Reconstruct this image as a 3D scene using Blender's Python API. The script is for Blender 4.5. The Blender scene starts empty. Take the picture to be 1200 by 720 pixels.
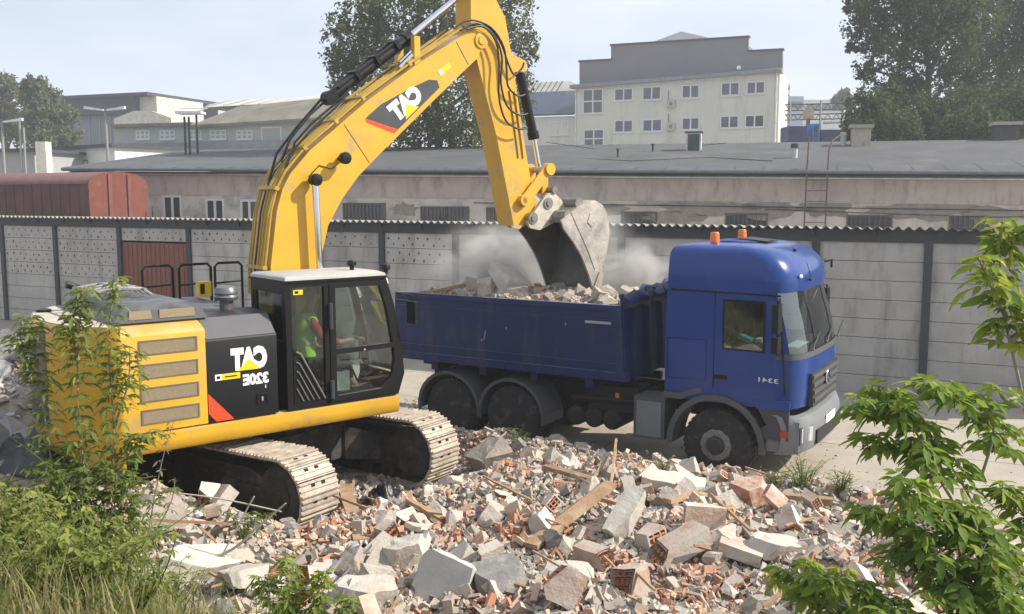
import bpy, bmesh, math, random
import numpy as np
from mathutils import Vector, Matrix, noise
R = math.radians
random.seed(7); rng = np.random.default_rng(11)
sc = bpy.context.scene; col = sc.collection

# ------------------------------------------------------------------ camera
CAMZ = 4.1; PITCH = 6.6; F = 1100.0
cd = bpy.data.cameras.new('camera'); cam = bpy.data.objects.new('camera', cd); col.objects.link(cam)
cam.location = (0, 0, CAMZ); cam.rotation_euler = (R(90 - PITCH), 0, 0)
cd.sensor_width = 36; cd.lens = 36 * F / 1200; cd.clip_end = 3000; cd.clip_start = .05
sc.camera = cam
_f = Vector((0, math.cos(R(PITCH)), -math.sin(R(PITCH)))); _u = Vector((0, math.sin(R(PITCH)), math.cos(R(PITCH))))
def ray(px, py): return _f + Vector((1, 0, 0)) * ((px - 600) / F) + _u * ((360 - py) / F)
def at(px, py, d):                      # the point of the place seen in that direction at distance d
    r = ray(px, py); return Vector((0, 0, CAMZ)) + r * (d / r.y)
def at_z(px, py, z):
    r = ray(px, py); return Vector((0, 0, CAMZ)) + r * ((z - CAMZ) / r.z)

# ------------------------------------------------------------------ world and sun
SUN_EL, SUN_A = 38.0, -4.0
w = bpy.data.worlds.new('World'); sc.world = w; w.use_nodes = True
nt = w.node_tree; nt.nodes.clear()
out = nt.nodes.new('ShaderNodeOutputWorld'); bg = nt.nodes.new('ShaderNodeBackground')
sky = nt.nodes.new('ShaderNodeTexSky'); sky.sky_type = 'NISHITA'; sky.sun_disc = False
sky.sun_elevation = R(SUN_EL); sky.sun_rotation = R(90 - SUN_A); sky.air_density = 1.0; sky.dust_density = 2.2; sky.ozone_density = 1.2
tc = nt.nodes.new('ShaderNodeTexCoord'); mp = nt.nodes.new('ShaderNodeMapping'); mp.inputs['Scale'].default_value = (1.3, 1.3, 4.5)
nz = nt.nodes.new('ShaderNodeTexNoise'); nz.inputs['Scale'].default_value = 1.9; nz.inputs['Detail'].default_value = 5; nz.inputs['Roughness'].default_value = .55
cr = nt.nodes.new('ShaderNodeValToRGB'); cr.color_ramp.elements[0].position = .36; cr.color_ramp.elements[1].position = .72
cr.color_ramp.elements[0].color = (.62, .62, .62, 1); cr.color_ramp.elements[1].color = (.97, .97, .97, 1)
mx = nt.nodes.new('ShaderNodeMix'); mx.data_type = 'RGBA'
L = nt.links.new
L(tc.outputs['Generated'], mp.inputs['Vector']); L(mp.outputs['Vector'], nz.inputs['Vector']); L(nz.outputs['Fac'], cr.inputs['Fac'])
L(cr.outputs['Color'], mx.inputs['Factor']); L(sky.outputs['Color'], mx.inputs[6]); mx.inputs[7].default_value = (7.9, 8.6, 9.9, 1)
L(mx.outputs[2], bg.inputs['Color']); bg.inputs['Strength'].default_value = .082; L(bg.outputs['Background'], out.inputs['Surface'])
ld = bpy.data.lights.new('sun', 'SUN'); ld.energy = 4.8; ld.angle = R(.5); ld.color = (1, .93, .82)
so = bpy.data.objects.new('sun', ld); col.objects.link(so)
a = R(SUN_A); e = R(SUN_EL)
sdir = Vector((math.cos(a) * math.cos(e), math.sin(a) * math.cos(e), math.sin(e)))
so.rotation_euler = sdir.to_track_quat('Z', 'Y').to_euler(); so.location = (30, 0, 40)
sc.view_settings.view_transform = 'Standard'; sc.view_settings.look = 'None'; sc.view_settings.gamma = 1; sc.view_settings.exposure = .50
sc.render.engine = 'CYCLES'; sc.cycles.use_denoising = True; sc.cycles.max_bounces = 6; sc.cycles.transparent_max_bounces = 12
sc.cycles.volume_bounces = 1; sc.cycles.sample_clamp_indirect = 6

# ------------------------------------------------------------------ materials
MATS = {}
def mat(name, c, rough=.7, metal=0, var=.25, vs=3.0, bump=0, bs=30.0, dirt=None, da=.5, ds=2.0, spec=.4, coat=0, rnd=0, attr=None, dust=None, dusta=.6, streak=0):
    """base colour + two scales of noise, optional dirt patches, dust lying on upward faces, bump"""
    if name in MATS: return MATS[name]
    m = bpy.data.materials.new(name); m.use_nodes = True; n = m.node_tree; N = n.nodes; K = n.links.new
    p = N['Principled BSDF']; p.inputs['Roughness'].default_value = rough; p.inputs['Metallic'].default_value = metal
    p.inputs['Specular IOR Level'].default_value = spec; p.inputs['Coat Weight'].default_value = coat; p.inputs['Coat Roughness'].default_value = .08
    t = N.new('ShaderNodeTexCoord'); vec = t.outputs['Object']
    z = N.new('ShaderNodeTexNoise'); z.inputs['Scale'].default_value = vs; z.inputs['Detail'].default_value = 7; z.inputs['Roughness'].default_value = .62
    K(vec, z.inputs['Vector'])
    mr = N.new('ShaderNodeMapRange'); mr.inputs[1].default_value = .25; mr.inputs[2].default_value = .75; mr.inputs[3].default_value = 1 - var; mr.inputs[4].default_value = 1 + var
    K(z.outputs['Fac'], mr.inputs[0])
    mul = N.new('ShaderNodeMix'); mul.data_type = 'RGBA'; mul.blend_type = 'MULTIPLY'; mul.inputs['Factor'].default_value = 1
    mul.inputs[6].default_value = (*c, 1); K(mr.outputs[0], mul.inputs[7]); colr = mul.outputs[2]
    if dirt:
        z2 = N.new('ShaderNodeTexNoise'); z2.inputs['Scale'].default_value = ds; z2.inputs['Detail'].default_value = 8; z2.inputs['Roughness'].default_value = .7
        if streak:                      # rain streaks: stains drawn out downwards
            sm = N.new('ShaderNodeMapping'); sm.inputs['Scale'].default_value = (1, 1, streak); K(vec, sm.inputs['Vector']); K(sm.outputs['Vector'], z2.inputs['Vector'])
        else: K(vec, z2.inputs['Vector'])
        m2 = N.new('ShaderNodeMapRange'); m2.inputs[1].default_value = .62 - da * .25; m2.inputs[2].default_value = .78 - da * .2; K(z2.outputs['Fac'], m2.inputs[0])
        mm = N.new('ShaderNodeMix'); mm.data_type = 'RGBA'; K(m2.outputs[0], mm.inputs['Factor']); K(colr, mm.inputs[6]); mm.inputs[7].default_value = (*dirt, 1); colr = mm.outputs[2]
    if dust:
        g = N.new('ShaderNodeNewGeometry'); sx = N.new('ShaderNodeSeparateXYZ'); K(g.outputs['Normal'], sx.inputs[0])
        m3 = N.new('ShaderNodeMapRange'); m3.inputs[1].default_value = .25; m3.inputs[2].default_value = .95; m3.inputs[4].default_value = dusta; K(sx.outputs['Z'], m3.inputs[0])
        z3 = N.new('ShaderNodeTexNoise'); z3.inputs['Scale'].default_value = 5; z3.inputs['Detail'].default_value = 5; K(vec, z3.inputs['Vector'])
        m4 = N.new('ShaderNodeMath'); m4.operation = 'MULTIPLY'; K(m3.outputs[0], m4.inputs[0])
        m5 = N.new('ShaderNodeMapRange'); m5.inputs[1].default_value = .3; m5.inputs[2].default_value = .6; K(z3.outputs['Fac'], m5.inputs[0]); K(m5.outputs[0], m4.inputs[1])
        mm = N.new('ShaderNodeMix'); mm.data_type = 'RGBA'; K(m4.outputs[0], mm.inputs['Factor']); K(colr, mm.inputs[6]); mm.inputs[7].default_value = (*dust, 1); colr = mm.outputs[2]
    if rnd or attr:
        if attr: r_ = N.new('ShaderNodeAttribute'); r_.attribute_name = attr; ro = r_.outputs['Fac']
        else: r_ = N.new('ShaderNodeObjectInfo'); ro = r_.outputs['Random']
        h = N.new('ShaderNodeHueSaturation'); q = N.new('ShaderNodeMapRange'); q.inputs[3].default_value = 1 - (rnd or .5); q.inputs[4].default_value = 1 + (rnd or .5)
        K(ro, q.inputs[0]); K(q.outputs[0], h.inputs['Value']); K(colr, h.inputs['Color']); colr = h.outputs['Color']
    K(colr, p.inputs['Base Color'])
    if bump:
        z4 = N.new('ShaderNodeTexNoise'); z4.inputs['Scale'].default_value = bs; z4.inputs['Detail'].default_value = 6; z4.inputs['Roughness'].default_value = .6; K(vec, z4.inputs['Vector'])
        b = N.new('ShaderNodeBump'); b.inputs['Strength'].default_value = bump; b.inputs['Distance'].default_value = .03; K(z4.outputs['Fac'], b.inputs['Height']); K(b.outputs['Normal'], p.inputs['Normal'])
    MATS[name] = m; return m
def leafmat(name, c, tr=.35, c2=None):
    if name in MATS: return MATS[name]
    m = bpy.data.materials.new(name); m.use_nodes = True; n = m.node_tree; N = n.nodes; K = n.links.new
    p = N['Principled BSDF']; p.inputs['Roughness'].default_value = .62; p.inputs['Specular IOR Level'].default_value = .18
    at_ = N.new('ShaderNodeAttribute'); at_.attribute_name = 'tint'
    rp = N.new('ShaderNodeValToRGB'); el = rp.color_ramp.elements
    el[0].position = 0; el[0].color = (c[0] * .55, c[1] * .6, c[2] * .6, 1); el[1].position = 1; el[1].color = (*(c2 or (c[0] * 1.7, c[1] * 1.5, c[2] * 1.2)), 1)
    x = el.new(.55); x.color = (*c, 1)
    K(at_.outputs['Fac'], rp.inputs['Fac']); K(rp.outputs['Color'], p.inputs['Base Color'])
    t = N.new('ShaderNodeBsdfTranslucent'); hs = N.new('ShaderNodeHueSaturation'); hs.inputs['Value'].default_value = 1.5; hs.inputs['Hue'].default_value = .485; hs.inputs['Saturation'].default_value = 1.1
    K(rp.outputs['Color'], hs.inputs['Color']); K(hs.outputs['Color'], t.inputs['Color'])
    s = N.new('ShaderNodeMixShader'); s.inputs[0].default_value = tr; K(p.outputs[0], s.inputs[1]); K(t.outputs[0], s.inputs[2]); K(s.outputs[0], N['Material Output'].inputs['Surface'])
    MATS[name] = m; return m
def glass(name, tint=(.75, .85, .82), amount=.82, rough=.02, refl=.05):
    if name in MATS: return MATS[name]
    m = bpy.data.materials.new(name); m.use_nodes = True; n = m.node_tree; N = n.nodes; K = n.links.new
    N.remove(N['Principled BSDF'])
    t = N.new('ShaderNodeBsdfTransparent'); t.inputs[0].default_value = (*[x * amount for x in tint], 1)
    g = N.new('ShaderNodeBsdfGlossy'); g.inputs['Roughness'].default_value = rough; g.inputs['Color'].default_value = (.9, .95, .95, 1)
    f = N.new('ShaderNodeFresnel'); f.inputs[0].default_value = 1.5
    ad = N.new('ShaderNodeMath'); ad.operation = 'ADD'; ad.inputs[1].default_value = refl; K(f.outputs[0], ad.inputs[0])
    s = N.new('ShaderNodeMixShader'); K(ad.outputs[0], s.inputs[0]); K(t.outputs[0], s.inputs[1]); K(g.outputs[0], s.inputs[2]); K(s.outputs[0], N['Material Output'].inputs['Surface'])
    MATS[name] = m; return m

# ------------------------------------------------------------------ mesh builder
FLIP = Matrix.Scale(-1, 4, (0, 1, 0))
class MB:
    def __init__(s, xf=None): s.bm = bmesh.new(); s.mats = []; s.xf = xf or Matrix.Identity(4); s.cur = 0
    def m(s, mt):
        if mt not in s.mats: s.mats.append(mt)
        s.cur = s.mats.index(mt); return s
    def v(s, p): return s.bm.verts.new(s.xf @ Vector(p))
    def f(s, vs):
        try: q = s.bm.faces.new(vs)
        except ValueError: return None
        q.material_index = s.cur; return q
    def poly(s, pts): return s.f([s.v(p) for p in pts])
    def hexa(s, P):                                  # 8 points: bottom loop, top loop
        V = [s.v(p) for p in P]
        for q in ((3, 2, 1, 0), (4, 5, 6, 7), (0, 1, 5, 4), (1, 2, 6, 5), (2, 3, 7, 6), (3, 0, 4, 7)): s.f([V[i] for i in q])
        return s
    def box(s, lo, hi, rot=None, c=None):
        P = [Vector((x, y, z)) for z in (lo[2], hi[2]) for x, y in ((lo[0], lo[1]), (hi[0], lo[1]), (hi[0], hi[1]), (lo[0], hi[1]))]
        if rot is not None:
            c = Vector(c) if c is not None else (Vector(lo) + Vector(hi)) / 2
            P = [c + rot @ (p - c) for p in P]
        return s.hexa(P)
    def prism(s, pts, a, b, ax='y'):                 # outline in the plane across ax, from a to b
        def P(u, v, t): return (u, t, v) if ax == 'y' else ((t, u, v) if ax == 'x' else (u, v, t))
        A = [s.v(P(u, v, a)) for u, v in pts]; B = [s.v(P(u, v, b)) for u, v in pts]
        s.f(A); s.f(B[::-1]); n = len(pts)
        for i in range(n): s.f([A[i], B[i], B[(i + 1) % n], A[(i + 1) % n]])
        return s
    def ring(s, outer, inner, a, b, ax='y'):         # frame: outline with a hole (same number of points)
        def P(u, v, t): return (u, t, v) if ax == 'y' else ((t, u, v) if ax == 'x' else (u, v, t))
        n = len(outer)
        Q = [[s.v(P(u, v, t)) for u, v in pl] for pl in (outer, inner) for t in (a, b)]
        for i in range(n):
            j = (i + 1) % n
            s.f([Q[0][i], Q[0][j], Q[2][j], Q[2][i]]); s.f([Q[1][i], Q[1][j], Q[3][j], Q[3][i]])
            s.f([Q[0][i], Q[0][j], Q[1][j], Q[1][i]]); s.f([Q[2][i], Q[2][j], Q[3][j], Q[3][i]])
        return s
    def tube(s, path, r, n=8, caps=True):
        path = [Vector(p) for p in path]; k = len(path); rs = r if isinstance(r, (list, tuple)) else [r] * k
        rings = []; prev = None
        for i, p in enumerate(path):
            t = (path[min(i + 1, k - 1)] - path[max(i - 1, 0)]).normalized()
            if prev is None: x = t.orthogonal().normalized()
            else: x = (prev - t * prev.dot(t)); x = x.normalized() if x.length > 1e-6 else t.orthogonal().normalized()
            prev = x; y = t.cross(x)
            rings.append([s.v(p + x * (rs[i] * math.cos(2 * math.pi * j / n)) + y * (rs[i] * math.sin(2 * math.pi * j / n))) for j in range(n)])
        for A, B in zip(rings, rings[1:]):
            for j in range(n): s.f([A[j], A[(j + 1) % n], B[(j + 1) % n], B[j]])
        if caps: s.f(rings[0][::-1]); s.f(rings[-1])
        return s
    def lathe(s, o, ax, prof, n=24):                 # prof: (distance along axis, radius)
        o = Vector(o); ax = Vector(ax).normalized(); x = ax.orthogonal().normalized(); y = ax.cross(x); rings = []
        for t, r in prof: rings.append([s.v(o + ax * t + (x * math.cos(2 * math.pi * j / n) + y * math.sin(2 * math.pi * j / n)) * max(r, 1e-4)) for j in range(n)])
        for A, B in zip(rings, rings[1:]):
            for j in range(n): s.f([A[j], A[(j + 1) % n], B[(j + 1) % n], B[j]])
        s.f(rings[0][::-1]); s.f(rings[-1]); return s
    def loft(s, loops, caps=True):
        Q = [[s.v(p) for p in lp] for lp in loops]; n = len(Q[0])
        for A, B in zip(Q, Q[1:]):
            for j in range(n): s.f([A[j], A[(j + 1) % n], B[(j + 1) % n], B[j]])
        if caps: s.f(Q[0][::-1]); s.f(Q[-1])
        return s
    def ball(s, c, r, n=10):
        r = r if isinstance(r, (tuple, list)) else (r, r, r); k = n // 2 + 1
        return s.loft([[(c[0] + r[0] * math.sin(math.pi * i / k) * math.cos(2 * math.pi * j / n), c[1] + r[1] * math.sin(math.pi * i / k) * math.sin(2 * math.pi * j / n), c[2] - r[2] * math.cos(math.pi * i / k)) for j in range(n)] for i in range(1, k)])
    def text(s, body, quad, mirror=False, off=.02, depth=.004):   # lettering laid into the 3-D quad (top left, top right, bottom right, bottom left)
        cu = bpy.data.curves.new('t', 'FONT'); cu.body = body; cu.offset = off; cu.resolution_u = 3; cu.fill_mode = 'FRONT'
        ob = bpy.data.objects.new('t', cu); col.objects.link(ob); dg = bpy.context.evaluated_depsgraph_get()
        me = bpy.data.meshes.new_from_object(ob.evaluated_get(dg)); bpy.data.objects.remove(ob)
        xs = [q.co.x for q in me.vertices]; ys = [q.co.y for q in me.vertices]; x0, x1, y0, y1 = min(xs), max(xs), min(ys), max(ys)
        tl, tr, br, bl = [Vector(q) for q in quad]
        V = []
        for q in me.vertices:
            u = (q.co.x - x0) / (x1 - x0); t = (q.co.y - y0) / (y1 - y0); u = 1 - u if mirror else u
            V.append(s.v((bl * (1 - u) + br * u) * (1 - t) + (tl * (1 - u) + tr * u) * t))
        for p in me.polygons: s.f([V[i] for i in p.vertices])
        bpy.data.meshes.remove(me); return s
    def build(s, name, parent=None, mats=None, bevel=0, seg=1, smooth=38, recalc=True):
        bm = s.bm
        if bevel:
            ed = [g for g in bm.edges if len(g.link_faces) == 2 and g.calc_face_angle(0) > R(32)]
            bmesh.ops.bevel(bm, geom=ed, offset=bevel, segments=seg, affect='EDGES', clamp_overlap=True, profile=.5)
        if recalc: bmesh.ops.recalc_face_normals(bm, faces=bm.faces)
        me = bpy.data.meshes.new(name); bm.to_mesh(me); bm.free()
        for mt in s.mats: me.materials.append(mt)
        if smooth: me.shade_smooth(); me.set_sharp_from_angle(angle=R(smooth))
        o = bpy.data.objects.new(name, me); col.objects.link(o)
        if parent: o.parent = parent
        return o
def tag(o, label=None, cat=None, group=None, kind=None):
    if label: o['label'] = label
    if cat: o['category'] = cat
    if group: o['group'] = group
    if kind or cat: o['kind'] = kind or 'thing'
    return o
def empty(name, loc, rz, label, cat, group=None):
    o = bpy.data.objects.new(name, None); col.objects.link(o); o.location = loc; o.rotation_euler = (0, 0, rz); o.empty_display_size = .3
    return tag(o, label, cat, group)
def arrmesh(name, V, FC, mt, tint=None, parent=None, mi=None):
    """mesh from numpy arrays; FC: (n, k) array of one face size"""
    me = bpy.data.meshes.new(name); V = np.asarray(V, np.float32); FC = np.asarray(FC, np.int32); n, k = FC.shape
    me.vertices.add(len(V)); me.vertices.foreach_set('co', V.ravel()); me.loops.add(n * k); me.loops.foreach_set('vertex_index', FC.ravel())
    me.polygons.add(n); me.polygons.foreach_set('loop_start', np.arange(0, n * k, k, dtype=np.int32)); me.polygons.foreach_set('loop_total', np.full(n, k, np.int32))
    for x in (mt if isinstance(mt, list) else [mt]): me.materials.append(x)
    if mi is not None: me.polygons.foreach_set('material_index', np.asarray(mi, np.int32))
    me.update(calc_edges=True)
    if tint is not None:
        at_ = me.attributes.new('tint', 'FLOAT', 'FACE'); at_.data.foreach_set('value', np.asarray(tint, np.float32))
    me.validate(); me.shade_flat()
    o = bpy.data.objects.new(name, me); col.objects.link(o)
    if parent: o.parent = parent
    return o
def rots(n, r=rng):                                   # n random rotation matrices
    q = r.normal(size=(n, 4)); q /= np.linalg.norm(q, axis=1)[:, None]; a, b, c, d = q.T
    return np.stack([np.stack([1 - 2 * (c * c + d * d), 2 * (b * c - a * d), 2 * (b * d + a * c)], 1), np.stack([2 * (b * c + a * d), 1 - 2 * (b * b + d * d), 2 * (c * d - a * b)], 1), np.stack([2 * (b * d - a * c), 2 * (c * d + a * b), 1 - 2 * (b * b + c * c)], 1)], 1)
def sstep(a, b, x):
    t = max(0, min(1, (x - a) / (b - a))); return t * t * (3 - 2 * t)

# common materials
YEL = mat('yellow_paint', (.60, .335, .02), .42, var=.16, vs=1.2, dirt=(.36, .27, .13), da=.34, ds=2.8, coat=.3, dust=(.55, .45, .3), dusta=.45)
BLK = mat('black_paint', (.008, .008, .009), .45, var=.25, coat=0, spec=.22, dust=(.3, .28, .25), dusta=.15)
GRY = mat('slate_paint', (.045, .05, .058), .45, var=.2, coat=.1, dust=(.3, .29, .27), dusta=.3)
DRK = mat('dark_grease', (.025, .023, .021), .75, var=.4, vs=6, dirt=(.09, .075, .06), da=.5, ds=4)
RUB = mat('rubber', (.022, .022, .022), .85, var=.3, vs=9, dirt=(.12, .10, .08), da=.35, ds=6)
CHR = mat('chrome_rod', (.75, .76, .78), .12, metal=1, var=.06)
STL = mat('worn_steel', (.36, .33, .30), .55, metal=.3, var=.3, vs=7, bump=.25, bs=25, dirt=(.48, .43, .37), da=.7, ds=3)
WHT = mat('white_lettering', (.85, .85, .85), .5, var=.03)
RED = mat('red_stripe', (.75, .07, .02), .4, var=.05)
LYE = mat('label_yellow', (.82, .55, .02), .45, var=.05)
GLS = glass('cab_glass', (.72, .84, .80), .76)
DGL = mat('dark_pane', (.035, .042, .05), .08, var=.3, vs=.6, spec=.8)
# ================================================================== excavator (x forward, s towards the cab side, z up; built flipped so that s = -y)
EXC = empty('excavator', (-3.3, 12.8, 0), R(39.5), 'yellow crawler excavator with black cab standing on the rubble, its arm raised over the truck', 'excavator')
UC = Matrix.Rotation(R(-74), 4, 'Z') @ FLIP
def E_(xf=None): return MB(xf or FLIP)
MET = mat('track_shoe', (.43, .375, .31), .6, metal=.15, var=.35, vs=8, bump=.3, bs=30, dirt=(.33, .2, .12), da=.35, ds=5)
HOL = mat('dark_gap', (.012, .011, .01), .9)
# --- undercarriage
def track(sc_):
    tx0, tx1, zb, zt = -1.72, 1.62, .14, 1.08
    r = (zt - zb) / 2; zc = (zt + zb) / 2; s0, s1 = sc_ - .3, sc_ + .3
    path = []; n = 200
    Lx = tx1 - tx0; per = 2 * Lx + 2 * math.pi * r
    def P(d):
        d %= per
        if d < Lx: return (tx0 + d, zt - .035 * math.sin(math.pi * d / Lx)), (1, 0)
        d -= Lx
        if d < math.pi * r: a_ = math.pi / 2 - d / r; return (tx1 + r * math.cos(a_), zc + r * math.sin(a_)), (math.sin(a_), -math.cos(a_))
        d -= math.pi * r
        if d < Lx: return (tx1 - d, zb), (-1, 0)
        d -= Lx; a_ = -math.pi / 2 - d / r; return (tx0 + r * math.cos(a_), zc + r * math.sin(a_)), (math.sin(a_), -math.cos(a_))
    mb = E_(UC).m(MET); N = 49
    for i in range(N):
        (x, z), (tx, tz) = P(per * i / N); nx, nz_ = -tz, tx
        h = per / N * .46
        def q(a_, b_, s): return (x + tx * a_ + nx * b_, s, z + tz * a_ + nz_ * b_)
        def bx(a0, a1, b0, b1, u0, u1): mb.hexa([q(a0, b0, u0), q(a1, b0, u0), q(a1, b0, u1), q(a0, b0, u1), q(a0, b1, u0), q(a1, b1, u0), q(a1, b1, u1), q(a0, b1, u1)])
        mb.m(MET); bx(-h, h, -.03, 0, s0, s1)
        for g in (-.8, 0, .72): bx(h * g - .010, h * g + .010, 0, .026 if g else .02, s0 + .003, s1 - .003)
        mb.m(HOL); bx(-h * .62, -h * .2, 0, .003, sc_ - .11, sc_ - .05); bx(-h * .62, -h * .2, 0, .003, sc_ + .05, sc_ + .11)
        mb.m(DRK); bx(-h * 1.05, h * 1.05, -.12, -.03, sc_ - .13, sc_ - .09); bx(-h * 1.05, h * 1.05, -.12, -.03, sc_ + .09, sc_ + .13)
    tr = mb.build('track', EXC, bevel=.003)
    f = E_(UC).m(DRK); f.prism([(-1.35, .36), (1.2, .36), (1.45, .5), (1.45, .74), (1.1, .86), (-1.1, .86), (-1.4, .72)], sc_ - .2, sc_ + .2)
    for sg in (-1, 1): f.prism([(.55, .52), (1.4, .54), (1.4, .66), (.55, .7)], sc_ + sg * .2, sc_ + sg * .225)
    f.box((-1.2, sc_ - .26, .70), (-.3, sc_ + .26, .74)); f.box((-.1, sc_ - .26, .70), (.5, sc_ + .26, .74))
    f.build('track_frame', tr, bevel=.012)
    d = E_(UC).m(DRK)
    d.lathe((tx1, sc_ - .22, zc), (0, 1, 0), [(0, .1), (0, .3), (.04, .36), (.14, .33), (.3, .33), (.40, .36), (.44, .3), (.44, .2), (.46, .19), (.46, .1), (.49, .08), (.49, 0)], 32).build('idler', tr)
    d = E_(UC).m(DRK); d.lathe((tx0, sc_ - .24, zc), (0, 1, 0), [(0, .1), (0, .26), (.2, .28), (.21, .36), (.27, .36), (.28, .28), (.46, .25), (.5, .2), (.52, .1)], 28)
    for i in range(13): d.box((tx0 - .04, sc_ - .03, zc + .3), (tx0 + .04, sc_ + .03, zc + .43), Matrix.Rotation(2 * math.pi * i / 13, 3, 'Y'), (tx0, sc_, zc))
    d.build('sprocket', tr)
    for i in range(7):
        d = E_(UC).m(DRK); d.lathe((-1.2 + i * .4, sc_ - .2, zb + .17), (0, 1, 0), [(0, .08), (0, .12), (.06, .12), (.07, .09), (.33, .09), (.34, .12), (.4, .12), (.4, .05), (.42, 0)], 16).build('roller', tr)
    return tr
track(1.17); track(-1.17)
b = E_(UC).m(DRK); b.box((-.75, -.6, .5), (.75, .6, 1.0)); b.lathe((0, 0, 1.0), (0, 0, 1), [(0, .72), (.06, .74), (.1, .68), (.22, .66)], 32)
for sx in (-1, 1):
    for ss in (-1, 1): b.hexa([(sx * .35, ss * .55, .48), (sx * .8, ss * .55, .48), (sx * 1.1, ss * 1.0, .42), (sx * .7, ss * 1.0, .42), (sx * .35, ss * .55, .95), (sx * .8, ss * .55, .95), (sx * 1.1, ss * 1.0, .78), (sx * .7, ss * 1.0, .78)])
b.build('carbody', EXC, bevel=.02)
# --- upper structure
b = E_().m(DRK); b.box((-2.4, -1.3, 1.22), (1.1, 1.24, 1.46)); b.box((-.6, -1.3, 1.46), (.6, -.35, 1.9)); b.box((-.55, -.3, 1.46), (.75, .3, 1.75)); b.build('deck', EXC, bevel=.02)
pr = [(1.25, 1.22), (1.33, 1.22), (1.365, 1.26), (1.375, 1.36), (1.37, 1.44), (1.25, 1.465)]
E_().m(YEL).prism(pr, -2.42, 1.17, 'x').build('side_rail', EXC, bevel=.006)
E_().m(YEL).prism([(-1.25, 1.22), (-1.37, 1.22), (-1.37, 1.465), (-1.25, 1.465)], -2.42, .9, 'x').build('side_rail', EXC, bevel=.01)
def hoodprof(o=0, top=2.43): return [(.6, 1.47), (1.35 + o, 1.47), (1.35 + o, top), (1.335 + o, top + .03), (1.11, 2.685), (1.05, 2.70), (.6, 2.72)]
hd = E_().m(YEL).prism(hoodprof(0, 2.56), -2.42, -1.47, 'x').build('engine_door', EXC, bevel=.012, seg=2)
GRI = mat('vent_mesh', (.30, .24, .15), .8, var=.15, vs=30, bump=.6, bs=220)
for z1, z0 in ((2.52, 2.35), (2.25, 2.08), (1.985, 1.815), (1.73, 1.56)):
    g = E_().m(BLK); o = [(-2.235, z0), (-1.565, z0), (-1.565, z1), (-2.235, z1)]; i_ = [(-2.215, z0 + .016), (-1.585, z0 + .016), (-1.585, z1 - .016), (-2.215, z1 - .016)]
    if z1 > 2.43: k = .0
    g.m(mat('vent_rim', (.16, .13, .08), .6)).ring(o, i_, 1.345, 1.358); g.m(GRI).prism(i_, 1.346, 1.353); g.build('vent_grille', hd)
sp = E_().m(BLK).prism(hoodprof(), -1.462, -.58, 'x').build('side_panel', EXC, bevel=.012, seg=2)
E_().m(mat('panel_grey', (.10, .10, .105), .5, var=.1)).hexa([(-1.455, 1.335, 2.461), (-.59, 1.335, 2.461), (-.59, 1.112, 2.686), (-1.455, 1.112, 2.686), (-1.455, 1.342, 2.465), (-.59, 1.342, 2.465), (-.59, 1.118, 2.692), (-1.455, 1.118, 2.692)]).build('panel_top', sp, smooth=0)
s_ = 1.353
E_().m(WHT).text('CAT', [(-1.17, s_, 2.33), (-.71, s_, 2.33), (-.71, s_, 2.05), (-1.17, s_, 2.05)], True, .085).build('lettering', sp, smooth=0)
E_().m(LYE).prism([(-1.09, 2.05), (-.80, 2.05), (-.945, 2.185)], 1.350, 1.357).build('triangle_emblem', sp, smooth=0)
E_().m(WHT).text('320E', [(-1.03, s_, 2.0), (-.70, s_, 2.0), (-.70, s_, 1.86), (-1.03, s_, 1.86)], True, .05).build('lettering', sp, smooth=0)
q = E_().m(LYE); q.box((-1.29, 1.349, 1.962), (-1.06, 1.354, 2.035)); q.m(WHT).box((-1.37, 1.349, 1.962), (-1.292, 1.354, 2.035)); q.m(BLK).box((-1.35, 1.354, 1.98), (-1.31, 1.356, 2.015)); q.box((-1.25, 1.354, 1.99), (-1.1, 1.3555, 2.005)); q.build('label_plate', sp, smooth=0)
E_().m(RED).prism([(-1.46, 1.82), (-1.46, 1.58), (-1.37, 1.475), (-1.15, 1.475)], 1.347, 1.354).build('red_stripe', sp, smooth=0)
q = E_().m(BLK); q.ring([(-.86, 1.62), (-.72, 1.62), (-.72, 1.74), (-.86, 1.74)], [(-.845, 1.635), (-.735, 1.635), (-.735, 1.725), (-.845, 1.725)], 1.349, 1.362); q.m(STL).box((-.80, 1.35, 1.65), (-.78, 1.366, 1.70)); q.m(WHT).box((-.745, 1.35, 1.80), (-.735, 1.354, 1.84)); q.build('door_latch', sp)
# rest of hood, cowl, counterweight
b = E_().m(GRY); b.box((-2.42, -1.3, 1.47), (-.6, .6, 2.70)); b.build('hood', EXC, bevel=.04, seg=2)
DST = mat('dusty_top', (.46, .41, .34), .9, var=.2, vs=4)
def cwl(z, k, o=0):
    P = [(-2.42, 1.35), (-2.46, 1.345), (-2.53, 1.27), (-2.72, 1.06), (-2.87, .76), (-2.96, .38)]
    P = P + [(-2.99, 0)] + [(x, -s) for x, s in P[::-1]]
    return [(-2.42 + (x + 2.42) * k - (o if x < -2.5 else 0), s * (1 if x > -2.5 else (.97 + .03 * k)), z) for x, s in P]
cw = E_().m(YEL); cw.loft([cwl(1.08, .72), cwl(1.14, .86), cwl(1.3, .97), cwl(1.55, 1), cwl(2.5, 1), cwl(2.62, .985), cwl(2.68, .93)]); cw = cw.build('counterweight', EXC, smooth=50)
p = E_().m(GRY)
def band(z, k): return [(x, s, z) for x, s, _ in [(q[0] - .006, q[1], 0) for q in cwl(z, k)] if -1.2 < s < .5]
A = [band(1.45, .993), band(1.55, 1), band(2.5, 1), band(2.6, .988)]
Q = [[p.v(x) for x in r] for r in A]
for r0, r1 in zip(Q, Q[1:]):
    for i in range(len(r0) - 1): p.f([r0[i], r0[i + 1], r1[i + 1], r1[i]])
p.build('rear_panel', cw, recalc=False)
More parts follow.
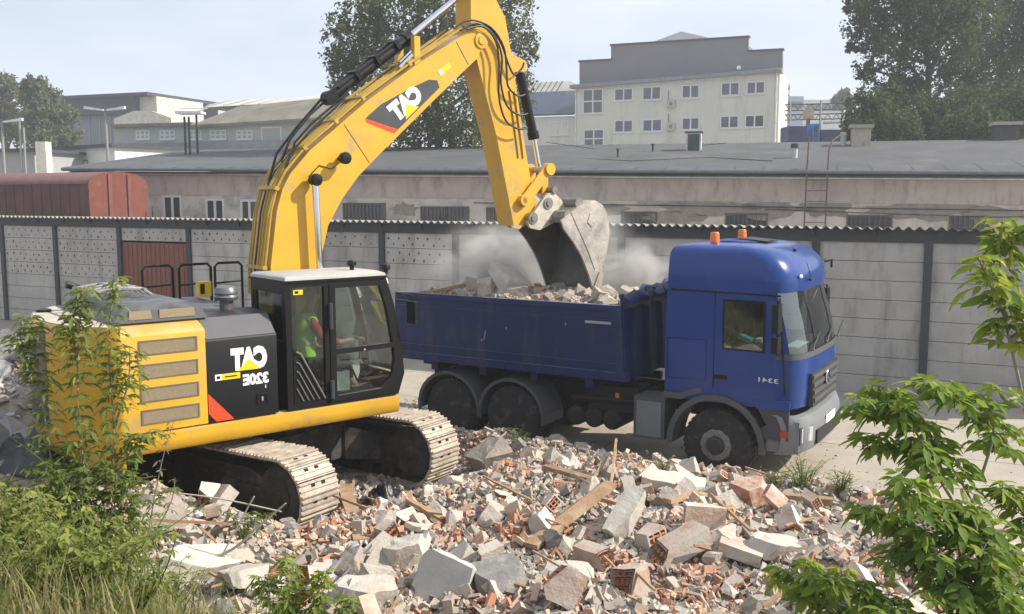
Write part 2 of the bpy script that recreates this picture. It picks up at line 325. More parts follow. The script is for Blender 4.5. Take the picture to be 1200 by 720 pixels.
q = E_().m(DST).prism([(x, s) for x, s, _ in cwl(0, .9)], 2.683, 2.69, 'z'); q.build('top_plate', cw)
for sx in (.55, -.75): E_().m(BLK).lathe((-2.7, sx, 2.69), (0, 0, 1), [(0, .09), (.03, .09), (.045, .05)], 12).build('lifting_cap', cw)
co = E_().m(GRY); co.loft([[(x0, s0, z), (x1, s0, z), (x1, s1, z), (x0, s1, z)] for z, x0, x1, s0, s1 in ((2.70, -2.44, -1.36, -.95, 1.16), (2.83, -2.34, -1.42, -.88, 1.12), (2.89, -2.22, -1.52, -.8, 1.03))])
co = co.build('cowl', EXC, bevel=.03, seg=2)
for x0, x1 in ((-2.26, -2.0), (-1.92, -1.5)): E_().m(GRI).hexa([(x0, 1.13, 2.735), (x1, 1.13, 2.735), (x1, 1.158, 2.735), (x0, 1.158, 2.735), (x0 + .01, 1.11, 2.83), (x1 - .01, 1.11, 2.83), (x1 - .01, 1.139, 2.83), (x0 + .01, 1.139, 2.83)]).build('cowl_vent', co)
g = E_().m(mat('dusty_grey', (.25, .25, .25), .6))
for s in (-.5, -.25, 0, .25): g.tube([(-2.45, s, 2.9), (-2.4, s, 2.98), (-2.1, s, 3.02), (-1.8, s, 3.0), (-1.7, s, 2.92)], .022, 6)
for x, z in ((-2.38, 2.99), (-2.1, 3.025), (-1.8, 3.0)): g.tube([(x, -.6, z), (x, .35, z)], .022, 6)
g.build('cowl_guard', EXC)
for x0, x1 in ((-1.33, -.91), (-.82, -.36), (-.30, .11)):
    r = E_().m(BLK); c = .05; z0, z1 = 2.5, 3.17
    r.tube([(x0, -1.2, z0), (x0, -1.2, z1 - c), (x0 + c, -1.2, z1), (x1 - c, -1.2, z1), (x1, -1.2, z1 - c), (x1, -1.2, z0)], .02, 7); r.tube([(x0, -1.2, 2.88), (x1, -1.2, 2.9)], .014, 6)
    r.build('handrail', EXC)
r = E_().m(LYE).box((-.62, -1.12, 2.72), (-.44, -1.0, 2.93)); r.m(BLK).box((-.60, -1.0, 2.76), (-.54, -.99, 2.9)); r.build('tool_box', EXC, bevel=.01)
E_().m(mat('filter_grey', (.16, .16, .165), .35, metal=.4)).lathe((-.89, .6, 2.70), (0, 0, 1), [(0, .085), (.12, .085), (.13, .14), (.17, .155), (.2, .135), (.215, .15), (.25, .145), (.29, .12), (.31, .05), (.315, 0)], 22).build('air_cleaner', EXC)
E_().m(BLK).tube([(-2.3, -.6, 2.7), (-2.3, -.6, 2.92), (-2.33, -.6, 2.98), (-2.42, -.6, 3.02), (-2.46, -.6, 3.03)], .05, 10).build('exhaust_pipe', EXC)
# --- cab
cab = E_().m(BLK)
S0, S1 = .36, 1.35
front = [(1.0, 3.06), (1.12, 2.7), (1.22, 2.2), (1.27, 1.75), (1.17, 1.47)]
for sA, sB in ((1.285, S1), (S0, .42)):
    cab.box((-.45, sA, 1.47), (-.37, sB, 3.06)); cab.box((.085, sA, 1.47), (.15, sB, 3.0)); cab.box((-.37, sA, 3.0), (.96, sB, 3.06)); cab.box((-.37, sA, 1.47), (1.15, sB, 1.535))
    fi = [(x - .075, z) for x, z in front]
    for i in range(4): cab.prism([front[i], front[i + 1], fi[i + 1], fi[i]], sA, sB)
cab.box((-.45, .42, 1.47), (-.40, 1.285, 2.33)); cab.box((-.45, .42, 2.92), (-.40, 1.285, 3.06)); cab.box((-.44, .42, 2.33), (-.40, .47, 2.92)); cab.box((-.44, 1.235, 2.33), (-.40, 1.285, 2.92))
cab.box((-.40, .42, 1.47), (1.1, 1.285, 1.52)); cab.box((.96, .42, 3.0), (1.02, 1.285, 3.06)); cab.box((1.12, .42, 1.47), (1.17, 1.285, 1.75))
cab = cab.build('cab', EXC, bevel=.012)
ROOF = mat('dusty_white_roof', (.42, .41, .385), .7, var=.15, vs=3, dirt=(.4, .36, .3), da=.4)
r = E_().m(BLK); rp = [(-.47, .34), (1.0, .34), (1.04, .5), (1.04, 1.2), (1.0, 1.37), (-.47, 1.37)]
r.loft([[(x, s, z) for x, s in rp] for z in (3.062, 3.09)]); r.m(ROOF); r.loft([[(x * k + .01, .855 + (s - .855) * k, z) for x, s in rp] for z, k in ((3.091, .985), (3.125, .97), (3.15, .9))]); r.build('roof', cab, bevel=.006)
hp = [(-.36, 1.54), (-.36, 2.24), (.08, 1.54)]
l = E_().m(BLK).prism(hp, 1.30, 1.352); l.m(mat('louver_edge', (.12, .12, .12), .4))
for k, w_ in ((1, .016), (.80, .011), (.62, .011), (.45, .011), (.28, .011)):
    l.tube([(-.36 + .03, 1.362, 1.56 + (2.2 - 1.56) * k), (-.35 + .08 * k, 1.362, 1.56 + (2.17 - 1.56) * k), (-.36 + .42 * k, 1.362, 1.565)], w_, 6)
l.build('louver_panel', cab)
dr = E_().m(BLK)
op = [(.155, 3.02), (.95, 3.02), (1.07, 2.7), (1.165, 2.2), (1.20, 1.75), (1.10, 1.50), (.155, 1.50)]
ip = [(.235, 2.965), (.90, 2.965), (1.0, 2.65), (1.095, 2.17), (1.095, 2.165), (1.09, 2.16), (.235, 2.16)]
iu = [(.235, 2.965), (.90, 2.965), (1.0, 2.65), (1.085, 2.19), (1.085, 2.185), (.6, 2.18), (.235, 2.18)]
lo = [(.24, 2.11), (.7, 2.115), (1.10, 2.12), (1.115, 1.95), (1.07, 1.73), (.9, 1.585), (.29, 1.57)]
dr.prism([op[0], op[1], iu[1], iu[0]], 1.30, 1.362); dr.prism([op[1], op[2], op[3], (1.145, 2.15), iu[3], iu[2], iu[1]], 1.30, 1.362); dr.prism([op[0], iu[0], (.235, 2.16), (.24, 1.57), op[6]], 1.30, 1.362)
dr.prism([(.235, 2.18), (.6, 2.18), (1.085, 2.185), (1.145, 2.15), (1.10, 2.12), (.7, 2.115), (.24, 2.11), (.235, 2.16)], 1.30, 1.362)
dr.prism([(1.145, 2.15), op[3], op[4], op[5], (.9, 1.585), (1.07, 1.73), (1.115, 1.95), (1.10, 2.12)], 1.30, 1.362); dr.prism([(.24, 1.57), (.29, 1.57), (.9, 1.585), op[5], op[6]], 1.30, 1.362)
dr = dr.build('door', cab, bevel=.006)
for z0_, z1_ in ((2.45, 2.78), (1.55, 1.78)): E_().m(GRY).tube([(.155, 1.385, z0_), (.155, 1.385, z1_)], .028, 8).build('door_hinge', cab)
E_().m(CHR).box((.63, 1.36, 2.125), (.66, 1.374, 2.145)).build('handle', cab)
g = E_().m(GLS); g.poly([(x, 1.325, z) for x, z in iu]); g.build('upper_pane', cab, smooth=0, recalc=False)
g = E_().m(GLS); g.poly([(x, 1.325, z) for x, z in lo]); g.build('lower_pane', cab, smooth=0, recalc=False)
g = E_().m(GLS); g.poly([(-.37, 1.318, 2.26), (.085, 1.318, 1.56), (.085, 1.318, 3.0), (-.37, 1.318, 3.0)]); g.build('side_pane', cab, smooth=0, recalc=False)
g = E_().m(GLS); g.poly([(-.42, .47, 2.33), (-.42, 1.235, 2.33), (-.42, 1.235, 2.92), (-.42, .47, 2.92)]); g.build('rear_pane', cab, smooth=0, recalc=False)
g = E_().m(GLS); g.poly([(-.37, .39, 1.55), (1.0, .39, 1.55), (1.1, .39, 2.2), (.92, .39, 3.0), (-.37, .39, 3.0)]); g.build('far_pane', cab, smooth=0, recalc=False)
g = E_().m(GLS); V = [[(x - .03, s, z) for x, z in front[:4]] for s in (.42, 1.285)]
for i in range(3): g.poly([V[0][i], V[1][i], V[1][i + 1], V[0][i + 1]])
g.build('windscreen', cab, smooth=0, recalc=False)
E_().m(LYE).box((-.33, 1.323, 2.91), (-.2, 1.328, 2.97)).m(BLK).box((-.31, 1.328, 2.925), (-.26, 1.3295, 2.955)).build('yellow_sticker', cab, smooth=0)
st = E_().m(mat('seat_fabric', (.03, .03, .035), .9)); st.box((-.22, .62, 1.88), (.32, 1.08, 2.02)); st.box((-.30, .62, 1.98), (-.20, 1.08, 2.62), Matrix.Rotation(R(-6), 3, 'Y')); st.box((-.3, .73, 2.62), (-.22, .97, 2.84)); st.box((-.15, .68, 1.52), (.25, 1.02, 1.88)); st.build('seat', cab, bevel=.03, seg=2)
cn = E_().m(mat('console_grey', (.06, .06, .065), .6))
for s in (.5, 1.12): cn.box((-.1, s, 1.9), (.5, s + .12, 2.06))
cn.tube([(.68, 1.17, 1.98), (.7, 1.17, 2.16)], .016, 6); cn.ball((.70, 1.17, 2.20), (.03, .03, .05), 8); cn.tube([(.9, .8, 1.52), (.72, .75, 1.95)], .015, 6); cn.tube([(.95, 1.0, 1.52), (.8, .98, 1.9)], .015, 6)
cn.m(mat('pale_console', (.3, .31, .3), .6)).box((.5, .55, 1.55), (.72, .9, 1.8)); cn.box((.3, 1.1, 1.6), (.5, 1.22, 1.85)); cn.build('console', cab, bevel=.01)
E_().m(BLK).box((.70, 1.02, 2.28), (.73, 1.2, 2.48), Matrix.Rotation(R(12), 3, 'Y')).m(mat('monitor_face', (.13, .17, .2), .2)).box((.694, 1.03, 2.29), (.698, 1.19, 2.47), Matrix.Rotation(R(12), 3, 'Y')).build('monitor', cab)
for x, s, z in ((.72, .95, 3.15), (1.06, 1.25, 3.1)): E_().m(BLK).lathe((x, s, z), (0, 0, 1), [(0, .03), (.05, .03), (.06, .06), (.1, .065), (.13, .05), (.14, 0)], 12).build('roof_lamp', cab)
mr_ = E_().m(BLK); mr_.tube([(1.16, 1.34, 2.75), (1.34, 1.42, 2.72), (1.38, 1.42, 2.6)], .014, 6); mr_.tube([(1.16, 1.34, 2.85), (1.36, 1.42, 2.8), (1.38, 1.42, 2.6)], .012, 6); mr_.box((1.34, 1.32, 2.42), (1.39, 1.52, 2.72)); mr_.build('mirror', cab, bevel=.012)
h_ = E_().m(mat('mirror_back', (.55, .51, .45), .6)).loft([[(1.2 + r * math.cos(a_), .75 + 1.25 * r * math.sin(a_), z) for a_ in [i * math.pi / 6 for i in range(12)]] for z, r in ((2.93, .17), (2.99, .16), (3.04, .11), (3.07, .03))]).build('sun_visor', cab)
# --- boom
BW = .29
bu = [(-.13, 3.19), (-.02, 3.93), (.07, 4.22), (.19, 4.43), (.48, 4.74), (.96, 5.12), (1.39, 5.46), (2.18, 6.0), (2.7, 6.32), (3.17, 6.60), (3.36, 6.66), (3.5, 6.60), (3.53, 6.48), (3.42, 6.36)]
bl = [(3.34, 6.22), (3.12, 6.04), (2.61, 5.61), (1.89, 4.99), (1.61, 4.75), (1.23, 4.41), (.97, 4.10), (.74, 3.73), (.62, 3.3), (.58, 2.7), (.5, 1.95), (.35, 1.65), (.15, 1.65), (0, 1.95), (-.12, 2.6)]
bo = E_().m(YEL).prism(bu + bl, -BW, BW)
for s in (-1, 1): bo.lathe((3.42, s * BW - .02, 6.5), (0, 1, 0), [(0, .12), (.04, .12), (.045, .07), (.06, .06), (.06, 0)], 20)
bo = bo.build('boom', EXC, bevel=.014, seg=2)
def onb(a_, b_): return (a_, BW + .003, b_)
dc = E_().m(mat('decal_charcoal', (.05, .052, .058), .5)); dc.prism([(1.36, 5.22), (1.62, 5.43), (2.1, 5.68), (2.45, 5.84), (2.60, 5.84), (2.64, 5.74), (1.90, 5.09)], BW - .005, BW + .002); dc.build('decal_panel', bo, smooth=0)
E_().m(RED).prism([(1.36, 5.215), (1.90, 5.085), (1.83, 5.03), (1.38, 5.16)], BW - .005, BW + .0025).build('red_stripe', bo, smooth=0)
d_ = Vector((.80, .60)); n_ = Vector((.60, -.80)); o_ = Vector((1.70, 5.40))
def bq(u, v_): p_ = o_ + d_ * u + n_ * v_; return (p_.x, BW + .005, p_.y)
E_().m(WHT).text('CAT', [bq(0, 0), bq(.62, -.0), bq(.62, .27), bq(0.02, .29)], True, .085).build('lettering', bo, smooth=0)
t0, t1, t2 = bq(.17, .33), bq(.47, .31), bq(.30, .15)
E_().m(LYE).prism([(t0[0], t0[2]), (t1[0], t1[2]), (t2[0], t2[2])], BW + .003, BW + .008).build('triangle_emblem', bo, smooth=0)
o_ = Vector((2.62, 5.98)); q = E_().m(WHT); q.poly([bq(0, 0), bq(.06, 0), bq(.06, .08), bq(0, .08)]); q.m(LYE).poly([bq(.07, 0), bq(.24, 0), bq(.24, .08), bq(.07, .08)]); q.build('label_plate', bo, smooth=0)
o_ = Vector((2.96, 6.42)); q = E_().m(mat('weld_seam', (.42, .26, .03), .6)); q.tube([(2.95, BW + .001, 6.44), (3.18, BW + .001, 6.12)], .007, 5); q.build('weld_seam', bo)
E_().m(MATS['weld_seam']).tube([(1.02, BW + .001, 5.12), (1.42, BW + .001, 4.6)], .007, 5).build('weld_seam', bo)
# pipes along the back of the boom
PIP = mat('pipe_ochre', (.42, .27, .04), .5, var=.2)
def offs(pts, d):
    o = []
    for i, p in enumerate(pts):
        a_ = Vector(pts[max(i - 1, 0)]); b_ = Vector(pts[min(i + 1, len(pts) - 1)]); t = (b_ - a_).normalized(); o.append((p[0] - t.y * d, p[1] + t.x * d))
    return o
top = [(-.14, 2.8)] + bu[:10]
for s in (.25, .19, .12, .03, -.08, -.18, -.25):
    dd = .05 + .025 * abs(math.sin(s * 40)); tp = offs(top, dd)
    tp = tp[:-1] + [(tp[-1][0] - .03, tp[-1][1] + .02)]
    E_().m(PIP if s != -.08 else DRK).tube([(x, s, z) for x, z in tp], .017, 7).build('hydraulic_pipe', bo)
for i in (1, 3, 5, 6, 7, 8):
    cl = E_().m(PIP)
    x, z = offs(top, .075)[i]; a_ = math.atan2(top[i + 1][1] - top[i - 1][1], top[i + 1][0] - top[i - 1][0])
    cl.box((x - .025, -.27, z - .05), (x + .025, .275, z + .015), Matrix.Rotation(-a_, 3, 'Y')).build('pipe_clamp', bo, bevel=.006)
HOS = mat('hose_black', (.02, .02, .022), .5)
for k, (s, pts) in enumerate([(.1, [(.3, 4.65), (.36, 4.85), (.62, 5.12), (1.0, 5.42), (1.25, 5.65)]), (.2, [(.14, 4.45), (.26, 4.72), (.55, 5.02), (.95, 5.36), (1.15, 5.56)]), (-.1, [(.04, 4.25), (.18, 4.7), (.5, 5.08), (.9, 5.5)]), (.0, [(.2, 4.6), (.34, 4.9), (.65, 5.25), (1.1, 5.62)])]):
    E_().m(HOS).tube([(x, s, z) for x, z in pts], .018, 7).build('hose', bo)
for s, pts in ((.30, [(2.9, 6.62), (3.2, 6.78), (3.6, 6.72), (3.86, 6.45), (3.92, 6.1), (3.95, 5.85), (4.15, 5.72), (4.3, 5.75)]), (.33, [(3.0, 6.6), (3.3, 6.74), (3.62, 6.62), (3.8, 6.3), (3.78, 5.9), (3.9, 5.55), (4.15, 5.42), (4.33, 5.45)]), (.36, [(3.1, 6.62), (3.4, 6.70), (3.66, 6.50), (3.72, 6.1), (3.72, 5.65), (3.85, 5.32), (4.1, 5.2), (4.3, 5.22)]), (.27, [(3.1, 6.68), (3.5, 6.74), (3.8, 6.55), (3.98, 6.2), (4.1, 6.05), (4.25, 6.15), (4.3, 6.25)])):
    P = [Vector((x, s, z)) for x, z in pts]; sm = []
    for i in range(len(P) - 1):
        p0, p1, p2, p3 = P[max(i - 1, 0)], P[i], P[i + 1], P[min(i + 2, len(P) - 1)]
        for t in (0, .25, .5, .75): sm.append(.5 * ((2 * p1) + (p2 - p0) * t + (2 * p0 - 5 * p1 + 4 * p2 - p3) * t * t + (3 * p1 - p0 - 3 * p2 + p3) * t ** 3))
    E_().m(HOS).tube(sm + [P[-1]], .016, 8).build('hose', bo)
for x, z in ((.93, 4.65), (.48, 4.35)):
    l = E_().m(BLK); l.tube([(x, BW, z), (x, BW + .12, z)], .03, 8)
    l.lathe((x, BW + .1, z), (0, 1, 0), [(0, .05), (.02, .08), (.1, .085), (.12, .07), (.13, 0)], 14); l.build('work_lamp' if x > .6 else 'cylinder_pin', bo)
q = E_().m(HOS); q.tube([(.93, BW + .03, 4.6), (.8, BW + .01, 4.5), (.62, BW + .01, 4.55), (.48, BW + .02, 4.42)], .007, 5); q.build('cable', bo)
for s in (.43, -.43):
    c = E_().m(CHR).tube([(.48, s, 4.35), (.53, s, 2.9)], .045, 14); c.m(BLK).tube([(.53, s, 2.95), (.60, s, 1.5)], .075, 14); c.lathe((.48, s - .06, 4.35), (0, 1, 0), [(0, .075), (.12, .075)], 14); c.build('boom_cylinder', EXC)
# --- stick, its cylinders and the bucket
SW = .2
sk = [(3.3, 7.1), (3.05, 7.55), (3.3, 7.85), (3.62, 7.55), (3.77, 7.2), (3.97, 6.93), (4.11, 6.33), (4.35, 5.1), (4.52, 4.35), (4.62, 4.0), (4.55, 3.78), (4.35, 3.66), (4.15, 3.66), (3.8, 5.07), (3.45, 6.1), (3.3, 6.6)]
st = E_().m(YEL).prism(sk, -SW, SW).build('stick', EXC, bevel=.014, seg=2)
d0, d1 = Vector((.96, 5.50)), Vector((2.30, 6.47)); d2 = Vector((3.16, 7.60))
c = E_().m(BLK).tube([(d0.x, 0, d0.y), (d1.x, 0, d1.y)], .085, 16); c.tube([(d1.x - .08, 0, d1.y - .06), (d1.x + .02, 0, d1.y + .015)], .105, 16); c.lathe((d0.x, -.09, d0.y), (0, 1, 0), [(0, .1), (.18, .1)], 14)
c.m(CHR).tube([(d1.x, 0, d1.y), (d1.x + .86, 0, d1.y + .66), (d1.x + .95, 0, d1.y + .73)], .045, 14); c.m(BLK)
for k in (.3, .55, .8): p_ = d0.lerp(d1, k); c.box((p_.x - .03, -.12, p_.y - .02), (p_.x + .03, .12, p_.y + .12), Matrix.Rotation(R(-36), 3, 'Y'))
c.tube([(d0.x + .1, .08, d0.y + .14), (d1.x - .3, .08, d1.y - .12)], .022, 7); c.tube([(d0.x + .1, -.06, d0.y + .16), (d1.x - .3, -.06, d1.y - .10)], .022, 7)
c.build('stick_cylinder', EXC)
for lo_, hi_ in (((2.2, -.25, 6.0), (2.3, -.15, 6.42)), ((2.25, .12, 6.0), (2.35, .22, 6.46))): E_().m(YEL).box(lo_, hi_).build('pipe_bracket', bo, bevel=.008)
for pa_ in ([(1.98, .22, 5.98), (2.2, .22, 6.18)], [(2.05, .12, 6.06), (2.25, .12, 6.24)]): E_().m(CHR).tube(pa_, .03, 8).build('metal_pipe', bo)
c = E_().m(BLK).tube([(4.42, .0, 6.2), (4.74, 0, 5.12)], .078, 16); c.tube([(4.72, 0, 5.2), (4.75, 0, 5.08)], .095, 16); c.m(CHR).tube([(4.74, 0, 5.12), (4.86, 0, 4.6)], .045, 12); c.m(STL).lathe((4.42, -.1, 6.22), (0, 1, 0), [(0, .1), (.2, .1)], 14); c.m(YEL).prism([(4.08, 6.42), (4.46, 6.3), (4.46, 6.14), (4.14, 6.1)], -.14, -.1); c.prism([(4.08, 6.42), (4.46, 6.3), (4.46, 6.14), (4.14, 6.1)], .1, .14); c.build('bucket_cylinder', EXC)
for s, o in ((.21, 0), (.212, .1)): E_().m(PIP).tube([(4.05 + o, s, 5.8), (4.2 + o, s, 5.0), (4.24 + o, s, 4.75)], .014, 6).build('stick_pipe', st)
l = E_().m(YEL)
for s in (-.27, .23):
    l.prism([(4.24, 4.02), (4.30, 4.16), (4.78, 4.64), (4.90, 4.62), (4.90, 4.5), (4.40, 4.0), (4.32, 3.96)], s, s + .04)
    l.lathe((4.31, s - .03, 4.07), (0, 1, 0), [(0, .09), (.1, .09)], 14); l.lathe((4.86, s - .04, 4.58), (0, 1, 0), [(0, .1), (.12, .1)], 14)
for s in (-.18, .14): l.prism([(4.80, 4.62), (4.92, 4.60), (4.90, 4.15), (4.78, 4.1)], s, s + .04)
l.m(STL).tube([(4.86, -.3, 4.58), (4.86, .3, 4.58)], .05, 12); l.tube([(4.31, -.3, 4.07), (4.31, .3, 4.07)], .05, 12); l.tube([(4.44, -.3, 3.8), (4.44, .3, 3.8)], .06, 12); l.build('linkage', EXC, bevel=.008)
BKT = mat('bucket_steel', (.42, .385, .34), .55, metal=.25, var=.35, vs=3.5, bump=.3, bs=18, dirt=(.22, .2, .185), da=.45, ds=2.2)
BKI = mat('bucket_inside', (.13, .125, .12), .7, metal=.2, var=.3, vs=3, dirt=(.2, .18, .16), da=.25)
bk = E_().m(BKT)
side = [(4.81, 3.74), (5.08, 3.91), (5.33, 4.02), (5.56, 4.07), (5.76, 3.99), (5.90, 3.78), (5.93, 3.5), (5.87, 3.2), (5.76, 2.85), (5.66, 2.52), (5.58, 2.52), (5.46, 2.81), (5.28, 3.14), (5.08, 3.39), (4.87, 3.6)]
for s in (-.62, .58): bk.prism(side, s, s + .04)
bk.prism([(5.50, 2.50), (5.70, 2.5), (5.78, 2.85), (5.68, 2.86)], .62, .645); bk.prism([(5.4, 3.7), (5.5, 3.62), (5.52, 3.8), (5.45, 3.85)], .62, .632)
bk.prism([(5.02, 3.87), (5.12, 3.9), (5.46, 3.35), (5.62, 2.95), (5.58, 2.9), (5.4, 3.25)], .62, .63)
ou = side[1:10]; inn = [(x * .985 + .07, z * .99 + .02) for x, z in ou]; inn = [(5.12, 3.86), (5.34, 3.96), (5.55, 4.0), (5.72, 3.93), (5.84, 3.75), (5.87, 3.5), (5.81, 3.21), (5.70, 2.86), (5.63, 2.52)]
for i in range(8):
    A = [bk.v((x, s, z)) for s in (-.575, .575) for x, z in (ou[i], ou[i + 1])]; bk.m(BKT).f([A[0], A[1], A[3], A[2]])
    A = [bk.v((x, s, z)) for s in (-.575, .575) for x, z in (inn[i], inn[i + 1])]; bk.m(BKI).f([A[0], A[1], A[3], A[2]])
bk.m(BKI); A = [(4.82, 3.72), (5.08, 3.88)]; bk.poly([(x, s, z) for (x, z), s in ((A[0], -.575), (A[1], -.575), (A[1], .575), (A[0], .575))])
bk.poly([(x, -.575, z) for x, z in side[1:]]); bk.poly([(x, .575, z) for x, z in side[1:]])
bk.m(BKT).box((5.57, -.6, 2.47), (5.66, .6, 2.56))
EAR = mat('ear_steel', (.23, .22, .2), .45, metal=.5, var=.3, vs=6)
bk.m(EAR).tube([(5.0, -.6, 3.80), (5.0, .6, 3.80)], .11, 16); bk.tube([(5.25, -.58, 4.02), (5.25, .58, 4.02)], .09, 16)
bk = bk.build('bucket', EXC, recalc=False, smooth=30)
for s in (-.3, .24):
    e_ = E_().m(mat('coupler_pale', (.5, .46, .38), .55, metal=.2, var=.3, vs=9)); e_.prism([(4.36, 3.72), (4.42, 3.62), (4.62, 3.58), (4.95, 3.70), (5.2, 3.95), (5.1, 4.08), (4.93, 4.2), (4.78, 4.18)], s, s + .06)
    e_.m(EAR)
    for x, z in ((4.47, 3.78), (4.80, 4.02)): e_.lathe((x, s - .02, z), (0, 1, 0), [(0, .095), (.1, .095), (.1, .05), (.12, .05), (.12, 0)], 16)
    e_.build('coupler_ear', bk, bevel=.01)
E_().m(EAR).tube([(4.93, -.3, 4.24), (4.93, .33, 4.24)], .06, 12).build('lifting_pin', bk)
for s in (-.52, -.26, 0, .26, .52):
    E_().m(BKT).hexa([(5.55, s - .07, 2.54), (5.68, s - .07, 2.54), (5.68, s + .07, 2.54), (5.55, s + .07, 2.54), (5.57, s - .045, 2.28), (5.61, s - .045, 2.28), (5.61, s + .045, 2.28), (5.57, s + .045, 2.28)]).build('tooth', bk, bevel=.01)
# ================================================================== tipper truck
TRK = empty('tipper_truck', (3.61, 14.5, 0), R(-31), 'dark blue three axle tipper truck parked along the concrete wall, its bed being loaded', 'truck')
BLU = mat('blue_paint', (.004, .036, .20), .28, var=.08, vs=1, coat=.35, spec=.3, dirt=(.012, .045, .17), da=.3, ds=1.5, dust=(.3, .32, .4), dusta=.06)
BLD = mat('blue_bed_paint', (.004, .020, .095), .42, var=.25, vs=2, dirt=(.045, .05, .085), da=.4, ds=3.5, streak=.25, dust=(.35, .33, .3), dusta=.6)
PLA = mat('grey_plastic', (.075, .08, .085), .55, var=.12)
BMP = mat('bumper_grey', (.165, .175, .185), .5, var=.1)
CHS = mat('chassis_dark', (.018, .017, .017), .8, var=.4)
def T_(): return MB(FLIP)
c = T_().m(CHS)
for s in (-.45, .37): c.box((-5.6, s, .78), (1.0, s + .08, 1.05))
for x in (-5.4, -4.1, -2.8, -1.5, .6): c.box((x, -.37, .82), (x + .12, .37, 1.0))
c.box((-.7, -.35, .72), (.9, .35, 1.2)); c.box((-3.0, -.25, .6), (-1.2, .25, .8)); c.box((-2.9, -.9, .7), (-2.5, -.45, 1.1)); c.box((-2.2, .45, .75), (-1.35, .95, 1.15))
for x in (0, -3.5, -4.75): c.tube([(x, -1.0, .495), (x, 1.0, .495)], .11, 10); c.ball((x, 0, .495), (.25, .25, .25), 10)
c.tube([(-2.5, .95, .9), (-1.4, .95, .95)], .05, 8)
c.build('chassis', TRK, bevel=.008)
def wheel(x, s, dual):
    sg = 1 if s > 0 else -1; r = .515
    t = T_().m(RUB)
    for off in ((0, -.34) if dual else (0,)):
        o = (x, sg * (1.19 - .31 + off), .495)
        pf = [(0, .29), (0, .38), (.02, .47), (.05, .51), (.08, r), (.23, r), (.26, .51), (.29, .47), (.31, .40), (.31, .29)]
        t.lathe(o, (0, sg, 0), pf, 36)
        for i in range(36):
            a_ = 2 * math.pi * i / 36; M = Matrix.Rotation(a_, 3, 'Y')
            for k in (0, 1): t.box((x - .02, o[1] + sg * (.07 if k else .165), .495 + r - .01), (x + .025, o[1] + sg * (.145 if k else .24), .495 + r + .012), M, (x, o[1], .495))
    t = t.build('wheel', TRK)
    q = T_().m(mat('rim_grey', (.17, .17, .175), .5, var=.3, vs=10, dirt=(.28, .25, .21), da=.4, ds=8) if not dual else mat('rim_dark', (.05, .05, .05), .6, var=.3, vs=10, dirt=(.14, .12, .1), da=.4, ds=8))
    o = (x, sg * .88, .495)
    if dual: q.lathe(o, (0, sg, 0), [(0, .28), (.29, .295), (.30, .27), (.2, .25), (.12, .2), (.12, .13), (.26, .12), (.28, .09), (.28, 0)], 30); zb = .13; rb = .165
    else: q.lathe(o, (0, sg, 0), [(0, .28), (.29, .295), (.305, .275), (.28, .262), (.325, .225), (.33, .2)], 30); q.m(mat('hub_dark', (.035, .033, .032), .7, var=.3, vs=8)).lathe((x, sg * .88, .495), (0, sg, 0), [(0, .15), (.331, .14), (.36, .13), (.375, .09), (.40, .08), (.40, 0)], 24); q.m(MATS['rim_grey']); zb = .33; rb = .172
    for i in range(10):
        a_ = 2 * math.pi * i / 10; q.tube([(x + rb * math.cos(a_), sg * (.88 + zb), .495 + rb * math.sin(a_)), (x + rb * math.cos(a_), sg * (.88 + zb + .03), .495 + rb * math.sin(a_))], .018, 6)
    q.m(HOL)
    for i in range(10):
        a_ = 2 * math.pi * (i + .5) / 10; rr = .222 if not dual else .22; dz = .31 if not dual else .158
        q.lathe((x + rr * math.cos(a_), sg * (.88 + dz - .012), .495 + rr * math.sin(a_)), (0, sg, 0), [(0, .034), (.02, .034)], 8)
    q.build('rim', t)
for s in (1, -1):
    wheel(0, s, False); wheel(-3.5, s, True); wheel(-4.75, s, True)
for x in (-3.5, -4.75):
    for s in (1, -1):
        m_ = T_().m(PLA); n = 14; o = []; i_ = []
        for k in range(n + 1):
            a_ = R(-8) + R(196) * k / n; o.append((x + .645 * math.cos(a_), .53 + .625 * math.sin(a_))); i_.append((x + .62 * math.cos(a_), .53 + .60 * math.sin(a_)))
        for k in range(n): m_.prism([o[k], o[k + 1], i_[k + 1], i_[k]], s * .58, s * 1.23)
        for k in range(n): m_.prism([o[k], o[k + 1], (i_[k + 1][0] * .95 + x * .05, i_[k + 1][1] - .03), (i_[k][0] * .95 + x * .05, i_[k][1] - .03)], s * 1.215, s * 1.245)
        m_.build('mudguard', TRK)
# --- bed
b = T_().m(BLD); x0, x1, zb, zt = -5.85, -1.5, 1.30, 2.46
for s in (1, -1):
    b.prism([(x0, zb + .12), (x1, zb + .12), (x1 - .02, zt), (x0, zt)], s * 1.17, s * 1.22)
    b.prism([(x0, zt - .07), (x1 - .01, zt - .07), (x1 - .02, zt + .01), (x0, zt + .01)], s * 1.15, s * 1.262)
    b.prism([(x0, zb), (x1 + .1, zb), (x1 + .06, zb + .13), (x0, zb + .13)], s * 1.12, s * 1.258)
    b.prism([(x0, 2.20), (x1, 2.19), (x1, 2.24), (x0, 2.25)], s * 1.22, s * 1.237)
    b.prism([(x0, 1.54), (x1, 1.53), (x1, 1.565), (x0, 1.575)], s * 1.22, s * 1.235)
    b.prism([(x1 - .10, zb + .13), (x1 + .04, zb + .13), (x1 - .01, zt - .07), (x1 - .12, zt - .07)], s * 1.22, s * 1.26)
b.box((x0, -1.15, zb + .02), (x1, 1.15, zb + .1)); b.box((x0 - .04, -1.22, zb), (x0 + .03, 1.22, zt - .05))
b.prism([(x1 - .02, zb), (x1 + .06, zb), (x1 + .0, zt + .02), (x1 - .08, zt + .02)], -1.22, 1.22)
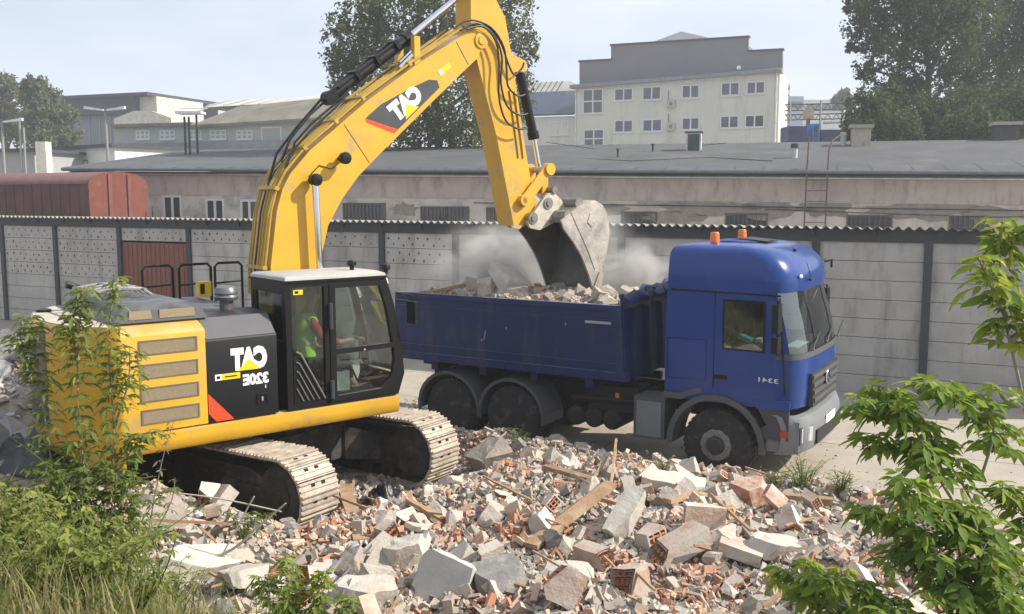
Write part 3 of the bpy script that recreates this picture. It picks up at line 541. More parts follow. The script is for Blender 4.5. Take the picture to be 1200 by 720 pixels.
for s in (-.8, -.25, .3, .85): b.prism([(x1 + .05, zb), (x1 + .13, zb), (x1 + .06, zt - .05), (x1 + .0, zt - .05)], s, s + .07)
for x in (-5.2, -4.2, -3.2, -2.2): b.box((x, -1.1, 1.12), (x + .14, 1.1, zb + .02))
for s in (-.45, .37): b.box((x0, s, 1.07), (x1, s + .08, 1.2))
bed = b.build('tipper_bed', TRK, bevel=.01)
T_().m(mat('pale_metal', (.35, .36, .38), .5, metal=.3)).box((-2.12, 1.262, 2.175), (-1.68, 1.275, 2.215)).build('side_reflector', bed, bevel=.004)
for x, z, h in ((-4.02, 1.75, .16), (-4.08, 1.72, .05), (-3.6, 1.95, .05), (-2.5, 2.1, .05)): T_().m(mat('pale_scrape', (.22, .22, .26), .8)).box((x, 1.2215, z), (x + .022, 1.223, z + h), Matrix.Rotation(R(12), 3, 'Y')).build('scratch', bed, smooth=0)
t = T_().m(mat('blue_tarpaulin', (.01, .018, .075), .5, var=.4, vs=8, bump=.7, bs=9))
path = [(-1.46 + .05 * math.sin(k * 1.9), 1.25 - k * .156, 2.52 + .05 * math.sin(k * 2.3) + .006 * k) for k in range(17)]
t.tube(path, [.07 + .055 * abs(math.sin(k * 1.27 + .5)) for k in range(17)], 9); t.tube([(x - .05, s, z + .09) for x, s, z in path[::2]], .05, 7); t.build('tarpaulin', TRK)
# --- cab
levels = [(1.14, 1.20, 1.225, -.80), (1.30, 1.225, 1.25, -.80), (1.60, 1.25, 1.25, -.80), (1.90, 1.237, 1.25, -.80), (1.955, 1.23, 1.25, -.80), (2.35, 1.15, 1.25, -.80), (2.645, 1.067, 1.245, -.79), (2.78, 1.035, 1.24, -.785), (2.92, 1.06, 1.24, -.78), (3.06, 1.03, 1.235, -.775), (3.2, .95, 1.225, -.77), (3.30, .85, 1.205, -.765), (3.365, .74, 1.165, -.745), (3.41, .60, 1.09, -.70), (3.44, .42, .95, -.6), (3.452, .2, .7, -.45)]
cols = [-.80, -.45, -.03, .1, .4, .66, .86]
def caploop(z, xf, wd, xr):
    k = xf - 1.25; side_ = [(xr if i == 0 else (x if z < 3 else xr + (x + .8) * (xf - xr) / 2.05) + (k * .9 if x > .8 and z < 3 else 0), wd * (.985 if i == 0 else 1)) for i, x in enumerate(cols)]
    fr = [(xf - .20, wd * .965), (xf - .09, wd * .88), (xf - .03, wd * .64), (xf, wd * .3)]
    half = side_ + fr
    return [(x, s, z) for x, s in half] + [(xf, 0, z)] + [(x, -s, z) for x, s in half[::-1]]
LP = [caploop(*l) for l in levels]
b = T_().m(BLU); V = [[b.v(p) for p in l] for l in LP]; n = len(LP[0]); NC = len(cols)
winf = []
BPL = mat('blue_pillar_black', (.02, .022, .03), .3)
for i in range(len(V) - 1):
    for j in range(n):
        k = (j + 1) % n
        jj = j if j < NC + 4 else n - 2 - j
        sidewin = (3 <= jj <= 4) and 4 <= i <= 5
        windscreen = (NC <= jj <= NC + 4) and 3 <= i <= 6
        if sidewin or windscreen: winf.append((i, j, k)); continue
        f = b.f([V[i][j], V[i][k], V[i + 1][k], V[i + 1][j]])
b.f(V[-1])
cabt = b.build('cab', TRK, smooth=50)
g = T_().m(glass('truck_glass', (.60, .76, .72), .78, .02, .12)); g2 = None
for i, j, k in winf: g.poly([Vector(LP[i][j]) * 1, LP[i][k], LP[i + 1][k], LP[i + 1][j]])
bmesh.ops.remove_doubles(g.bm, verts=g.bm.verts, dist=.001)
g.build('window_glass', cabt, recalc=True)
i_ = T_().m(mat('cab_interior', (.035, .035, .04), .8)); i_.box((-.76, -1.15, 1.2), (1.0, 1.15, 1.3)); i_.box((-.76, -1.15, 1.3), (-.70, 1.15, 3.0)); i_.box((.72, -1.12, 1.3), (1.02, 1.12, 1.93))
for s in (.55, -.75): i_.box((-.35, s - .22, 1.3), (.1, s + .25, 1.85)); i_.box((-.42, s - .22, 1.8), (-.28, s + .25, 2.6), Matrix.Rotation(R(-8), 3, 'Y'))
i_.build('interior', cabt, bevel=.03)
q = T_().m(mat('paper_white', (.75, .76, .74), .7)); q.box((.80, -.1, 1.935), (.98, .6, 1.95)); q.box((.5, .9, 2.05), (.6, 1.1, 2.10)); q.m(mat('cloth_teal', (.08, .4, .45), .8)).box((.25, .95, 2.06), (.45, 1.1, 2.12), Matrix.Rotation(R(20), 3, 'Y')); q.build('papers', cabt, bevel=.01)
T_().m(BLK).lathe((.55, .55, 2.0), (-.75, 0, .66), [(-.012, .2), (0, .215), (.012, .2), (.012, .18), (-.012, .18)], 24).build('steering_wheel', cabt)
# trims on the near and far side
for s in (1, -1):
    o = T_().m(BLK); y = 1.2505 * s; y2 = 1.257 * s
    o.prism([(-.72, 2.785), (.90, 2.76), (.90, 2.735), (-.72, 2.755)], s * 1.236, s * 1.25)
    for pa in ([(-.045, 2.74), (-.045, 1.35)], [(.955, 1.95), (1.0, 1.35)], [(.88, 2.72), (.955, 1.95)]): o.tube([(x, s * (1.245 if z < 2.5 else 1.238), z) for x, z in pa], .012, 5)
    o.ring([(.075, 1.945), (.70, 1.93), (.69, 2.665), (.075, 2.665)], [(.10, 1.965), (.665, 1.955), (.66, 2.64), (.10, 2.64)], s * 1.24, s * 1.254)
    for pa in ([(-.76, 2.05), (-.16, 2.05), (-.16, 1.45), (-.76, 1.45), (-.76, 2.05)],): o.tube([(x, s * 1.249, z) for x, z in pa], .005, 4)
    o.m(PLA); tr_ = [(-.81, 1.14), (-.52, 1.14), (-.42, 1.20), (-.20, 1.28), (.05, 1.30), (.30, 1.24), (.52, 1.08), (.66, .86)]; tu = [(-.81, 1.23), (-.54, 1.23), (-.46, 1.27), (-.22, 1.36), (.06, 1.38), (.36, 1.31), (.60, 1.13), (.74, .90)]
    for k in range(3): o.prism([tr_[k], tr_[k + 1], tu[k + 1], tu[k]], s * 1.225, s * 1.26)
    o.build('side_trim', cabt)
    st_ = T_().m(mat('step_dark', (.045, .047, .055), .5)); st_.prism([(.66, .84), (.75, .90), (.62, 1.12), (1.06, 1.12), (1.06, .70), (.70, .70)], s * 1.19, s * 1.245); st_.m(BLU).prism([(.60, 1.125), (1.06, 1.125), (1.07, 1.27), (.50, 1.27)], s * 1.20, s * 1.248); st_.build('step_panel', cabt, bevel=.008)
    T_().m(BLK).box((-.04, s * 1.245, 1.50), (.16, s * 1.262, 1.56)).build('door_handle', cabt, bevel=.006)
    m_ = T_().m(BLK); a_ = 1.45 * s
    m_.tube([(.84, s * 1.24, 2.72), (.92, a_, 2.70), (.92, a_, 1.95), (.9, s * 1.25, 1.92)], .016, 6); m_.box((.86, a_ - .10, 2.26), (.95, a_ + .10, 2.66)); m_.box((.86, a_ - .09, 1.98), (.95, a_ + .09, 2.2)); m_.m(CHR)
    m_.box((.855, a_ - .085, 2.28), (.859, a_ + .085, 2.64)); m_.build('mirror', cabt, bevel=.02, seg=2)
    # wheel arch
    m_ = T_().m(PLA); n2 = 14; o_ = []; ii = []
    for k in range(n2 + 1):
        an = R(-5) + R(190) * k / n2; o_.append((.0 + .74 * math.cos(an), .52 + .74 * math.sin(an))); ii.append((.655 * math.cos(an), .52 + .655 * math.sin(an)))
    for k in range(n2): m_.prism([o_[k], o_[k + 1], ii[k + 1], ii[k]], s * 1.19, s * 1.268); m_.prism([(ii[k][0] * 1.02, ii[k][1]), (ii[k + 1][0] * 1.02, ii[k + 1][1]), ii[k + 1], ii[k]], s * .7, s * 1.2)
    m_.build('mudguard', TRK)
T_().m(mat('badge_silver', (.7, .72, .75), .35)).text('3341', [(.62, 1.256, 1.585), (.90, 1.256, 1.575), (.90, 1.256, 1.515), (.62, 1.256, 1.52)], True, .01).build('lettering', cabt, smooth=0)
# front: cowl strip, grille, bumper, lamps
def fr(z, xf, wd, smax, o=0):
    l = [(x + o, s, zz) for x, s, zz in caploop(z, xf, wd, -.8)]
    return [p for p in l if p[0] > xf - .45]
def strip(mb, rows):
    Q = [[mb.v(p) for p in r] for r in rows]
    for a_, b_ in zip(Q, Q[1:]):
        for j in range(len(a_) - 1): mb.f([a_[j], a_[j + 1], b_[j + 1], b_[j]])
o = T_().m(PLA); strip(o, [[(x + .006, s * 1.004, z) for x, s, z in fr(z, xf, 1.25, 0)] for z, xf in ((1.85, 1.24), (1.935, 1.235))]); o.build('cowl_strip', cabt, recalc=False)
gr = T_().m(mat('grille_dark', (.035, .036, .04), .5))
def fx(s): return 1.25 - .035 * (abs(s) / .8) ** 2
gp = [(-.82, 1.62), (.82, 1.62), (.70, 1.12), (-.70, 1.12)]
gr.prism([(s, z) for s, z in gp], 1.19, 1.262, 'x'); gr.m(PLA)
for k in range(4):
    z = 1.56 - k * .115; h = .74 - .04 * k + .06
    gr.box((1.255, -h, z - .03), (1.285, h, z + .03))
gr.m(BLU)
gr.build('grille', cabt, bevel=.006)
em = T_().m(CHR); em.lathe((1.284, 0, 1.46), (1, 0, 0), [(0, .105), (.02, .115), (.03, .105), (.03, .09), (0, .09)], 28)
for k in range(3):
    an = R(90 + 120 * k); em.prism([(.0 + .025 * math.cos(an + 1.57), 1.46 + .025 * math.sin(an + 1.57)), (.1 * math.cos(an), 1.46 + .1 * math.sin(an)), (.025 * math.cos(an - 1.57), 1.46 + .025 * math.sin(an - 1.57))], 1.29, 1.305, 'x')
em.build('star_emblem', cabt)
def bl(z, o, zz=None): return [(x + o, s * (1.0 + .01), z) for x, s, _ in caploop(1.3, 1.25, 1.25, -.8) if x > .70]
bp = T_().m(BMP); prof = [(.50, .0), (.54, .07), (.66, .10), (.86, .10), (.93, .08), (1.04, .03), (1.06, -.04)]
Q = [[bp.v(p) for p in bl(z, o)] for z, o in prof]
for a_, b_ in zip(Q, Q[1:]):
    for j in range(len(a_) - 1): bp.f([a_[j], a_[j + 1], b_[j + 1], b_[j]])
bp.box((.75, -1.2, .52), (1.2, 1.2, .98)); bmp = bp.build('bumper', TRK, recalc=True)
T_().m(CHS).box((1.31, -.75, .60), (1.352, .75, .80)).build('bumper_grille', bmp, bevel=.01)
T_().m(WHT).box((1.353, -.30, .80), (1.362, .26, .92)).build('licence_plate', bmp, bevel=.004)
for s in (1, -1):
    h_ = T_().m(mat('lamp_surround', (.05, .05, .055), .3)); P = lambda x, sv, z: (x - .055, s * sv, z)
    h_.hexa([P(1.24, 1.17, .66), P(1.335, .86, .66), P(1.36, .87, .66), P(1.27, 1.19, .66), P(1.24, 1.17, .90), P(1.335, .84, .90), P(1.36, .85, .90), P(1.27, 1.19, .90)])
    h_.m(mat('lamp_lens', (.5, .51, .5), .08, metal=.3, spec=.8)); h_.hexa([P(1.26, 1.15, .68), P(1.345, .89, .68), P(1.37, .89, .68), P(1.285, 1.16, .68), P(1.26, 1.15, .88), P(1.345, .87, .88), P(1.37, .87, .88), P(1.285, 1.16, .88)])
    h_.build('headlight', bmp, bevel=.008)
    T_().m(mat('indicator_red', (.35, .05, .02), .3)).box((.95, s * 1.262, .76), (1.07, s * 1.272, .85)).build('side_indicator', bmp, bevel=.004)
w_ = T_().m(BLK)
for s in (.75, -.1, -.85): w_.tube([(1.25, s, 1.95), (1.24, s - .1, 2.02), (1.19, s - .62, 2.13)], .012, 5)
w_.build('wiper', cabt)
for s, x in ((.7, -.26), (-.7, -.28)):
    q = T_().m(BLK); zr = 3.44; q.lathe((x, s, zr - .05), (0, 0, 1), [(0, .075), (.06, .075)], 16); q.m(mat('beacon_orange', (.75, .16, .02), .25, spec=.6)); q.lathe((x, s, zr + .01), (0, 0, 1), [(0, .072), (.13, .066), (.15, .055), (.155, 0)], 18); q.build('beacon', cabt)
q = T_().m(BLK); q.box((.0, -.28, 3.475), (.42, .38, 3.487), Matrix.Rotation(R(5), 3, 'Y')); q.build('roof_hatch', cabt)
q = T_().m(mat('blue_rib', (.02, .06, .30), .3))
for s in (-.55, -.35, .45, .6): q.tube([(-.55, s, 3.425), (-.1, s, 3.462), (.3, s, 3.44)], .018, 6)
q.build('roof_rib', cabt)
q = T_().m(BLK); q.tube([(.86, .25, 3.28), (.98, .2, 3.15), (1.09, .35, 2.95)], .008, 5); q.ball((.80, .22, 3.34), .03, 8); q.ball((1.085, .4, 2.93), .025, 8); q.build('roof_horn', cabt); q = T_().m(BLK).tube([(.95, -1.12, 3.1), (1.02, -1.25, 3.12), (1.02, -1.25, 3.0)], .02, 6); q.build('mirror_arm', cabt)
q = T_().m(mat('lamp_white', (.85, .87, .9), .2)); q.ball((1.045, .78, 3.0), (.03, .05, .03), 8); q.build('marker_lamp', cabt)
bx = T_().m(PLA); bx.box((-1.30, .72, .46), (-.80, 1.22, 1.10)); bx.m(BMP).box((-1.25, 1.22, .50), (-.85, 1.235, 1.04)); bx.build('battery_box', TRK, bevel=.04, seg=2)
for x in (-2.4, -2.08, -1.76):
    q = T_().m(CHS); q.lathe((x, .3, .62), (0, 1, 0), [(0, .1), (.04, .16), (.72, .16), (.78, .1), (.79, 0)], 18); q.build('air_tank', TRK)
T_().m(mat('amber_lens', (.6, .25, .02), .3)).box((-1.72, .96, .95), (-1.66, .98, 1.05)).build('marker_lamp', TRK)
# ------------------------------------------------------------------ rubble load
def trk_w(x, s, z): return TRK_M @ Vector((x, -s, z))
TRK_M = Matrix.Translation((3.61, 14.5, 0)) @ Matrix.Rotation(R(-31), 4, 'Z')
EXC_M = Matrix.Translation((-3.3, 12.8, 0)) @ Matrix.Rotation(R(39.5), 4, 'Z')
# ------------------------------------------------------------------ operator
def skin(name, pts, edges, mt, parent=None, sub=2):
    me = bpy.data.meshes.new(name); me.from_pydata([p[0] for p in pts], edges, []); o = bpy.data.objects.new(name, me); col.objects.link(o)
    md = o.modifiers.new('skin', 'SKIN'); sv = me.skin_vertices[0].data
    for i, p in enumerate(pts): r = p[1]; sv[i].radius = r if isinstance(r, tuple) else (r, r)
    sv[0].use_root = True; md.use_smooth_shade = True
    s2 = o.modifiers.new('sub', 'SUBSURF'); s2.levels = s2.render_levels = sub
    dg = bpy.context.evaluated_depsgraph_get(); m2 = bpy.data.meshes.new_from_object(o.evaluated_get(dg)); o.modifiers.clear(); o.data = m2; bpy.data.meshes.remove(me)
    m2.materials.clear(); m2.materials.append(mt); m2.shade_smooth()
    if parent: o.parent = parent
    return o
def ex(x, s, z): return tuple(EXC_M @ Vector((x, -s, z)))
SKN = mat('skin_tone', (.42, .24, .16), .6, var=.08)
def rel(L): return [((p[0], -p[1], p[2]), r) for p, r in L]
per = empty('person', EXC_M @ Vector((.05, -.85, 2.02)), R(39.5), 'operator in a yellow hi-vis vest and red shirt sitting in the excavator cab', 'person')
C0 = (.05, .85, 2.02)
def pl(x, s, z): return (x - C0[0], s - C0[1], z - C0[2])
body = [(pl(.02, .85, 2.10), (.15, .11)), (pl(.02, .85, 2.32), (.135, .10)), (pl(.06, .85, 2.50), (.15, .11)), (pl(.10, .85, 2.62), (.07, .07)), (pl(.14, .85, 2.70), (.055, .055)), (pl(.17, .85, 2.80), (.085, .09)), (pl(.165, .85, 2.89), (.075, .08)),
        (pl(.06, 1.05, 2.52), .062), (pl(.16, 1.12, 2.30), .05), (pl(.42, 1.13, 2.22), .042), (pl(.62, 1.14, 2.25), .03), (pl(.06, .65, 2.52), .062), (pl(.18, .6, 2.28), .05), (pl(.42, .6, 2.2), .042), (pl(.6, .6, 2.22), .03),
        (pl(.2, .95, 2.08), .085), (pl(.52, .97, 2.1), .065), (pl(.66, .97, 1.66), .05), (pl(.8, .97, 1.57), .04), (pl(.2, .75, 2.08), .085), (pl(.52, .73, 2.1), .065), (pl(.66, .73, 1.66), .05), (pl(.8, .73, 1.57), .04)]
ed = [(0, 1), (1, 2), (2, 3), (3, 4), (4, 5), (5, 6), (2, 7), (7, 8), (8, 9), (9, 10), (2, 11), (11, 12), (12, 13), (13, 14), (0, 15), (15, 16), (16, 17), (17, 18), (0, 19), (19, 20), (20, 21), (21, 22)]
bd = skin('body', rel(body), ed, SKN, per)
RS = mat('red_shirt', (.42, .03, .03), .85, bump=.2, bs=60); TRO = mat('work_trousers', (.03, .035, .06), .9); VST = mat('hivis_vest', (.42, .85, .05), .7, var=.08)
skin('trousers', [(p, tuple(x * 1.12 for x in (r if isinstance(r, tuple) else (r, r)))) for p, r in rel([body[i] for i in (0, 15, 16, 17, 19, 20, 21)])], [(0, 1), (1, 2), (2, 3), (0, 4), (4, 5), (5, 6)], TRO, per)
skin('shirt', [(p, tuple(x * 1.12 for x in (r if isinstance(r, tuple) else (r, r)))) for p, r in rel([body[i] for i in (1, 2, 7, 8, 9, 11, 12, 13)])] , [(0, 1), (1, 2), (2, 3), (3, 4), (1, 5), (5, 6), (6, 7)], RS, per)
v_ = MB(FLIP).m(VST)
v_.loft([[(x - C0[0] + rx * math.cos(t), s0 * math.sin(t), z - C0[2]) for t in [2 * math.pi * k / 16 for k in range(16)]] for x, z, rx, s0 in ((.03, 2.06, .17, .22), (.02, 2.2, .165, .205), (.04, 2.36, .165, .2), (.06, 2.5, .165, .215), (.08, 2.585, .12, .17), (.09, 2.62, .075, .10))], caps=False)
v_.m(mat('reflective_band', (.6, .62, .6), .3)); v_.loft([[(x - C0[0] + rx * math.cos(t), s0 * math.sin(t), z - C0[2]) for t in [2 * math.pi * k / 16 for k in range(16)]] for x, z, rx, s0 in ((.02, 2.22, .17, .21), (.025, 2.27, .17, .21))], caps=False)
v_.build('vest', per)
h_ = MB(FLIP).m(mat('dark_hair', (.02, .016, .012), .8)); h_.ball(pl(.15, .85, 2.875), (.09, .09, .075), 12); h_.build('hair', per)
f_ = MB(FLIP).m(SKN); f_.ball(pl(.262, .85, 2.81), (.022, .014, .02), 8)
for s in (.765, .935): f_.ball(pl(.16, s, 2.81), (.02, .012, .03), 8)
f_.m(BLK)
for s in (.82, .88): f_.ball(pl(.247, s, 2.835), (.008, .012, .007), 6)
f_.m(mat('lip', (.3, .12, .1), .6)).ball(pl(.25, .85, 2.765), (.008, .025, .006), 6); f_.build('face', per)
for sx, base in ((1, pl(.64, 1.14, 2.25)), (-1, pl(.62, .6, 2.22))):
    H = [(base, (.032, .022)), ((base[0] + .06, base[1], base[2] + .005), (.036, .018))]; E2 = [(0, 1)]
    for k, (dy, l) in enumerate(((-.028, .075), (-.009, .085), (.010, .08), (.028, .065))):
        i0 = len(H); x, y, z = base
        H += [((x + .085, y + dy, z + .008), .011), ((x + .085 + l * .5, y + dy, z - .005), .010), ((x + .085 + l * .55, y + dy, z - .045), .009)]; E2 += [(1, i0), (i0, i0 + 1), (i0 + 1, i0 + 2)]
    i0 = len(H); H += [((base[0] + .04, base[1] - .045 * sx, base[2]), .012), ((base[0] + .09, base[1] - .055 * sx, base[2] - .02), .010)]; E2 += [(0, i0), (i0, i0 + 1)]
    skin('hand', rel(H), E2, SKN, per)
# ================================================================== ground and rubble relief
def nzf(x, y, s, o=0): return noise.noise(Vector((x * s + o, y * s - o * .7, o * 1.3)))
def edge_dist(x, y):          # distance in front of the rubble's far edge (a line along the truck)
    A = Vector((-.62, 15.05)); B = Vector((4.88, 11.8)); d = (B - A).normalized(); nrm = Vector((d.y, -d.x)); return (Vector((x, y)) - A).dot(nrm)
def H(x, y):
    e = edge_dist(x, y) + .35 * nzf(x, y, .5, 3)
    h = .50 * sstep(-.2, .9, e) + .20 * sstep(.8, 3.5, e)
    h *= 1 - .9 * sstep(4.6, 5.9, x + .3 * nzf(x, y, .6, 9))
    # the excavator stands on a flattened place
    dx, dy = x + 3.3, y - 12.8
    k = sstep(2.6, 1.7, max(abs(dx * .824 + dy * -.566) / 1.25, abs(-dx * .566 - dy * .824) * 1.1)); h = h * (1 - k) + .13 * k
    h += (.16 * nzf(x, y, .9, 5) + .09 * nzf(x, y, 2.3, 7) + .04 * nzf(x, y, 5.5, 2)) * sstep(0, .6, e) * (1 - .7 * k)
    # heap behind and left of the excavator
    q = ((x + 8.6) / 2.6) ** 2 + ((y - 14.2) / 3.2) ** 2; h += 1.0 * math.exp(-q) * (1 + .3 * nzf(x, y, 1.2, 4))
    return max(h, 0) if y > 6.2 else h
def bank(x, y):               # the grassy bank the picture is taken from
    e = y + .9 * x + .5 * nzf(x, y, .5, 21)   # its foot runs askew
    return 2.5 * sstep(7.0, 1.2, e) + .25 * nzf(x, y, .8, 8) * sstep(7.6, 5.6, e)
GND = mat('yard_ground', (.32, .28, .22), .95, var=.16, vs=.35, bump=.25, bs=6, dirt=(.22, .20, .17), da=.4, ds=.5)
g = MB().m(GND)
xs = [-395, -200, -60, -30, -16, -8, 0, 8, 16, 30, 60, 200, 395]; ys = [-35, 0, 6, 12, 18, 24, 34, 60, 120, 300, 595]
V = [[g.v((x, y, 0)) for x in xs] for y in ys]
for i in range(len(ys) - 1):
    for j in range(len(xs) - 1): g.f([V[i][j], V[i][j + 1], V[i + 1][j + 1], V[i + 1][j]])
tag(g.build('ground', smooth=0), kind='structure')
def relief(name, fn, x0, x1, y0, y1, st, mt, kind, keep):
    nx, ny = int((x1 - x0) / st) + 1, int((y1 - y0) / st) + 1
    Z = [[fn(x0 + i * st, y0 + j * st) for i in range(nx)] for j in range(ny)]
    V = np.array([[x0 + i * st, y0 + j * st, Z[j][i]] for j in range(ny) for i in range(nx)]); FC = []
    for j in range(ny - 1):
        for i in range(nx - 1):
            if max(Z[j][i], Z[j][i + 1], Z[j + 1][i], Z[j + 1][i + 1]) > keep: FC.append((j * nx + i, j * nx + i + 1, (j + 1) * nx + i + 1, (j + 1) * nx + i))
    o = arrmesh(name, V, FC, mt); o.data.shade_smooth(); return tag(o, kind=kind)
RUBG = mat('rubble_dirt', (.33, .28, .23), .95, var=.4, vs=5, bump=.9, bs=22, dirt=(.40, .24, .16), da=.4, ds=3.5)
relief('rubble_ground', lambda x, y: H(x, y) - .02, -13, 8, 5.0, 18, .11, RUBG, 'structure', .0)
SOIL = mat('bank_soil', (.11, .09, .05), .95, var=.5, vs=3, bump=.6, bs=12, dirt=(.09, .10, .03), da=.5, ds=2)
relief('bank_slope', lambda x, y: bank(x, y) - .03, -12, 10, -3, 12, .25, SOIL, 'structure', .0)
# concrete slabs of the yard
sl = MB().m(mat('yard_concrete', (.37, .33, .265), .9, var=.14, vs=1.5, bump=.12, bs=25, dirt=(.30, .26, .21), da=.4, ds=1.2))
Ya = R(-27); YM = Matrix.Translation((5.6, 12.6, 0)) @ Matrix.Rotation(Ya, 4, 'Z')
sl.xf = YM
for i in range(-6, 6):
    for j in range(-1, 3): sl.box((i * 2.4 + .01, j * 2.4 + .01, -.05), (i * 2.4 + 2.39, j * 2.4 + 2.39, .006 + .003 * random.random()))
tag(sl.build('yard_pavement', smooth=0), kind='structure')

# ================================================================== garage row with the concrete panel back wall
FD = Vector((math.cos(R(-26.3)), math.sin(R(-26.3)), 0)); FO = Vector((3, 21.65, 0))
def fence_t(px):
    r = ray(px, 300); t = (r.x * FO.y - r.y * FO.x) / (FD.x * r.y - FD.y * r.x); return t
GA = empty('garage_row', FO, R(-26.3), 'long row of garages with a grey concrete panel wall and a corrugated sheet roof edge', 'garage row')
HW = 3.45
CON = mat('panel_concrete', (.375, .36, .335), .9, var=.2, vs=.9, bump=.25, bs=30, dirt=(.24, .23, .215), da=.5, ds=2.2, streak=.22, rnd=.16)
POST = mat('dark_post', (.05, .052, .055), .8, var=.2)
knots = [-75, 4, 66, 141, 222, 300, 375, 448, 534, 628, 728, 836, 956, 1088, 1236, 1400]
ts = [fence_t(k) for k in knots]
dots = {0: (0, 1, 2, 3), 1: (0, 1, 2, 3), 2: (0, 1, 2, 3), 3: (0,), 4: (0,), 5: (0, 1), 6: (0,), 7: (0, 1)}
DOT = mat('dimple_dark', (.07, .07, .07), .9)
for i, (t0, t1) in enumerate(zip(ts, ts[1:])):
    p = MB().m(CON); nb = 8; bh = (HW - .25) / nb; k0 = 0
    for b in range(nb):
        z1 = HW - .25 - b * bh; z0 = z1 - bh + .012
        if i == 3 and b > 0: break
        p.box((t0 + .05, .02 + .006 * random.random(), z0), (t1 - .05, .12, z1))
    for b in dots.get(i, ()):
        if i == 3 and b > 1: continue
        z1 = HW - .25 - b * bh; nn = max(5, int((t1 - t0) / .36))
        for rr in range(2):
            for c in range(nn):
                x = t0 + .2 + (t1 - t0 - .4) * (c + .5 * (rr % 2)) / nn; z = z1 - .13 - rr * .17 + random.uniform(-.02, .02); x += random.uniform(-.03, .03)
                r = .022 + .014 * random.random(); p.m(DOT).prism([(x - r, z), (x, z - r * 1.3), (x + r, z), (x, z + r * 1.3)], .017, .03); p.m(CON)
    p.build('wall_panel', GA, bevel=.006, smooth=0)
    if i == 3:
        z1 = HW - .25 - bh * 1.0
        d = MB().m(mat('red_door_paint', (.20, .075, .05), .7, var=.2, vs=2, dirt=(.13, .06, .04), da=.4, ds=2)); d.box((t0 + .07, .03, 0), (t1 - .07, .09, z1 - .05))
        nn = 14
        for k in range(nn): x = t0 + .1 + (t1 - t0 - .2) * k / nn; d.box((x, .012, .05), (x + .03, .03, z1 - .1))
        d.build('metal_door', GA, smooth=0)
for i, t in enumerate(ts):
    w_ = .08; MB().m(POST).box((t - w_, -.05, 0), (t + w_, .14, HW - .2)).build('wall_post', GA, bevel=.01)
b = MB().m(POST); b.box((ts[0] - .2, -.02, HW - .25), (ts[-1] + .2, .16, HW + .0))
for k in range(60): x = ts[0] + (ts[-1] - ts[0]) * k / 60; b.box((x, -.10, HW - .12), (x + .07, -.02, HW - .02)) if k % 2 else None
b.build('eave_beam', GA, smooth=0)
MB().m(CON).box((ts[0], 5.4, 0), (ts[-1], 5.6, HW - .6)).build('back_wall', GA, smooth=0)
r = MB().m(mat('corrugated_cement', (.26, .255, .245), .9, var=.3, vs=2, dirt=(.2, .2, .19), da=.5, ds=1.5)); wl = .2; n = int((ts[-1] - ts[0] + .6) / wl * 8)
rows = []
for yy, zz in ((-.20, HW + .055), (5.8, HW - .42)):
    for o in (0, -.012): rows.append([r.v((ts[0] - .3 + k * wl / 8, yy, zz + .035 * math.sin(2 * math.pi * k / 8) + o)) for k in range(n)])
A, A2, B, B2 = rows
for k in range(n - 1): r.f([A[k], A[k + 1], B[k + 1], B[k]]); r.f([A2[k], B2[k], B2[k + 1], A2[k + 1]]); r.f([A[k], A2[k], A2[k + 1], A[k + 1]])
r.build('roof_sheet', GA, recalc=False)
q = MB().m(mat('faded_writing', (.09, .09, .10), .9)); tw = fence_t(1159); zt = at(1180, 397, 17.2).z
q.text('QWZ NOC', [(tw, -.003, zt), (tw + .82, -.003, zt), (tw + .82, -.003, zt - .14), (tw, -.003, zt - .14)], False, .0).build('lettering', GA, smooth=0)
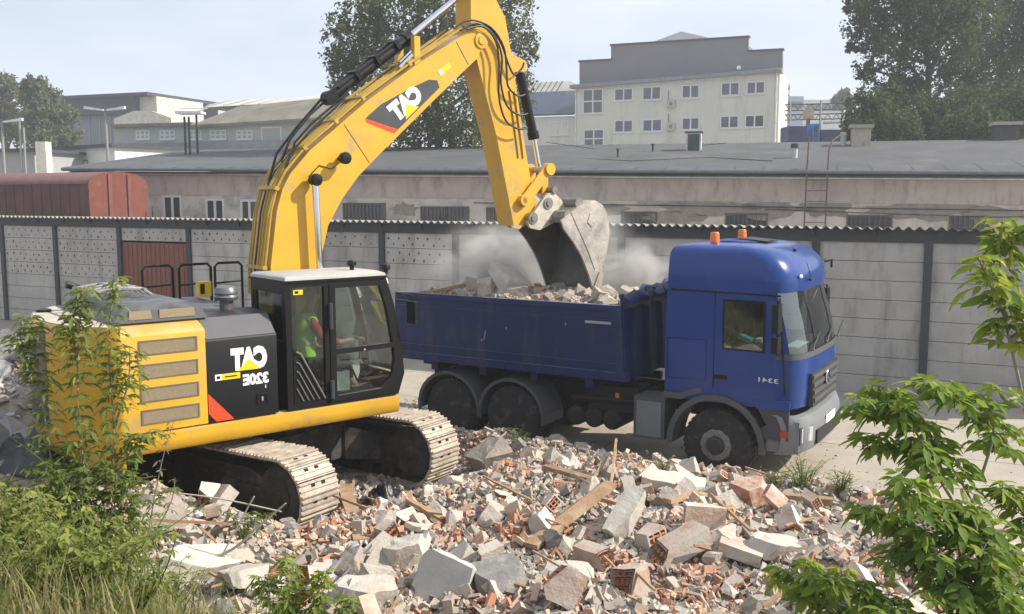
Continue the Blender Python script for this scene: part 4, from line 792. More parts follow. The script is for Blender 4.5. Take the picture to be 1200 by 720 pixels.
# ------------------------------------------------------------------ helper for buildings standing square to a facade
class Facade:
    def __init__(s, name, label, cat, pl, pr, depth, ztop=True):
        """pl / pr: (px, py, distance) of the eave's two ends; local x along the facade, y into the depth"""
        a_, b_ = at(*pl), at(*pr); s.w = (Vector((b_.x, b_.y)) - Vector((a_.x, a_.y))).length
        s.o = Vector((a_.x, a_.y, 0)); ang = math.atan2(b_.y - a_.y, b_.x - a_.x); s.u = Vector((math.cos(ang), math.sin(ang), 0)); s.n = Vector((-s.u.y, s.u.x, 0)); s.zl, s.zr = a_.z, b_.z; s.d = depth
        s.root = empty(name, s.o, ang, label, cat)
    def uv(s, px, py, y=0):
        r = ray(px, py); O = Vector((0, 0, CAMZ)); P = O + r * ((s.o + s.n * y - O).dot(s.n) / r.dot(s.n)); return (P - s.o).dot(s.u), P.z
    def zt(s, x): return s.zl + (s.zr - s.zl) * x / s.w
    def part(s, mb, name, par=None, **k): return mb.build(name, par or s.root, **k)
    def window(s, x0, x1, z0, z1, nx=2, nz=1, fm=None, pm=None, fw=.06, off=0, bars=False, pane=True):
        f = MB().m(fm or MATS['window_white']); y = -.03 + off
        f.ring([(x0, z0), (x1, z0), (x1, z1), (x0, z1)], [(x0 + fw, z0 + fw), (x1 - fw, z0 + fw), (x1 - fw, z1 - fw), (x0 + fw, z1 - fw)], y, .05 + off)
        for k in range(1, nx): x = x0 + (x1 - x0) * k / nx; f.box((x - fw * .6, y + .005, z0 + fw), (x + fw * .6, .05 + off, z1 - fw))
        for k in range(1, nz): z = z0 + (z1 - z0) * k / nz; f.box((x0 + fw, y + .008, z - fw * .5), (x1 - fw, .05 + off, z + fw * .5))
        if bars:
            for k in range(1, int((x1 - x0) / .16)): x = x0 + .16 * k; f.box((x - .012, y - .03, z0), (x + .012, y - .004, z1))
        f.box((x0 - .06, -.10 + off, z0 - .07), (x1 + .06, .02 + off, z0 - .003))
        o = f.build('window', s.root, smooth=0)
        if pane: MB().m(pm or random.choice([DGL, MATS['pane_grey'], MATS['pane_blue']])).box((x0 + fw - .005, .01 + off, z0 + fw - .005), (x1 - fw + .005, .045 + off, z1 - fw + .005)).build('pane', o, smooth=0)
        return o
mat('window_white', (.62, .62, .60), .6, var=.05); mat('pane_grey', (.045, .048, .055), .15, var=.3, vs=.5, spec=.8); mat('pane_blue', (.065, .07, .10), .2, var=.3, vs=.5, spec=.6)
# ------------------------------------------------------------------ long workshop behind the garages
WS = Facade('workshop', 'long low workshop with peeling grey plaster, barred windows and a dark felt roof', 'workshop', (89, 196, 42), (1320, 200, 31.3), 10)
PLS = mat('peeling_plaster', (.56, .505, .44), .95, var=.18, vs=.6, bump=.3, bs=14, dirt=(.25, .225, .20), da=.6, ds=.55)
LIN = mat('stained_lintel', (.44, .375, .325), .95, var=.2, vs=.8, dirt=(.25, .21, .185), da=.5, ds=1.6, streak=.3)
W = WS.w; zt = WS.zt
m_ = MB().m(PLS); m_.hexa([(0, 0, 0), (W, 0, 0), (W, .3, 0), (0, .3, 0), (0, 0, zt(0) - 1.18), (W, 0, zt(W) - 1.18), (W, .3, zt(W) - 1.18), (0, .3, zt(0) - 1.18)])
m_.box((0, .3, 0), (.3, 10, zt(0) - .3)); m_.box((W - .3, .3, 0), (W, 10, zt(W) - .3)); WS.part(m_, 'wall', smooth=0)
m_ = MB().m(LIN); m_.hexa([(0, -.03, zt(0) - 1.18), (W, -.03, zt(W) - 1.18), (W, .3, zt(W) - 1.18), (0, .3, zt(0) - 1.18), (0, -.03, zt(0) - .18), (W, -.03, zt(W) - .18), (W, .3, zt(W) - .18), (0, .3, zt(0) - .18)])
WS.part(m_, 'lintel_band', smooth=0)
PATCH = mat('bare_render', (.27, .24, .21), .95, var=.3, vs=3, bump=.5, bs=20)
def patch(name, px, py, rx, rz, seed):
    x, z = WS.uv(px, py); rr = random.Random(seed); pts = []
    for k in range(22):
        a_ = 2 * math.pi * k / 22; r_ = .65 + .5 * rr.random(); pts.append((x + rx * r_ * math.cos(a_), z + rz * r_ * math.sin(a_)))
    mb = MB().m(PATCH); mb.prism(pts, -.012, .05); WS.part(mb, name, smooth=0)
for i, a_ in enumerate([(830, 243, 1.9, .3), (1080, 246, 1.9, .38), (905, 246, 1.3, .36), (700, 246, 1.5, .25), (1165, 252, 1.3, .3), (968, 244, .9, .4), (790, 255, 1.2, .25), (640, 250, .8, .3), (475, 246, .6, .3)]): patch('bare_patch', *a_, i)
rf = MB().m(mat('roof_felt', (.088, .09, .094), .9, var=.22, vs=.5, bump=.2, bs=8, dirt=(.13, .13, .125), da=.4, ds=.8))
yr = 9.0; zr0, zr1 = at(89, 176, 51).z, at(1320, 163, 40).z
P0 = [(-.3, -.45, zt(0) - .02), (W + .3, -.45, zt(W) - .02), (W + .3, yr, zr1), (-.3, yr, zr0)]
rf.hexa([(x, y, z - .16) for x, y, z in P0] + P0); rf.hexa([(-.3, yr, zr0 - .16), (W + .3, yr, zr1 - .16), (W + .3, 18, zr1 - 1.6), (-.3, 18, zr0 - 1.6), (-.3, yr, zr0 - .002), (W + .3, yr, zr1 - .002), (W + .3, 18, zr1 - 1.4), (-.3, 18, zr0 - 1.4)])
rf.m(mat('felt_lap', (.06, .062, .066), .9))
for k in range(34):      # lapped felt sheets
    x = W * (k + .3 + .3 * random.random()) / 34; z0_ = zt(x) - .02; z1_ = zr0 + (zr1 - zr0) * x / W
    rf.hexa([(x, -.44, z0_ + .002), (x + .06, -.44, z0_ + .002), (x + .06, yr, z1_ + .002), (x, yr, z1_ + .002), (x, -.44, z0_ + .012), (x + .06, -.44, z0_ + .012), (x + .06, yr, z1_ + .012), (x, yr, z1_ + .012)])
rf = WS.part(rf, 'roof', smooth=0)
gt = MB().m(mat('gutter_zinc', (.17, .185, .20), .45, metal=.5, var=.2))
gt.tube([(-.3, -.52, zt(0) - .10), (W + .3, -.52, zt(W) - .10)], .075, 10); gt.m(mat('pipe_silver', (.55, .57, .60), .35, metal=.6)); gt.tube([(1.5, -.14, zt(0) - .30), (W, -.14, zt(W) - .30)], .05, 8); gt.m(POST); gt.tube([(-.1, -.2, zt(0) - .22), (W, -.2, zt(W) - .2)], .035, 6)
WS.part(gt, 'gutter')
q = MB().m(DRK)
for z_ in (-1.36, ): q.tube([(W * .45, -.06, zt(W * .45) + z_ + .02), (W, -.06, zt(W) + z_)], .018, 5)
q.tube([(W * .72, -.06, zt(W) - 1.3), (W * .8, -.07, zt(W) - 1.42), (W * .9, -.07, zt(W) - 1.55), (W, -.06, zt(W) - 1.5)], .015, 5); WS.part(q, 'cable')
mat('window_rust', (.12, .10, .09), .8)
for x0, y0, x1, y1 in ((402, 238, 452, 262), (493, 242, 550, 262), (570, 243, 597, 262), (728, 248, 770, 265), (850, 250, 900, 266), (992, 252, 1046, 268), (1112, 253, 1160, 268)):
    a0, z1 = WS.uv(x0, y0); a1, _ = WS.uv(x1, y0); WS.window(a0, a1, z1 - .95, z1, 2, 1, MATS['window_rust'], DGL if x0 > 800 else MATS['pane_grey'], .05, -.02, bars=True)
for x0, y0, x1, y1 in ((191, 229, 213, 265), (241, 233, 263, 265), (282, 234, 303, 265)):
    a0, z1 = WS.uv(x0, y0); a1, _ = WS.uv(x1, y0); WS.window(a0, a1, z1 - 1.5, z1, 2, 1, None, DGL, .09, -.02)
def roofz(px, py):    # a point on the workshop's roof
    r = ray(px, py); O = Vector((0, 0, CAMZ)); best = None
    for k in range(200):
        d = 30 + k * .1; P = O + r * d; x = (P - WS.o).dot(WS.u); y = (P - WS.o).dot(WS.n)
        z = zt(x) + ((zr0 + (zr1 - zr0) * x / W) - zt(x)) * (y + .45) / (yr + .45)
        if P.z <= z and y > -.4 or best is None and y > 8.8: return P
    return P
CHM = mat('chimney_render', (.42, .38, .31), .95, var=.2, vs=2, dirt=(.2, .18, .16), da=.4)
def chimney(px, py, w_, d_, h, label, mt=CHM, cap=True):
    P = roofz(px, py); t = empty('chimney', P, WS.root.rotation_euler.z, label, 'chimney')
    MB().m(mt).box((-w_ / 2, -d_ / 2, -.25), (w_ / 2, d_ / 2, h)).build('stack', t, bevel=.02)
    if cap: c_ = MB().m(mat('chimney_cap', (.36, .33, .27), .95, var=.2)); c_.box((-w_ / 2 - .1, -d_ / 2 - .1, h), (w_ / 2 + .1, d_ / 2 + .1, h + .14)); c_.build('chimney_cap', t, bevel=.03)
    return t
chimney(1008, 172, .75, .7, .75, 'square plastered chimney with a slab cap beside the ladder on the workshop roof')
chimney(1178, 160, .95, .6, .45, 'low dark chimney with a pale slab cap at the right end of the workshop roof', mat('dark_brick', (.07, .065, .06), .9))
t = chimney(813, 178, .62, .5, .78, 'white roof hatch box with a dark open front on the felt roof', mat('hatch_white', (.50, .50, .47), .8), False); t.name = 'roof_hatch'; t['category'] = 'roof hatch'
MB().m(mat('hatch_dark', (.05, .07, .07), .5)).box((-.24, -.262, .02), (.24, -.252, .72)).build('hatch_opening', t); MB().m(POST).box((-.36, -.3, .78), (.36, .3, .83)).build('hatch_cap', t)
P = roofz(931, 186); t = tag(MB().m(mat('vent_pale', (.5, .5, .48), .6)).lathe(P + Vector((0, 0, -.1)), (0, 0, 1), [(0, .11), (.5, .11)], 12).m(POST).lathe(P + Vector((0, 0, .40)), (0, 0, 1), [(0, .15), (.16, .15), (.2, .05)], 12).build('vent_pipe'), 'short pale vent pipe with a black cap standing on the felt roof beside the ladder', 'vent pipe')
P = roofz(988, 172); tag(MB().m(mat('vent_pale2', (.42, .42, .42), .6)).lathe(P + Vector((0, 0, -.1)), (0, 0, 1), [(0, .12), (.55, .12), (.56, .16), (.7, .12)], 12).build('vent_pipe'), 'fat grey vent pipe touching the left side of the plastered chimney', 'vent pipe')
for px, py, lb in ((346, 188, 'short bent black pipe stub at the left on the felt roof'), (765, 180, 'tiny black pipe stub left of the white roof hatch'), (724, 186, 'small black pipe stub near the roof edge below the wide windows')):
    P = roofz(px, py); tag(MB().m(POST).lathe(P + Vector((0, 0, -.1)), (0, 0, 1), [(0, .04), (.42, .04), (.43, .07), (.5, .07)], 8).build('pipe_stub'), lb, 'pipe stub')
CB = MB().m(DRK)
for pts in (((640, 168), (700, 176), (765, 177), (850, 169)), ((560, 178), (600, 181), (655, 178)), ((660, 186), (740, 190), (830, 186), (905, 190))): CB.tube([roofz(*p) + Vector((0, 0, .04)) for p in pts], .018, 4)
tag(CB.build('roof_cable'), 'thin black cables lying loose across the felt roof', 'cable')
# ladder against the workshop
x0, z0 = WS.uv(940, 262); x1, _ = WS.uv(962, 262); zt_ = zt(x0)
LM = mat('rusty_iron', (.14, .10, .08), .8, var=.3)
ld_ = empty('roof_ladder', WS.o + WS.u * x0 + WS.n * -.5, WS.root.rotation_euler.z, 'rusty iron ladder leaning on the workshop wall, one rail hooked over the roof', 'ladder'); wl_ = .72
MB().m(LM).tube([(0, -.35, .0), (.08, .0, zt_), (.12, .05, zt_ + 1.15)], .03, 7).build('rail', ld_)
MB().m(LM).tube([(wl_, -.35, 0), (wl_ + .06, 0, zt_), (wl_ + .08, .05, zt_ + .65), (wl_ + .2, .2, zt_ + 1.0), (wl_ + .55, .5, zt_ + 1.25)], .03, 7).build('rail', ld_)
for k in range(13): z = .3 + k * .37; MB().m(LM).tube([(.02 + .012 * z, -.35 + .07 * z, z), (wl_ + .012 * z, -.35 + .07 * z, z)], .016, 6).build('rung', ld_)
# ------------------------------------------------------------------ office block of three storeys
OB = Facade('office_block', 'cream three storey office block with a grey stepped parapet and white windows', 'building', (674, 104, 92), (914, 85, 84.5), 6)
CRM = mat('cream_render', (.57, .555, .49), .9, var=.10, vs=.25, dirt=(.43, .41, .35), da=.4, ds=.9, streak=.2)
PAR = mat('grey_cladding', (.17, .17, .175), .85, var=.12, vs=.4)
W2 = OB.w; z2 = OB.zt
m_ = MB().m(CRM); m_.hexa([(0, 0, 0), (W2, 0, 0), (W2, 6, 0), (0, 6, 0), (0, 0, z2(0)), (W2, 0, z2(W2)), (W2, 6, z2(W2)), (0, 6, z2(0))]); OB.part(m_, 'wall', smooth=0)
cx = MB().m(mat('cornice_grey', (.20, .21, .23), .7)); cx.hexa([(-.4, -.5, z2(0)), (W2 + .2, -.5, z2(W2)), (W2 + .2, .5, z2(W2)), (-.4, .5, z2(0)), (-.4, -.5, z2(0) + .28), (W2 + .2, -.5, z2(W2) + .28), (W2 + .2, .5, z2(W2) + .45), (-.4, .5, z2(0) + .45)]); OB.part(cx, 'cornice', smooth=0)
pa = MB().m(PAR)
def zpar(px, py): return OB.uv(px, py, .6)
pts = [zpar(679, 100), zpar(679, 73), zpar(716, 71), zpar(716, 54), zpar(877, 44), zpar(877, 61), zpar(917, 59), zpar(917, 86)]
pa.prism(pts, .6, 1.1); pa.m(mat('coping_dark', (.05, .05, .055), .7))
for a_, b_ in ((1, 2), (3, 4), (5, 6)): pa.hexa([(pts[a_][0] - .1, .5, pts[a_][1]), (pts[b_][0] + .1, .5, pts[b_][1]), (pts[b_][0] + .1, 1.2, pts[b_][1]), (pts[a_][0] - .1, 1.2, pts[a_][1]), (pts[a_][0] - .1, .5, pts[a_][1] + .16), (pts[b_][0] + .1, .5, pts[b_][1] + .16), (pts[b_][0] + .1, 1.2, pts[b_][1] + .16), (pts[a_][0] - .1, 1.2, pts[a_][1] + .16)])
pa.m(PAR).box((pts[2][0] + .1, 1.1, pts[0][1]), (pts[4][0] - .1, 5.5, min(pts[3][1], pts[4][1]) - .6)); OB.part(pa, 'parapet', smooth=0)
sk_ = MB().m(mat('skylight_glass', (.55, .56, .52), .3, var=.1)); A = [OB.uv(758, 52, 4), OB.uv(798, 37, 4), OB.uv(842, 47, 4)]; sk_.prism([A[0], A[1], A[2], (A[2][0], A[2][1] - 1.5), (A[0][0], A[0][1] - 1.5)], 4, 5.8)
OB.part(sk_, 'skylight', smooth=0)
wins = [(683, 105, 707, 134, 2, 2), (720, 104, 742, 119, 2, 1), (753, 102, 775, 118, 2, 1), (799, 100, 820, 116, 2, 1), (845, 97, 867, 113, 2, 1), (875, 96, 897, 111, 2, 1), (684, 152, 708, 174, 2, 2), (720, 141, 742, 156, 2, 1), (753, 140, 776, 155, 2, 1), (799, 138, 820, 153, 2, 1), (844, 136, 866, 151, 2, 1), (873, 135, 896, 150, 2, 1)]
for x0, y0, x1, y1, nx, nz_ in wins:
    a0, z1 = OB.uv(x0, y0); a1, z1b = OB.uv(x1, y0); _, z0 = OB.uv(x0, y1); OB.window(a0, a1, z0, z1, nx, nz_, None, None, .11, -.02)
for px, py in ((787, 122), (787, 149)):
    ac = MB(); x, z = OB.uv(px, py); ac.m(mat('ac_grey', (.4, .4, .38), .6)).box((x - .35, -.38, z - .35), (x + .35, -.05, z + .35)); ac.m(mat('ac_fan', (.16, .16, .16), .7)).lathe((x, -.385, z), (0, -1, 0), [(0, .18), (.01, .18)], 16); ac.m(POST).tube([(x - .3, -.1, z - .3), (x - .3, -.1, z + 1.2)], .03, 5); OB.part(ac, 'air_conditioner', smooth=0)
q = MB().m(mat('downpipe_white', (.6, .6, .57), .6)); q.tube([(W2 - .25, -.1, 0), (W2 - .25, -.1, z2(W2))], .09, 8); OB.part(q, 'downpipe'); q = MB().m(MATS['downpipe_white']); q.tube([(.1, -.1, 0), (.1, -.1, z2(0))], .07, 8); OB.part(q, 'downpipe')
q = MB().m(mat('lamp_white', (.85, .87, .9), .2)); x, z = OB.uv(866, 80, .5); q.ball((x, .4, z), .22, 8); OB.part(q, 'floodlight')
q = MB().m(mat('stain', (.33, .32, .26), .95))
# ------------------------------------------------------------------ lower cream wing to its left
CW = Facade('cream_wing', 'low cream wing with a dark blue lean-to roof beside the office block', 'building', (612, 138, 96), (674, 137, 94), 10)
W3 = CW.w
m_ = MB().m(CRM).box((-3, 0, 0), (W3, 9, CW.zl)); CW.part(m_, 'wall', smooth=0)
a0, a1 = CW.uv(612, 136)[1], CW.uv(612, 110, 5)[1]
m_ = MB().m(mat('navy_roof', (.03, .045, .085), .5, var=.3, vs=.6, dirt=(.10, .10, .08), da=.4, ds=.4)); m_.hexa([(-3, -.3, a0 - .1), (W3, -.3, a0 - .1), (W3, 5, a1 - .1), (-3, 5, a1 - .1), (-3, -.3, a0 + .1), (W3, -.3, a0 + .1), (W3, 5, a1 + .1), (-3, 5, a1 + .1)]); CW.part(m_, 'roof', smooth=0)
z9 = CW.uv(650, 96, 7)[1]; xr = CW.uv(668, 96, 7)[0]
m_ = MB().m(mat('mossy_skylight', (.36, .36, .31), .6, var=.25, vs=.7)); m_.hexa([(-3, 5, a1 + .1), (W3 - .2, 5, a1 + .1), (W3 - .2, 10, a1 + .1), (-3, 10, a1 + .1), (-3, 7, z9), (xr, 7, z9), (xr, 8, z9), (-3, 8, z9)])
for k in range(9): x = -2.8 + k * (xr + 2.6) / 9; m_.m(POST).tube([(x, 5, a1 + .14), (x, 7, z9 + .04)], .04, 4)
CW.part(m_, 'skylight', smooth=0)
for x0, x1 in ((644, 666), (622, 631)): a_, z1 = CW.uv(x0, 142); b_, _ = CW.uv(x1, 142); _, z0 = CW.uv(x0, 159); CW.window(a_, b_, z0, z1, 3 if x1 - x0 > 12 else 2, 1, None, DGL, .12)
# ------------------------------------------------------------------ buildings on the left
LB = Facade('long_shed', 'long grey green shed with a mossy roof and small white windows at the left', 'building', (133, 150, 78), (390, 141, 72), 12)
W4 = LB.w
m_ = MB().m(mat('shed_render', (.36, .375, .34), .9, var=.12, vs=.3)); m_.hexa([(0, 0, 0), (W4, 0, 0), (W4, 12, 0), (0, 12, 0), (0, 0, LB.zl), (W4, 0, LB.zr), (W4, 12, LB.zr), (0, 12, LB.zl)])
m_.m(mat('shed_band', (.2, .21, .21), .8)); z_ = LB.uv(200, 168)[1]; m_.box((-.1, -.8, z_ - 2.5), (W4, -.02, z_)); LB.part(m_, 'wall', smooth=0)
MOS = mat('mossy_roof', (.19, .175, .13), .95, var=.35, vs=.5, dirt=(.12, .115, .09), da=.5, ds=.6)
xa = LB.uv(228, 147)[0]; zz = LB.uv(240, 129, 4)[1]
m_ = MB().m(MOS); m_.hexa([(xa, -.5, LB.zl - .2), (W4, -.5, LB.zr), (W4, 4, zz + .6), (xa + 1.5, 4, zz), (xa, -.5, LB.zl), (W4, -.5, LB.zr + .2), (W4, 4, zz + .8), (xa + 1.5, 4, zz + .2)]); m_.box((0, -.4, LB.zl), (xa, 9, LB.zl + .25)); m_.box((xa + 1.5, 4, zz - 2), (W4, 11, zz + .1)); LB.part(m_, 'roof', smooth=0)
z8 = LB.uv(300, 117, 7)[1]; xs0 = LB.uv(272, 120, 7)[0]
m_ = MB().m(mat('skylight_pale', (.52, .52, .46), .6, var=.12, vs=.8)); m_.hexa([(xs0 - 1, 4, zz + .2), (W4, 4, zz + .5), (W4, 10, zz + .5), (xs0 - 1, 10, zz + .2), (xs0, 7, z8), (W4, 7, z8 + .2), (W4, 8, z8 + .2), (xs0, 8, z8)])
for k in range(8): x = xs0 + k * (W4 - xs0) / 8; m_.m(mat('rib_grey', (.3, .3, .28), .7)).tube([(x - .5, 4, zz + .35), (x, 7, z8 + .05)], .05, 4)
LB.part(m_, 'skylight', smooth=0)
for x0, x1 in ((159, 175), (187, 205), (222, 236), (246, 265), (277, 296)): a_, z1 = LB.uv(x0, 153); b_, _ = LB.uv(x1, 153); _, z0 = LB.uv(x0, 164); LB.window(a_, b_, z0, z1, 3, 2, None, DGL, .1)
a_, z1 = LB.uv(306, 149); b_, _ = LB.uv(330, 149); _, z0 = LB.uv(306, 168); LB.window(a_, b_, z0, z1, 1, 1, None, DGL, .12)
HL = Facade('dark_hall', 'tall dark hall with blue grey glazing and a black flat roof behind the left trees', 'building', (70, 118, 112), (163, 115, 108), 14)
m_ = MB().m(mat('hall_blue', (.13, .155, .18), .6, var=.2, vs=.2)).box((-3, 0, 0), (HL.w, 14, HL.uv(80, 137)[1])); HL.part(m_, 'wall', smooth=0)
m_ = MB().m(mat('hall_black', (.045, .05, .065), .7)); m_.box((-3, -.6, HL.uv(80, 137)[1]), (HL.w, 14, HL.zl)); m_.box((-3.3, -1.2, HL.zl), (HL.w + 2.2, 14, HL.zl + .35)); HL.part(m_, 'upper_wall', smooth=0)
m_ = MB().m(mat('hall_mullion', (.22, .23, .24), .6))
for k in range(9): x = -2 + k * HL.w / 7.5; m_.box((x, -.08, 0), (x + .14, -.002, HL.uv(80, 137)[1]))
HL.part(m_, 'mullion', smooth=0)
m_ = MB().m(mat('cream_gable', (.55, .52, .43), .9)); x0 = HL.w + .02; x1 = HL.uv(184, 130)[0]; m_.box((x0, 0, 0), (x1, 8, HL.zl - .02)); x2 = HL.uv(207, 140)[0]; x3 = HL.uv(135, 140, -.7)[0]
m_.prism([(x3, HL.uv(140, 148)[1]), (x3, HL.uv(135, 140)[1]), (x0, HL.uv(160, 131)[1]), (x1, HL.uv(184, 131)[1]), (x2, HL.uv(207, 139)[1]), (x2, HL.uv(207, 148)[1])], -.9, -.65); HL.part(m_, 'gable_wall', smooth=0)
for pl_, pr_, dp, nm, lb, cc in (((66, 176, 70), (134, 173, 66), 8, 'white_annex', 'low white annex with a dark roof edge behind the freight wagon', (.62, .62, .58)), ((-40, 179, 64), (40, 177, 63), 8, 'grey_annex', 'low grey annex at the far left edge behind the freight wagon', (.33, .34, .33))):
    A = Facade(nm, lb, 'building', pl_, pr_, dp); m_ = MB().m(mat(nm, cc, .9, var=.08)).box((0, 0, 0), (A.w, dp, A.zl)); A.part(m_, 'wall', smooth=0); m_ = MB().m(POST).box((-.3, -.4, A.zl), (A.w + .3, dp + .3, A.zl + .22)); A.part(m_, 'roof', smooth=0)
    if nm == 'white_annex':
        for x0, x1 in ((71, 82), (93, 103)): a_, z1 = A.uv(x0, 188); b_, _ = A.uv(x1, 188); A.window(a_, b_, z1 - 1.2, z1, 2, 1, MATS['window_rust'], DGL, .08)
P0, P1 = at(41, 166, 62), at(53, 166, 62); t = MB().m(mat('pale_stack', (.62, .60, .50), .9)).box((P0.x, 62, 0), (P1.x, 62.8, P0.z)); tag(t.build('chimney', bevel=.03), 'tall pale square chimney between the low annexes at the left', 'chimney')
# ------------------------------------------------------------------ shed roof and freight wagon behind the garages
P = at(106, 248, 35.2); wg = empty('freight_wagon', (P.x, P.y, 0), R(-24.5), 'rust red covered freight wagon with an arched roof standing behind the garages', 'wagon')
wd = 2.75; L_ = 13; ze = at(106, 215, 35).z; za = at(140, 200, 35.5).z
WRS = mat('wagon_red_shaded', (.115, .045, .042), .8, var=.3, vs=1.2, dirt=(.075, .04, .04), da=.5, ds=1.0); WRD = mat('wagon_red_sunlit', (.15, .045, .03), .8, var=.2, vs=1.5, dirt=(.24, .08, .055), da=.3)  # one red: shade painted into the long side's colour, sunlight into the end wall's
b = MB().m(WRS); b.box((-L_, 0, 1.1), (-.05, wd, ze)); b.box((-L_, .1, .9), (-.05, wd - .1, 1.1))
for k in range(26): b.box((-L_ + k * .5, -.02, 1.15), (-L_ + k * .5 + .46, -.001, ze - .02))
b.build('body', wg, smooth=0)
arc = [(wd / 2 - (wd / 2 + .06) * math.cos(math.pi * k / 14), ze - .02 + (za - ze) * math.sin(math.pi * k / 14)) for k in range(15)]
b = MB().m(mat('wagon_roof', (.17, .085, .075), .75, var=.2)); b.prism(arc, -L_ - .05, -.03, 'x'); b.build('roof', wg)
b = MB().m(WRD); b.prism([(0, 1.1)] + [(s, z) for s, z in arc] + [(wd, 1.1)], -.028, .03, 'x'); b.build('end_wall', wg, smooth=0)
b = MB().m(mat('wagon_rib', (.17, .06, .045), .8))
for s in (.82, 1.75): b.box((.03, s, 1.1), (.09, s + .16, za - .12))
b.build('end_rib', wg, smooth=0); b = MB().m(DRK)
for x in (-1.5, -3.3, -9.7, -11.5):
    for s in (.3, 2.3): b.lathe((x, s, .5), (0, 1, 0), [(0, .46), (.1, .5), (.14, .46)], 20)
b.build('wheel_set', wg); MB().m(DRK).tube([(.1, wd - .05, 1.2), (.3, wd + .0, 1.5), (.3, wd, ze - .9)], .03, 5).build('handrail', wg)
# ------------------------------------------------------------------ lamp posts, masts
LMP = mat('lamp_post_grey', (.24, .24, .24), .7, var=.1); LHD = mat('lamp_head', (.6, .61, .62), .4)
def post(px, yb, yt, d, arms, label, lean=0):
    a_, b_ = at(px, yb, d), at(px + lean, yt, d); t = empty('street_lamp', (a_.x, d, 0), 0, label, 'street lamp'); h = b_.z; dx = b_.x - a_.x
    MB().m(LMP).tube([(0, 0, 0), (dx, 0, h)], [.11, .07], 8).build('pole', t)
    for sg in arms: MB().m(LHD).hexa([(dx + sg * .1, -.1, h - .05), (dx + sg * 1.1, -.12, h + .05), (dx + sg * 1.1, .12, h + .05), (dx + sg * .1, .1, h - .05), (dx + sg * .1, -.1, h + .03), (dx + sg * 1.1, -.12, h + .2), (dx + sg * 1.1, .12, h + .2), (dx + sg * .1, .1, h + .03)]).build('lamp_head', t)
post(128, 187, 129, 52, (-1, 1), 'grey double headed street lamp in front of the dark hall', -5); post(4, 200, 143, 50, (1,), 'grey street lamp with one head at the far left edge', -2)
for px, lb in ((24, 'left one of two thin wooden poles beside the pale chimney'), (29, 'right one of two thin wooden poles beside the pale chimney')): a_, b_ = at(px, 190, 58), at(px - 1.5, 138 if px < 26 else 150, 58); tag(MB().m(LMP).tube([(a_.x, 58, 0), (b_.x, 58, b_.z)], .07, 6).build('wooden_pole'), lb, 'pole')
t = empty('roof_mast', at(217, 186, 47), 0, 'rooftop mast platform on dark poles rising from the workshop roof at the left', 'mast'); zo = at(217, 186, 47).z
q = MB().m(POST)
for px, h_ in ((216, 137), (221, 137), (230, 135)): b_ = at(px, h_, 47); q.tube([(b_.x - t.location.x, 0, -.6), (b_.x - t.location.x, 0, b_.z - zo)], .06, 6)
q.build('pole', t); q = MB().m(LHD); a_, b_ = at(208, 134, 47), at(238, 127, 47); q.box((a_.x - t.location.x, -.4, a_.z - zo), (b_.x - t.location.x, .4, a_.z - zo + .12)); q.tube([(a_.x - t.location.x + .1, 0, b_.z - zo), (b_.x - t.location.x, 0, b_.z - zo)], .04, 5); q.tube([(a_.x - t.location.x + .6, 0, a_.z - zo), (b_.x - t.location.x + .2, 0, b_.z - zo)], .04, 5); q.build('platform', t)
# ------------------------------------------------------------------ right background: containers, gantry, far blocks
for i, (x0, x1, y0, mt, lb) in enumerate(((924, 946, 148, ('navy_box', (.02, .04, .13)), 'dark blue container with a rounded edge beside the office block'), (953, 961, 145, ('bright_blue', (.03, .20, .58)), 'narrow bright blue container right of the dark blue one'), (964, 992, 152, ('dull_navy', (.02, .035, .09)), 'dull navy container behind the ladder hook'))):
    a_, b_ = at(x0, y0, 68), at(x1, y0, 68); c_ = MB().m(mat(*mt, .5)); c_.box((a_.x, 68, 0), (b_.x, 70, a_.z)); c_.m(POST)
    for k in range(1, 4): x = a_.x + (b_.x - a_.x) * k / 4; c_.box((x - .03, 67.95, 2), (x + .03, 67.995, a_.z - .1))
    tag(c_.build('blue_container', bevel=.06), lb, 'container', 'blue containers behind the workshop')
a_ = at(946, 128, 72); b_ = at(954, 128, 72); tag(MB().m(mat('plywood_box', (.40, .30, .18), .8)).box((a_.x, 72, at(946, 139, 72).z), (b_.x, 73, a_.z)).m(POST).box((a_.x + .2, 72.2, 0), (b_.x - .2, 72.8, at(946, 139, 72).z)).build('wooden_box'), 'small tan wooden box raised on a post behind the containers', 'box')
gt = empty('steel_gantry', at(960, 178, 75), 0, 'dark steel gantry with lattice beams behind the blue containers', 'gantry'); zo = gt.location.z; xo = gt.location.x
q = MB().m(POST)
def gp(px, py): p = at(px, py, 75); return (p.x - xo, 0, p.z - zo)
for y0, y1 in ((121, 128), (133, 139)):
    q.tube([gp(920, y0 + 2), gp(1000, y0)], .06, 4); q.tube([gp(920, y1 + 2), gp(1000, y1)], .06, 4)
    for k in range(16): x = 920 + k * 5; q.tube([gp(x, y0 + 1 + (k % 2) * 7), gp(x + 5, y0 + 8 - (k % 2) * 7)], .035, 4)
q.build('lattice_beam', gt); q = MB().m(LMP)
for px in (926, 962, 999): a0 = gp(px, 118); q.tube([(a0[0], 0, -zo), a0], .09, 5)
q.tube([gp(965, 144), gp(1007, 142)], .12, 5); q.build('gantry_post', gt)
